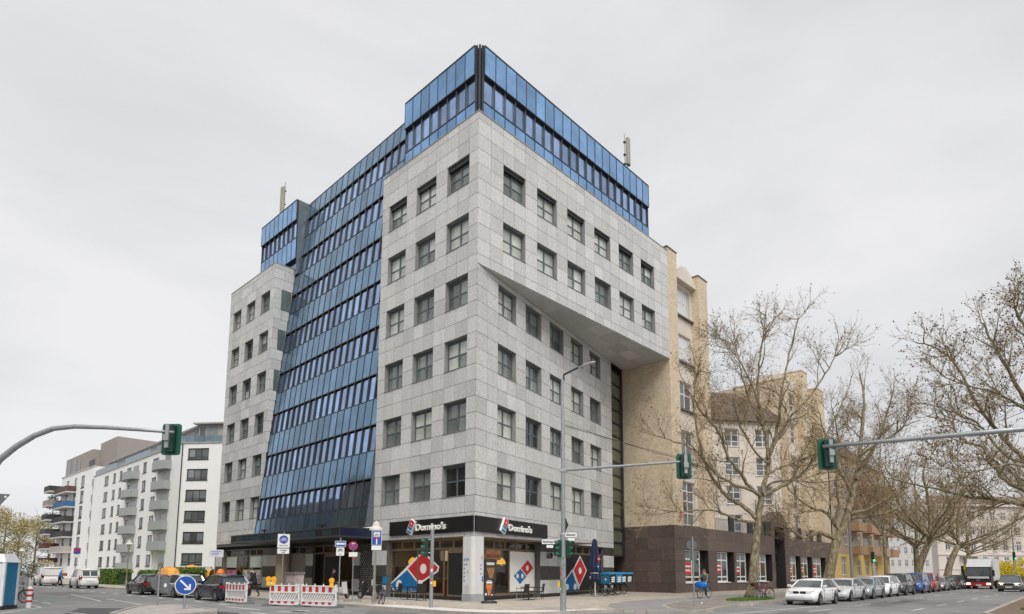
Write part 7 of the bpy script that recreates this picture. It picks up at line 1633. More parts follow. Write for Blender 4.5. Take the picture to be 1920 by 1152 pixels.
# red and white barriers
def barrier(label, a, b, lamps=(), z=GZ):
    A2, B2 = W(*a), W(*b); Lg = (B2-A2).length; t = thing('site_barrier', label, 'barrier', ((A2.x+B2.x)/2, (A2.y+B2.y)/2, z), atan2(B2.y-A2.y, B2.x-A2.x), 'red and white site barriers')
    hw_ = Lg/2-0.02; q = MB(); th_ = 0.05
    q.b(-hw_, hw_, -th_, th_, 0.08, 0.14); q.b(-hw_, hw_, -th_, th_, 0.26, 0.30); q.b(-hw_, hw_, -th_, th_, 0.66, 0.72); q.b(-hw_, hw_, -th_, th_, 0.99, 1.04)
    for s in (-1, 1): q.b(*sorted((s*hw_, s*(hw_-0.06))), -th_+0.002, th_-0.002, 0.03, 1.1)
    n = int(Lg/0.16)
    for k in range(n):
        x = -hw_+0.08+(2*hw_-0.16)*k/n; q.hexa([(x, -0.03, 0.30), (x+0.06, -0.03, 0.30), (x+0.06, 0.03, 0.30), (x, 0.03, 0.30), (x+0.22, -0.03, 0.66), (x+0.28, -0.03, 0.66), (x+0.28, 0.03, 0.66), (x+0.22, 0.03, 0.66)]) if x+0.28 < hw_ else None
    for k in range(4): x = -hw_+2*hw_*(k+0.5)/4; q.b(x-0.02, x+0.02, -0.02, 0.02, 1.04, 1.12)
    q.build('frame', m_signw, t)
    m = max(3, round(Lg/0.42))
    for k in range(m):
        for z0, z1 in ((0.72, 0.99), (0.14, 0.26)):
            x0 = -hw_+0.06+(2*hw_-0.12)*k/m; x1 = x0+(2*hw_-0.12)/m
            MB().b(x0, (x0+x1)/2, -0.035, 0.035, z0, z1).build('red_panel', M('barrier_red', (0.50, 0.03, 0.035), 0.5, var=0.1, dirt=0.1), t); MB().b((x0+x1)/2, x1, -0.035, 0.035, z0, z1).build('white_panel', M('barrier_grey', (0.62, 0.63, 0.63), 0.5), t)
    for s in (-1, 1):
        f = MB(); x = s*hw_*0.96; f.hexa([(x-0.2, -0.42, 0), (x+0.2, -0.42, 0), (x+0.2, 0.42, 0), (x-0.2, 0.42, 0), (x-0.16, -0.38, 0.1), (x+0.16, -0.38, 0.1), (x+0.16, 0.38, 0.1), (x-0.16, 0.38, 0.1)]); f.build('rubber_foot', m_signback, t)
    return t
barrier('short barrier standing beside the navy hatchback', (-9.0, 10.1), (-8.9, 7.75))
barrier('long barrier, left one of the pair in the middle', (-8.75, 5.45), (-8.05, 3.75))
barrier('long barrier, right one of the pair in the middle', (-8.0, 3.68), (-7.35, 1.55))
barrier('barrier set back at an angle behind the middle pair', (-6.9, 9.2), (-8.5, 5.7))
def beacon(label, u, v, dep):
    c = px_depth(u, v, dep); t = thing('warning_lamp', label, 'lamp', c-Vector((0, 0, 0.16)), facecam(c), 'amber warning lamps on the barriers')
    MB().b(-0.09, 0.09, -0.06, 0.06, -0.16, 0.08).build('battery_case', M('lamp_yellow', (0.75, 0.42, 0.02), 0.4), t); MB().disc((0, -0.07, 0.16), 0.115, 'y', 0.14, 18).build('lens', M('amber_lens', (0.80, 0.36, 0.01), 0.2, var=0.15, scale=20), t); MB().disc((0, -0.05, 0.16), 0.13, 'y', 0.10, 18).build('lamp_rim', MATS['lamp_yellow'], t)
q0 = W(-8.75, 5.3); beacon('amber warning lamp, left of the pair on the middle barrier', 503.5, 1086, q0.y); beacon('amber warning lamp, right of the pair on the middle barrier', 513.5, 1086, q0.y); q0 = W(-7.4, 1.7); beacon('single amber warning lamp at the right end of the barriers', 622, 1089, q0.y)
c = px_depth(414, 1071.5, 52); t = thing('orange_dome', 'orange dome showing above the navy hatchback', 'cover', (c.x, c.y, 0), 0); MB().lathe([(0.1, 0), (0.1, c.z-0.35)], (0, 0, 0), 8).build('post', m_metal, t); MB().lathe([(0.36, c.z-0.35), (0.34, c.z-0.1), (0.22, c.z+0.12), (0.05, c.z+0.2)], (0, 0, 0), 16).build('dome', M('orange_plastic', (0.75, 0.20, 0.02), 0.4), t, smooth=True)
c = px_depth(350, 1071, 58); t = thing('orange_tarp', 'orange and yellow covered machine behind the silver estate car', 'machine', (c.x, c.y, 0), 0)
q = MB(); n = 10
for i in range(n+1):
    x = -2.4+4.8*i/n; h_ = 1.7+0.35*sin(i*1.3)*0.5-0.6*abs(i/n-0.5); q.v += [(x, -0.7, 0.9), (x, -0.45, h_+0.1), (x, 0.1, h_+0.35), (x, 0.6, h_), (x, 0.8, 0.9)]
for i in range(n):
    for k in range(4): q._f((5*i+k, 5*i+k+1, 5*i+6+k, 5*i+5+k))
q.build('tarpaulin', M('tarp_orange', (0.70, 0.30, 0.06), 0.6, var=0.5, scale=1.5), t); q = MB(); q.b(-2.2, 2.2, -0.5, 0.6, 0.3, 0.9); q.build('chassis', m_black, t)
# utility cabinet
p = W(-4.9, 10.4); t = thing('utility_cabinet', 'grey utility cabinet with pink graffiti behind the barriers', 'cabinet', (p.x, p.y, 0), AR+pi/2)
MB().b(-0.55, 0.55, -0.3, 0.3, 0.05, 1.42).build('case', M('cabinet_grey', (0.36, 0.31, 0.29), 0.6, var=0.25, scale=3), t); MB().b(-0.6, 0.6, -0.35, 0.35, 1.42, 1.55).build('lid', M('cabinet_lid', (0.16, 0.15, 0.15), 0.6), t); MB().b(-0.56, 0.56, -0.32, 0.32, 0, 0.05).build('foot', m_concrete, t)
MB().b(0.551, 0.556, -0.28, 0.28, 0.3, 1.4).build('black_panel', m_black, t)
# A-board
p = px_ground(917, 1132); t = thing('pavement_sign', 'black pavement sign with pizza slice print beside the white column', 'sign', p, facecam(p, 0.05))
MB().lathe([(0.42, 0), (0.44, 0.05), (0.34, 0.13), (0.05, 0.15)], (0, 0, 0), 20, sq=0.6).build('foot', m_black, t)
for s in (-1, 1): MB().tube([(s*0.18, 0, 0.1), (s*0.18, 0, 0.3)], 0.025, 6).build('spring', m_dkmetal, t)
MB().ext(rrect(0.54, 1.0, 0.04), (0, -0.03, 0.78), 'y', 0.06).build('frame', m_black, t); MB().ext(rrect(0.46, 0.9, 0.02), (0, -0.036, 0.78), 'y', 0.005).build('poster', M('poster_black', (0.03, 0.028, 0.027), 0.4, var=0.3, scale=8), t)
MB().ext([(-0.17, 0.18), (0.17, 0.18), (0.05, -0.38), (-0.05, -0.38)], (0, -0.042, 0.80), 'y', 0.005).build('pizza_print', M('pizza_orange', (0.58, 0.16, 0.04), 0.5, var=0.7, scale=14), t)
for x0, x1, z0, z1, m_ in ((-0.10, 0.10, 1.13, 1.18, M('print_green', (0.35, 0.5, 0.25), 0.5)), (-0.15, 0.15, 1.02, 1.11, m_signw), (-0.21, -0.12, 0.42, 0.52, m_signw), (0.10, 0.19, 0.42, 0.47, m_signw)): MB().b(x0, x1, -0.046, -0.037, z0, z1).build('print_line', m_, t)
# black cafe chairs and tables
def chair_proto(lab, bx, by, rz):
    t = thing('cafe_chair', lab, 'chair', W(bx, by, 0.012), AR+rz, 'black chairs outside the shop')
    MB().b(-0.27, 0.27, -0.25, 0.25, 0.42, 0.47).build('seat', m_black, t); MB().hexa([(-0.27, 0.23, 0.46), (0.27, 0.23, 0.46), (0.27, 0.27, 0.46), (-0.27, 0.27, 0.46), (-0.26, 0.30, 0.92), (0.26, 0.30, 0.92), (0.26, 0.34, 0.92), (-0.26, 0.34, 0.92)]).build('backrest', m_black, t)
    for sx in (-1, 1):
        for sy in (-1, 1): MB().tube([(sx*0.25, sy*0.23, 0), (sx*0.25, sy*0.23, 0.44 if sy > 0 else 0.66)], 0.018, 6).build('leg', m_metal if sy < 0 else m_dkmetal, t)
        MB().b(*sorted((sx*0.23, sx*0.28)), -0.26, 0.28, 0.66, 0.69).build('armrest', m_black, t)
def table(lab, bx, by):
    t = thing('cafe_table', lab, 'table', W(bx, by, 0.012), AR, 'black tables outside the shop'); MB().b(-0.35, 0.35, -0.35, 0.35, 0.70, 0.74).build('table_top', m_black, t); MB().tube([(0, 0, 0), (0, 0, 0.7)], 0.03, 8).build('leg', m_dkmetal, t); MB().b(-0.25, 0.25, -0.25, 0.25, 0, 0.03).build('base', m_dkmetal, t)
table('small black table by the left shop window', -1.15, 4.3); chair_proto('black armchair left of the table by the left shop window', -1.25, 5.3, pi/2-0.2+pi); chair_proto('black armchair right of the table by the left shop window', -1.2, 3.3, pi/2+0.2+pi); chair_proto('black armchair nearest the signal pole by the left shop window', -1.55, 2.6, -0.5+pi)
q = FW(3.9, 0, -1.2); table('small black table by the right shop window', q[0], q[1]); q = FW(3.0, 0, -1.3); chair_proto('black armchair beside the pavement sign by the right window', q[0], q[1], AW+pi); q = FW(4.9, 0, -1.3); chair_proto('black armchair before the white covered window', q[0], q[1], AW+0.3+pi)
# closed parasol
p = px_ground(1116, 1119); t = thing('closed_parasol', 'closed dark blue parasol with printed tiles on a grey foot', 'parasol', p, AR+AW)
hz = px_depth(1113, 1011, p.y).z; MB().tube([(0, 0, 0), (0, 0, hz)], 0.045, 10).build('pole', M('pole_pale', (0.55, 0.54, 0.50), 0.5), t)
q = MB(); n = 16; pr = [(0.10, hz), (0.16, hz-0.15), (0.26, hz-1.0), (0.33, hz-1.9), (0.24, hz-2.3), (0.30, hz-2.7), (0.16, hz-2.85)]
for r, z in pr:
    for k in range(n): rr = r*(1+0.16*cos(k*pi)); q.v.append((rr*cos(2*pi*k/n), rr*sin(2*pi*k/n), z))
for i in range(len(pr)-1):
    for k in range(n): a = i*n+k; b = i*n+(k+1) % n; q._f((a, b, b+n, a+n))
q.build('canopy', M('parasol_navy', (0.012, 0.018, 0.06), 0.7, var=0.3, scale=3), t)
for x, m_, z0 in ((-0.13, m_tile_red, hz-1.35), (0.20, m_tile_red, hz-1.35), (-0.16, m_tile_blue, hz-1.85), (0.20, m_tile_blue, hz-1.85)):
    o = MB().ext([(-0.13, 0), (0, 0.30), (0.13, 0), (0, -0.30)], (x*0.9, -0.30 if x < 0 else -0.27, z0), 'y', 0.008).build('printed_tile', m_, t)
    MB().disc((x*0.9, -0.31 if x < 0 else -0.28, z0), 0.06, 'y', 0.006, 12).build('printed_dot', m_signw, t)
MB().b(-0.65, 0.65, -0.65, 0.65, 0.0, 0.05).build('foot', m_concrete, t)
q = MB(); q.lathe([(0.27, hz-2.30), (0.27, hz-2.26)], (0, 0, 0), 12); q.build('tie_strap', m_signw, t)
# portable toilet, bollard, barrier board
p = px_ground(-12, 1143, GZ); t = thing('portable_toilet', 'white and blue portable toilet cut off by the left picture edge', 'portable toilet', (p.x, p.y, GZ), radians(12))
m_tw = M('toilet_white', (0.70, 0.71, 0.72), 0.5, var=0.05); m_tb = M('toilet_blue', (0.015, 0.20, 0.36), 0.45, var=0.06)
MB().b(-0.55, 0.55, -0.55, 0.55, 0.18, 2.05).build('cabin', m_tb, t); MB().ext(rrect(0.9, 1.75, 0.05), (0, -0.575, 1.12), 'y', 0.022).build('door', m_tw, t)
for sx in (-1, 1):
    for sy in (-1, 1): MB().b(*sorted((sx*0.46, sx*0.58)), *sorted((sy*0.46, sy*0.58)), 0.15, 2.1).build('corner_post', m_tw, t)
MB().hexa([(-0.6, -0.6, 2.05), (0.6, -0.6, 2.05), (0.6, 0.6, 2.05), (-0.6, 0.6, 2.05), (-0.42, -0.42, 2.42), (0.42, -0.42, 2.42), (0.42, 0.42, 2.42), (-0.42, 0.42, 2.42)]).build('roof', m_tw, t); MB().b(-0.6, 0.6, -0.6, 0.6, 0.0, 0.17).build('skid', m_dkmetal, t)
MB().disc((0.30, -0.582, 1.15), 0.05, 'y', 0.02, 10).build('lock', m_black, t); MB().b(-0.30, 0.20, -0.582, -0.577, 1.50, 1.58).build('door_print', M('magenta', (0.5, 0.01, 0.2), 0.5), t); MB().b(-0.1, 0.0, -0.582, -0.577, 1.25, 1.47).build('door_print', m_black, t)
p = px_ground(53, 1140, GZ); t = thing('striped_bollard', 'red and white striped bollard beside the portable toilet', 'bollard', (p.x, p.y, GZ), 0)
MB().lathe([(0.11, 0), (0.11, 0.88), (0.09, 0.94), (0.03, 0.97)], (0, 0, 0), 16).build('body', m_signw, t)
for z in (0.25, 0.51, 0.75): MB().lathe([(0.113, z), (0.113, z+0.10)], (0, 0, 0), 16).build('red_band', m_red, t)
a, b = px_ground(52, 1127, GZ), px_ground(26, 1113, GZ); t = thing('barrier_board', 'low white board fence behind the bollard', 'fence', ((a.x+b.x)/2, (a.y+b.y)/2, GZ), atan2(b.y-a.y, b.x-a.x)); Lg = (b-a).length/2
for k in range(5): MB().b(-Lg, Lg, -0.03, 0.03, 0.12+0.24*k, 0.33+0.24*k).build('board', m_signw, t)
for k in range(4): x = -Lg+2*Lg*k/3; MB().b(x-0.04, x+0.04, 0.031, 0.09, 0, 1.32).build('post', m_metal, t)
# street sign back at the left edge
p = px_depth(2, 1140, 13); t = thing('sign_back', 'dark back of a triangular sign cut by the left edge', 'sign', (p.x-0.30, p.y, GZ), facecam(p)); zz = px_depth(2, 924, 13).z
MB().tube([(0, 0, 0), (0, 0, zz+0.1)], 0.03, 8).build('post', m_metal, t) if False else None
q = MB(); q.tube([(-0.5, 0.05, 0), (-0.5, 0.05, zz)], 0.03, 8); q.build('post', m_metal, t); MB().ext([(-0.45, 0.10), (0.0, 0.10), (-0.22, -0.26)], (0.20, 0, zz+0.0), 'y', 0.01).build('sign_plate', m_signback, t); MB().b(0.10, 0.14, -0.004, 0.0, zz+0.02, zz+0.06).build('sticker', m_signw, t)
# metal fence in front of the white house
t = thing('wire_fence', 'dark wire fence in front of the white apartment house end wall', 'fence', W(0, 0), AR); 
for k in range(9): MB().b(0.4+0.0, 0.46, 37.0+1.6*k, 37.06+1.6*k, 0, 2.0).build('fence_post', m_dkmetal, t)
q = MB()
for k in range(90): q.b(0.42, 0.432, 37.0+0.142*k, 37.012+0.142*k, 0.1, 1.95)
for z in (0.1, 0.5, 0.9, 1.3, 1.7, 1.95): q.b(0.418, 0.434, 37.0, 49.8, z, z+0.016)
tag(q.build('wire_mesh', m_dkmetal, t), kind='stuff')
t = thing('waste_bin', 'black waste bin by the fence left of the office', 'bin', W(-1.2, 38.2), AR); MB().hexa([(-0.35, -0.5, 0.1), (0.35, -0.5, 0.1), (0.35, 0.5, 0.1), (-0.35, 0.5, 0.1), (-0.42, -0.6, 1.15), (0.42, -0.6, 1.15), (0.42, 0.6, 1.15), (-0.42, 0.6, 1.15)]).build('bin_body', m_black, t); MB().b(-0.45, 0.45, -0.63, 0.63, 1.15, 1.28).build('lid', M('bin_lid', (0.03, 0.05, 0.03), 0.5), t)
# bike stand hoop at the far left
p = px_ground(34, 1134, GZ); t = thing('bike_stand', 'bent steel bike stand hoop between toilet and bollard', 'bike stand', (p.x, p.y, GZ), 0.4)
MB().tube([(-0.35, 0, 0), (-0.35, 0, 0.75), (-0.22, 0, 0.9), (0.22, 0, 0.9), (0.35, 0, 0.75), (0.35, 0, 0)], 0.025, 8).build('hoop', m_metal, t)
# ================================================================== bicycles, scooters, people
def ring(r, t, n=22, m=6):
    q = MB()
    for i in range(n):
        a = 2*pi*i/n
        for k in range(m): b = 2*pi*k/m; rr = r+t*cos(b); q.v.append((rr*cos(a), t*sin(b), rr*sin(a)))
    for i in range(n):
        for k in range(m): q._f((i*m+k, i*m+(k+1) % m, ((i+1) % n)*m+(k+1) % m, ((i+1) % n)*m+k))
    return q
ty_me = ring(0.335, 0.022).mesh('tyre', m_rubber, True)
_r = ring(0.305, 0.010, 22, 4)
for k in range(14): a = 2*pi*k/14; _r.tube([(0.02*cos(a+0.4), 0.02*(-1)**k, 0.02*sin(a+0.4)), (0.30*cos(a), 0, 0.30*sin(a))], 0.0028, 3, cap=False)
_r.tube([(0, -0.05, 0), (0, 0.05, 0)], 0.022, 8); rim_me = _r.mesh('rim', m_metal)
def bicycle(name, label, loc, rz, col, group=None, lean=0.0, basket=None, box=None, guard=True, dark=False):
    t = thing(name, label, 'bicycle', loc, rz, group); t.rotation_euler.x = lean
    fm = M('bike_%.2f_%.2f_%.2f' % col, col, 0.35, var=0.05)
    for x in (0.53, -0.53): w = inst('wheel', ty_me, t, (x, 0, 0.357)); inst('rim', rim_me, w)
    q = MB(); BB = (-0.10, 0, 0.30); ST = (-0.25, 0, 0.80); HT = (0.36, 0, 0.86); HB = (0.39, 0, 0.70); RA = (-0.53, 0, 0.357)
    for a, b, r in ((BB, ST, 0.018), (ST, HT, 0.017), (BB, HB, 0.02), (HT, HB, 0.022)): q.tube([a, b], r, 7)
    for s in (-1, 1): q.tube([BB, (RA[0], s*0.06, RA[2])], 0.011, 5); q.tube([(ST[0], 0, 0.76), (RA[0], s*0.06, RA[2])], 0.010, 5)
    q.build('frame', fm, t)
    q = MB(); 
    for s in (-1, 1): q.tube([(0.40, s*0.045, 0.68), (0.45, s*0.05, 0.50), (0.53, s*0.05, 0.357)], 0.013, 6)
    q.tube([(0.40, -0.05, 0.69), (0.40, 0.05, 0.69)], 0.016, 6); q.build('fork', fm, t)
    q = MB(); q.tube([(0.36, 0, 0.85), (0.34, 0, 1.02)], 0.014, 6); q.tube([(0.12, -0.30, 1.03), (0.28, -0.24, 1.05), (0.37, -0.06, 1.03), (0.37, 0.06, 1.03), (0.28, 0.24, 1.05), (0.12, 0.30, 1.03)], 0.012, 6); q.build('handlebar', m_dkmetal, t)
    q = MB(); q.tube([ST, (-0.28, 0, 0.94)], 0.013, 6); q.build('seat_post', m_metal, t)
    q = MB(); q.hexa([(-0.42, -0.09, 0.94), (-0.10, -0.02, 0.95), (-0.10, 0.02, 0.95), (-0.42, 0.09, 0.94), (-0.42, -0.07, 1.0), (-0.10, -0.015, 0.99), (-0.10, 0.015, 0.99), (-0.42, 0.07, 1.0)]); q.build('saddle', m_black, t)
    q = MB(); q.disc((-0.10, 0.03, 0.30), 0.09, 'y', 0.008, 14); q.tube([(-0.10, 0.05, 0.30), (-0.02, 0.06, 0.16)], 0.01, 5); q.b(-0.07, 0.03, 0.06, 0.15, 0.145, 0.17); q.tube([(-0.10, -0.05, 0.30), (-0.18, -0.06, 0.44)], 0.01, 5); q.b(-0.23, -0.13, -0.15, -0.06, 0.43, 0.455); q.build('crank', m_dkmetal, t)
    if guard:
        for x in (0.53, -0.53):
            q = MB(); n = 9
            for i in range(n+1): a = radians(10+150*i/n) if x < 0 else radians(40+120*i/n); q.v += [(x+0.375*cos(a), -0.03, 0.357+0.375*sin(a)), (x+0.375*cos(a), 0.03, 0.357+0.375*sin(a))]
            for i in range(n): q._f((2*i, 2*i+1, 2*i+3, 2*i+2))
            q.build('mudguard', m_dkmetal if dark else fm, t)
    q = MB()
    for s in (-1, 1): q.tube([(-0.30, s*0.07, 0.76), (-0.80, s*0.08, 0.76)], 0.008, 5); q.tube([(-0.62, s*0.075, 0.76), (-0.53, s*0.06, 0.36)], 0.007, 5)
    q.build('rack', m_dkmetal, t)
    if basket:
        q = MB(); q.hexa([(0.45, -0.16, 0.78), (0.72, -0.16, 0.78), (0.72, 0.16, 0.78), (0.45, 0.16, 0.78), (0.42, -0.2, 1.0), (0.78, -0.2, 1.0), (0.78, 0.2, 1.0), (0.42, 0.2, 1.0)]); q.build('basket', M('wicker_brown', basket, 0.8, var=0.4, scale=20), t)
    if box:
        m_bx = M('box_blue', (0.012, 0.19, 0.36), 0.45, var=0.08); z0 = 0.80
        MB().b(-1.16, -0.46, -0.34, 0.34, z0, z0+0.56).build('box_body', m_black if box == 2 else m_bx, t); MB().hexa([(-1.19, -0.37, z0+0.562), (-0.43, -0.37, z0+0.562), (-0.43, 0.37, z0+0.562), (-1.19, 0.37, z0+0.562), (-1.14, -0.33, z0+0.66), (-0.48, -0.33, z0+0.66), (-0.48, 0.33, z0+0.66), (-1.14, 0.33, z0+0.66)]).build('box_lid', m_bx, t)
        MB().b(-1.168, -1.162, -0.33, 0.33, z0+0.02, z0+0.54).build('box_back', m_black if box == 1 else m_bx, t)
        for k, (y0, y1, zz, m_) in enumerate(((-0.18, 0.14, 0.30, m_signw), (-0.16, 0.16, 0.18, m_signw), (-0.14, 0.18, 0.06, m_signw))): MB().b(-1.175, -1.169, y0, y1, z0+zz, z0+zz+0.09).build('box_print', m_, t)
        T_ = Matrix.Translation((-0.8, 0.302, z0+0.3)) @ Matrix.Rotation(radians(45), 4, 'Y')
        for s in (1, -1):
            o = MB().b(-0.07, 0.07, 0, 0.006, 0.005, 0.14).build('box_logo', m_tile_red, t); o.matrix_local = Matrix.Translation((-0.8, s*0.342-(0.006 if s < 0 else 0), z0+0.3)) @ Matrix.Rotation(radians(45), 4, 'Y')
            o = MB().b(-0.07, 0.07, 0, 0.006, -0.14, -0.005).build('box_logo', m_signw, t); o.matrix_local = Matrix.Translation((-0.8, s*0.342-(0.006 if s < 0 else 0), z0+0.3)) @ Matrix.Rotation(radians(45), 4, 'Y')
    return t
G3 = 'delivery bikes parked by the shop'
for i, (s, off, lab) in enumerate(((12.9, -1.7, 'delivery bike with blue box, nearest the parasol'), (14.35, -1.6, 'delivery bike with black and blue box, second from the parasol'), (15.8, -1.5, 'delivery bike with blue box, third from the parasol'), (17.3, -1.4, 'delivery bike with blue box, last before the brown stone wall'))):
    q = FW(s, 0, off); bicycle('delivery_bike', lab, W(q[0], q[1], 0.0), AR+AW+radians(70+rng.uniform(-7, 7)), (0.02, 0.02, 0.022), G3, radians(-4), box=1 if i != 1 else 2, dark=True).scale = (1.1, 1.1, 1.1)
p = px_ground(708, 1133.5); bicycle('bicycle', 'black bicycle leaning against the dead-end sign post', p+Vector((0.15, 0, 0.01)), radians(112), (0.025, 0.026, 0.028), None, radians(5), dark=True)
p = px_ground(1420, 1122.5); bicycle('bicycle', 'dark grey bicycle parked nearest the first plane tree', p+Vector((0, 0.3, 0)), radians(100), (0.05, 0.055, 0.06), 'bicycles parked by the plane tree', radians(-4))
p = px_ground(1432, 1124); bicycle('bicycle', 'red framed bicycle with brown basket right of the first plane tree', p, radians(200), (0.25, 0.04, 0.05), 'bicycles parked by the plane tree', radians(6), basket=(0.08, 0.035, 0.025))
p = px_ground(24, 1132, GZ); bicycle('bicycle', 'dark bicycle half hidden behind the portable toilet', p, radians(60), (0.03, 0.03, 0.03), None, radians(5))
# scooters behind the barriers
def scooter(label, bx, by, rz, col, box):
    t = thing('scooter', label, 'scooter', W(bx, by, 0.0), AR+rz, 'scooters at the office entrance'); fm = M('scooter_%.2f' % col[0], col, 0.35)
    for x in (0.62, -0.58): w = inst('wheel', WM.setdefault('sc', ring(0.19, 0.055, 18, 8).mesh('tyre', m_rubber, True)), t, (x, 0, 0.25)); MB().disc((0, -0.04, 0), 0.14, 'y', 0.08, 12).build('rim', m_rim, w)
    q = MB(); q.hexa([(-0.85, -0.16, 0.42), (-0.1, -0.17, 0.35), (-0.1, 0.17, 0.35), (-0.85, 0.16, 0.42), (-0.9, -0.12, 0.72), (-0.15, -0.15, 0.70), (-0.15, 0.15, 0.70), (-0.9, 0.12, 0.72)]); q.hexa([(-0.1, -0.16, 0.28), (0.35, -0.16, 0.28), (0.35, 0.16, 0.28), (-0.1, 0.16, 0.28), (-0.1, -0.16, 0.36), (0.35, -0.16, 0.36), (0.35, 0.16, 0.36), (-0.1, 0.16, 0.36)]); q.hexa([(0.33, -0.2, 0.3), (0.45, -0.16, 0.3), (0.45, 0.16, 0.3), (0.33, 0.2, 0.3), (0.25, -0.16, 0.98), (0.36, -0.12, 0.98), (0.36, 0.12, 0.98), (0.25, 0.16, 0.98)]); q.build('body', fm, t)
    MB().hexa([(-0.85, -0.14, 0.722), (-0.15, -0.12, 0.722), (-0.15, 0.12, 0.722), (-0.85, 0.14, 0.722), (-0.85, -0.12, 0.82), (-0.2, -0.10, 0.80), (-0.2, 0.10, 0.80), (-0.85, 0.12, 0.82)]).build('seat', m_black, t)
    q = MB(); q.tube([(0.55, 0, 0.3), (0.34, 0, 1.0)], 0.03, 8); q.tube([(0.22, -0.33, 1.05), (0.33, 0, 1.03), (0.22, 0.33, 1.05)], 0.018, 6); q.build('steering', m_dkmetal, t)
    MB().disc((0.42, -0.0, 0.95), 0.07, 'x', 0.04, 12).build('headlight', m_head, t)
    if box:
        MB().b(-1.15, -0.6, -0.28, 0.28, 0.84, 1.36).build('delivery_box', m_black, t); MB().b(-1.15, -0.6, -0.285, -0.281, 0.9, 1.3).build('box_print', m_signw, t); MB().b(-1.157, -1.151, -0.24, 0.24, 0.88, 1.32).build('box_side', MATS['box_blue'], t)
    return t
scooter('white scooter parked behind the set back barrier', -3.4, 7.6, 0.5, (0.6, 0.6, 0.6), False)
scooter('dark scooter with blue and black delivery box at the office entrance', -2.2, 6.6, pi/2+0.3, (0.03, 0.03, 0.035), True)
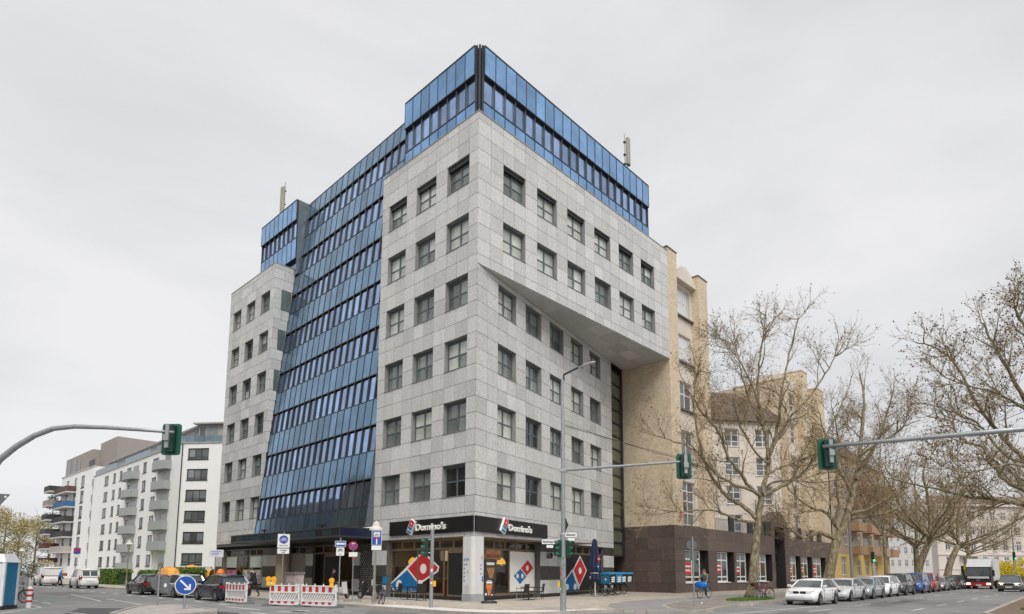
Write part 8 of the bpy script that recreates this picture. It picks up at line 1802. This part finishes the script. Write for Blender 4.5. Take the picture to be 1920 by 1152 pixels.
# people -----------------------------------------------------------
m_skin = M('skin', (0.50, 0.32, 0.24), 0.6, var=0.06)
def person(label, loc, rz, J, mats, hair=None, group=None, extra=None):
    """J: joint name -> (x, y, z); facing +x. mats: dict upper, lower, shoe"""
    t = thing('person', label, 'person', loc, rz, group)
    names = ['pelvis', 'waist', 'chest', 'neck', 'head', 'crown']; V = []; E_ = []; R_ = []; tagv = []; ix = {}
    def add(n, p, r, tg): ix[n] = len(V); V.append(p); R_.append(r); tagv.append(tg)
    rad = dict(pelvis=(0.155, 'lower'), waist=(0.145, 'upper'), chest=(0.175, 'upper'), neck=(0.06, 'skin'), head=(0.092, 'skin'), crown=(0.085, 'skin'))
    for n in names: add(n, J[n], rad[n][0] if not isinstance(rad[n][0], tuple) else rad[n][0], rad[n][1])
    for a, b in zip(names[:-1], names[1:]): E_.append((ix[a], ix[b]))
    for s in ('l', 'r'):
        for n, r, tg in (('shoulder', 0.085, 'upper'), ('elbow', 0.058, 'upper'), ('wrist', 0.040, 'upper'), ('palm', 0.038, 'skin')): add(s+n, J[s+n], r, tg)
        for a, b in (('chest', s+'shoulder'), (s+'shoulder', s+'elbow'), (s+'elbow', s+'wrist'), (s+'wrist', s+'palm')): E_.append((ix[a], ix[b]))
        pw = Vector(J[s+'palm'])-Vector(J[s+'wrist']); d = pw.normalized(); sd = d.cross(Vector((1, 0, 0.2))); sd = sd.normalized() if sd.length > 0.1 else Vector((0, 1, 0))
        for k, (o, l) in enumerate(((-0.03, 0.075), (-0.01, 0.085), (0.01, 0.08), (0.03, 0.065))):
            b0 = Vector(J[s+'palm'])+d*0.045+sd*o; add(s+'f%d' % k, tuple(b0), 0.010, 'skin'); E_.append((ix[s+'palm'], ix[s+'f%d' % k])); add(s+'g%d' % k, tuple(b0+(d*0.8+Vector((0.5, 0, 0))).normalized()*l*0.6), 0.009, 'skin'); E_.append((ix[s+'f%d' % k], ix[s+'g%d' % k]))
        b0 = Vector(J[s+'wrist'])+d*0.05+sd*0.045; add(s+'th', tuple(b0+d*0.03+sd*0.02), 0.011, 'skin'); E_.append((ix[s+'palm'], ix[s+'th']))
        for n, r, tg in (('hip', 0.105, 'lower'), ('knee', 0.068, 'lower'), ('ankle', 0.046, 'lower'), ('toe', 0.040, 'shoe')): add(s+n, J[s+n], r, tg)
        for a, b in (('pelvis', s+'hip'), (s+'hip', s+'knee'), (s+'knee', s+'ankle'), (s+'ankle', s+'toe')): E_.append((ix[a], ix[b]))
    me = bpy.data.meshes.new('body'); me.from_pydata(V, E_, []); o = bpy.data.objects.new('body', me); COL.objects.link(o)
    sk = o.modifiers.new('skin', 'SKIN'); sk.use_smooth_shade = True
    for i, r in enumerate(R_): me.skin_vertices[0].data[i].radius = (r, r)
    me.skin_vertices[0].data[0].use_root = True
    o.modifiers.new('sub', 'SUBSURF').levels = 1
    dg = bpy.context.evaluated_depsgraph_get(); m2 = bpy.data.meshes.new_from_object(o.evaluated_get(dg)); bpy.data.objects.remove(o)
    order = ['upper', 'lower', 'skin', 'shoe']; m2.materials.clear()
    for k in order: m2.materials.append(mats.get(k, m_skin if k == 'skin' else m_black))
    segs = [(Vector(V[a]), Vector(V[b]), tagv[b] if tagv[b] != 'skin' or tagv[a] == 'skin' else ('skin' if True else ''), tagv[a]) for a, b in E_]
    for f in m2.polygons:
        c = f.center; best = None
        for a, b, tb_, ta_ in segs:
            ab = b-a; k = max(0, min(1, (c-a).dot(ab)/max(1e-9, ab.length_squared))); dd = (c-(a+ab*k)).length
            if best is None or dd < best[0]: best = (dd, ta_ if k < 0.5 else tb_)
        f.material_index = order.index(best[1])
    ob = bpy.data.objects.new('body', m2); link(ob, t)
    hd = Vector(J['head']); cr = Vector(J['crown']); upv = (cr-hd).normalized()
    if hair:
        q = MB(); n = 12; ctr = hd+upv*0.05-Vector((0.015, 0, 0))
        for i in range(6):
            a = pi/2*i/5*1.15
            for k in range(n): b = 2*pi*k/n; r = 0.118*sin(a)+0.002; q.v.append(tuple(ctr+Vector((r*cos(b)-0.02*(i/5), r*0.9*sin(b), 0.118*cos(a)))))
        for i in range(5):
            for k in range(n): q._f((i*n+k, i*n+(k+1) % n, (i+1)*n+(k+1) % n, (i+1)*n+k))
        q.build('hair', M('hair_%.2f_%.2f' % hair[:2], hair, 0.7, var=0.3, scale=20), t, smooth=True)
    q = MB(); fx = hd+Vector((0.085, 0, 0.0)); q.hexa([fx+Vector(p_) for p_ in ((0, -0.014, -0.01), (0.03, -0.012, -0.012), (0.03, 0.012, -0.012), (0, 0.014, -0.01), (0, -0.008, 0.04), (0.008, -0.006, 0.04), (0.008, 0.006, 0.04), (0, 0.008, 0.04))]); q.build('nose', m_skin, t)
    for s in (-1, 1): MB().lathe([(0.002, -0.008), (0.010, 0), (0.002, 0.008)], tuple(hd+Vector((0.086, s*0.033, 0.04))), 6).build('eye', m_black, t); MB().b(*(hd.x-0.02, hd.x+0.015), *sorted((hd.y+s*0.085, hd.y+s*0.105)), hd.z-0.03, hd.z+0.035).build('ear', m_skin, t)
    MB().b(hd.x+0.083, hd.x+0.093, hd.y-0.025, hd.y+0.025, hd.z-0.045, hd.z-0.036).build('mouth', M('lip', (0.30, 0.12, 0.10), 0.6), t)
    return t
def stand(h=1.75, stride=0.0, lean=0.0, arms=0.1, bend=0.1):
    k = h/1.75; s = stride
    J = dict(pelvis=(0, 0, 0.93), waist=(0.02+lean*0.3, 0, 1.10), chest=(0.03+lean, 0, 1.34), neck=(0.05+lean*1.2, 0, 1.50), head=(0.08+lean*1.4, 0, 1.60), crown=(0.075+lean*1.45, 0, 1.68),
             lshoulder=(0.03+lean, 0.19, 1.40), lelbow=(0.0+lean-s*0.3, 0.25, 1.12), lwrist=(0.10+lean+arms-s*0.25, 0.24, 0.90), lpalm=(0.14+lean+arms-s*0.25, 0.24, 0.83),
             rshoulder=(0.03+lean, -0.19, 1.40), relbow=(0.0+lean+s*0.3, -0.25, 1.12), rwrist=(0.12+lean+arms+s*0.35, -0.24, 0.92), rpalm=(0.16+lean+arms+s*0.37, -0.24, 0.85),
             lhip=(0, 0.095, 0.90), lknee=(0.05+s*0.45, 0.10, 0.50), lankle=(0.0+s*0.75, 0.10, 0.09), ltoe=(0.16+s*0.75, 0.11, 0.045),
             rhip=(0, -0.095, 0.90), rknee=(0.04-s*0.2, -0.10, 0.49), rankle=(-0.05-s*0.75, -0.10, 0.10+s*0.1), rtoe=(0.10-s*0.72, -0.11, 0.045))
    return {a: (x*k, y*k, z*k) for a, (x, y, z) in J.items()}
m_jacket_b = M('jacket_blue', (0.02, 0.16, 0.42), 0.7, var=0.15, scale=8); m_trous = M('trousers_dark', (0.018, 0.02, 0.026), 0.8, var=0.2); m_coat = M('coat_black', (0.014, 0.014, 0.016), 0.8, var=0.2); m_greyj = M('jacket_grey_green', (0.15, 0.15, 0.13), 0.8, var=0.2)
p = px_depth(112, 1078, 64); t = person('person in a blue hooded jacket and dark trousers walking behind the white van', (p.x, p.y, GZ), radians(20), stand(1.8, 0.32, 0.05), dict(upper=m_jacket_b, lower=m_trous, shoe=m_black, skin=m_jacket_b))
p = px_depth(118, 1075, 63.8); t = thing('parcel', 'orange and dark parcel carried by the person in blue', 'parcel', (p.x+0.3, p.y-0.2, 1.0), 0.3); MB().b(-0.2, 0.2, -0.15, 0.15, 0, 0.3).build('parcel_box', M('parcel_brown', (0.30, 0.12, 0.06), 0.7), t); MB().b(-0.205, 0.205, -0.03, 0.03, -0.005, 0.305).build('tape', m_black, t)
p = px_depth(479, 1075, 39.0); person('person in dark clothes and cap walking past the office entrance', (p.x, p.y, 0), radians(165), stand(1.82, 0.30, 0.14), dict(upper=m_coat, lower=m_trous, shoe=m_black), hair=(0.03, 0.02, 0.02))
p = W(-1.5, 11.9); person('person in black standing at the glass office entrance', (p.x, p.y, 0), AR-0.4, stand(1.8, 0.04, 0.02), dict(upper=m_coat, lower=m_trous, shoe=m_black), hair=(0.02, 0.015, 0.012))
# cyclist with a blue bag
cp_ = px_ground(1321, 1122, 0.006); hd_ = AR+pi+radians(-4)
bicycle('bicycle', 'pale grey bicycle ridden towards us on the bike path', cp_, hd_, (0.45, 0.46, 0.45), None, 0)
JC = dict(pelvis=(-0.27, 0, 1.02), waist=(-0.20, 0, 1.18), chest=(-0.10, 0, 1.42), neck=(-0.05, 0, 1.57), head=(-0.01, 0, 1.67), crown=(-0.015, 0, 1.75),
          lshoulder=(-0.10, 0.19, 1.47), lelbow=(0.06, 0.28, 1.24), lwrist=(0.16, 0.29, 1.10), lpalm=(0.19, 0.28, 1.06), rshoulder=(-0.10, -0.19, 1.47), relbow=(0.06, -0.28, 1.24), rwrist=(0.16, -0.29, 1.10), rpalm=(0.19, -0.28, 1.06),
          lhip=(-0.25, 0.10, 0.98), lknee=(0.06, 0.13, 0.66), lankle=(-0.05, 0.12, 0.24), ltoe=(0.08, 0.12, 0.19), rhip=(-0.25, -0.10, 0.98), rknee=(0.10, -0.13, 0.83), rankle=(-0.17, -0.12, 0.52), rtoe=(-0.06, -0.12, 0.47))
person('person in a grey jacket and scarf riding a bicycle on the bike path', cp_, hd_, JC, dict(upper=m_greyj, lower=m_trous, shoe=m_black), hair=(0.14, 0.06, 0.03))
t = thing('carrier_bag', 'bulging bright blue carrier bag hanging on the bicycle handlebar', 'bag', cp_, hd_)
q = MB(); n = 14; pr = [(0.10, 0.62), (0.26, 0.64), (0.33, 0.76), (0.34, 0.90), (0.28, 1.02), (0.12, 1.06)]
for i, (r, z) in enumerate(pr):
    for k in range(n): a = 2*pi*k/n; rr = r*(1+0.10*sin(3*a+i)+0.05*sin(5*a)); q.v.append((0.62+0.62*rr*cos(a), 0.16+1.25*rr*sin(a), z))
for i in range(len(pr)-1):
    for k in range(n): a = i*n+k; b = i*n+(k+1) % n; q._f((a, b, b+n, a+n))
q._f(tuple(range(n-1, -1, -1))); q._f(tuple((len(pr)-1)*n+k for k in range(n))); q.build('bag_body', M('bag_blue', (0.004, 0.14, 0.46), 0.4, var=0.2, scale=6, bump=0.4, bscale=10), t, smooth=True)
q = MB(); q.tube([(0.55, 0.0, 1.02), (0.42, 0.05, 1.12), (0.55, 0.3, 1.02)], 0.015, 5); q.build('strap', m_blue, t)
# cables over the right street
for i, (a, b, sag, lab) in enumerate((((1060, 800, 26.0), (1560, 905, 70.0), 0.6, 'thin cable running from the corner post along the right street'), ((1500, 905, 60), (1925, 770, 24), 0.5, 'thin cable across the right street below the tree limbs'))):
    A_, B_ = px_depth(*a), px_depth(*b); t = [A_.lerp(B_, k/12)-Vector((0, 0, sag*4*(k/12)*(1-k/12))) for k in range(13)]
    o = MB().tube(t, 0.012, 4).build('overhead_cable', m_dkmetal); tag(o, lab, 'cable', 'overhead cables')
# houses across the left street (behind the viewer's left; they show only as reflections in the glass)
for i in range(3):
    A_, B_ = W(-36, 34+27*i), W(-36, 7.5+27*i); hz = (19.5, 21.0, 18.5)[i]
    wn = [(2.0+3.1*c, 3.4+3.1*c, 1.2+3.3*r, 3.1+3.3*r) for c in range(8) for r in range(5)]
    block('opposite_house', ['pale plastered house across the left street facing the glass front, nearest one', 'ochre plastered house across the left street, middle one of three', 'grey plastered house across the left street, farthest one'][i], A_, B_, hz, wn, [m_far, m_yel, m_render][i], dep=0.15)
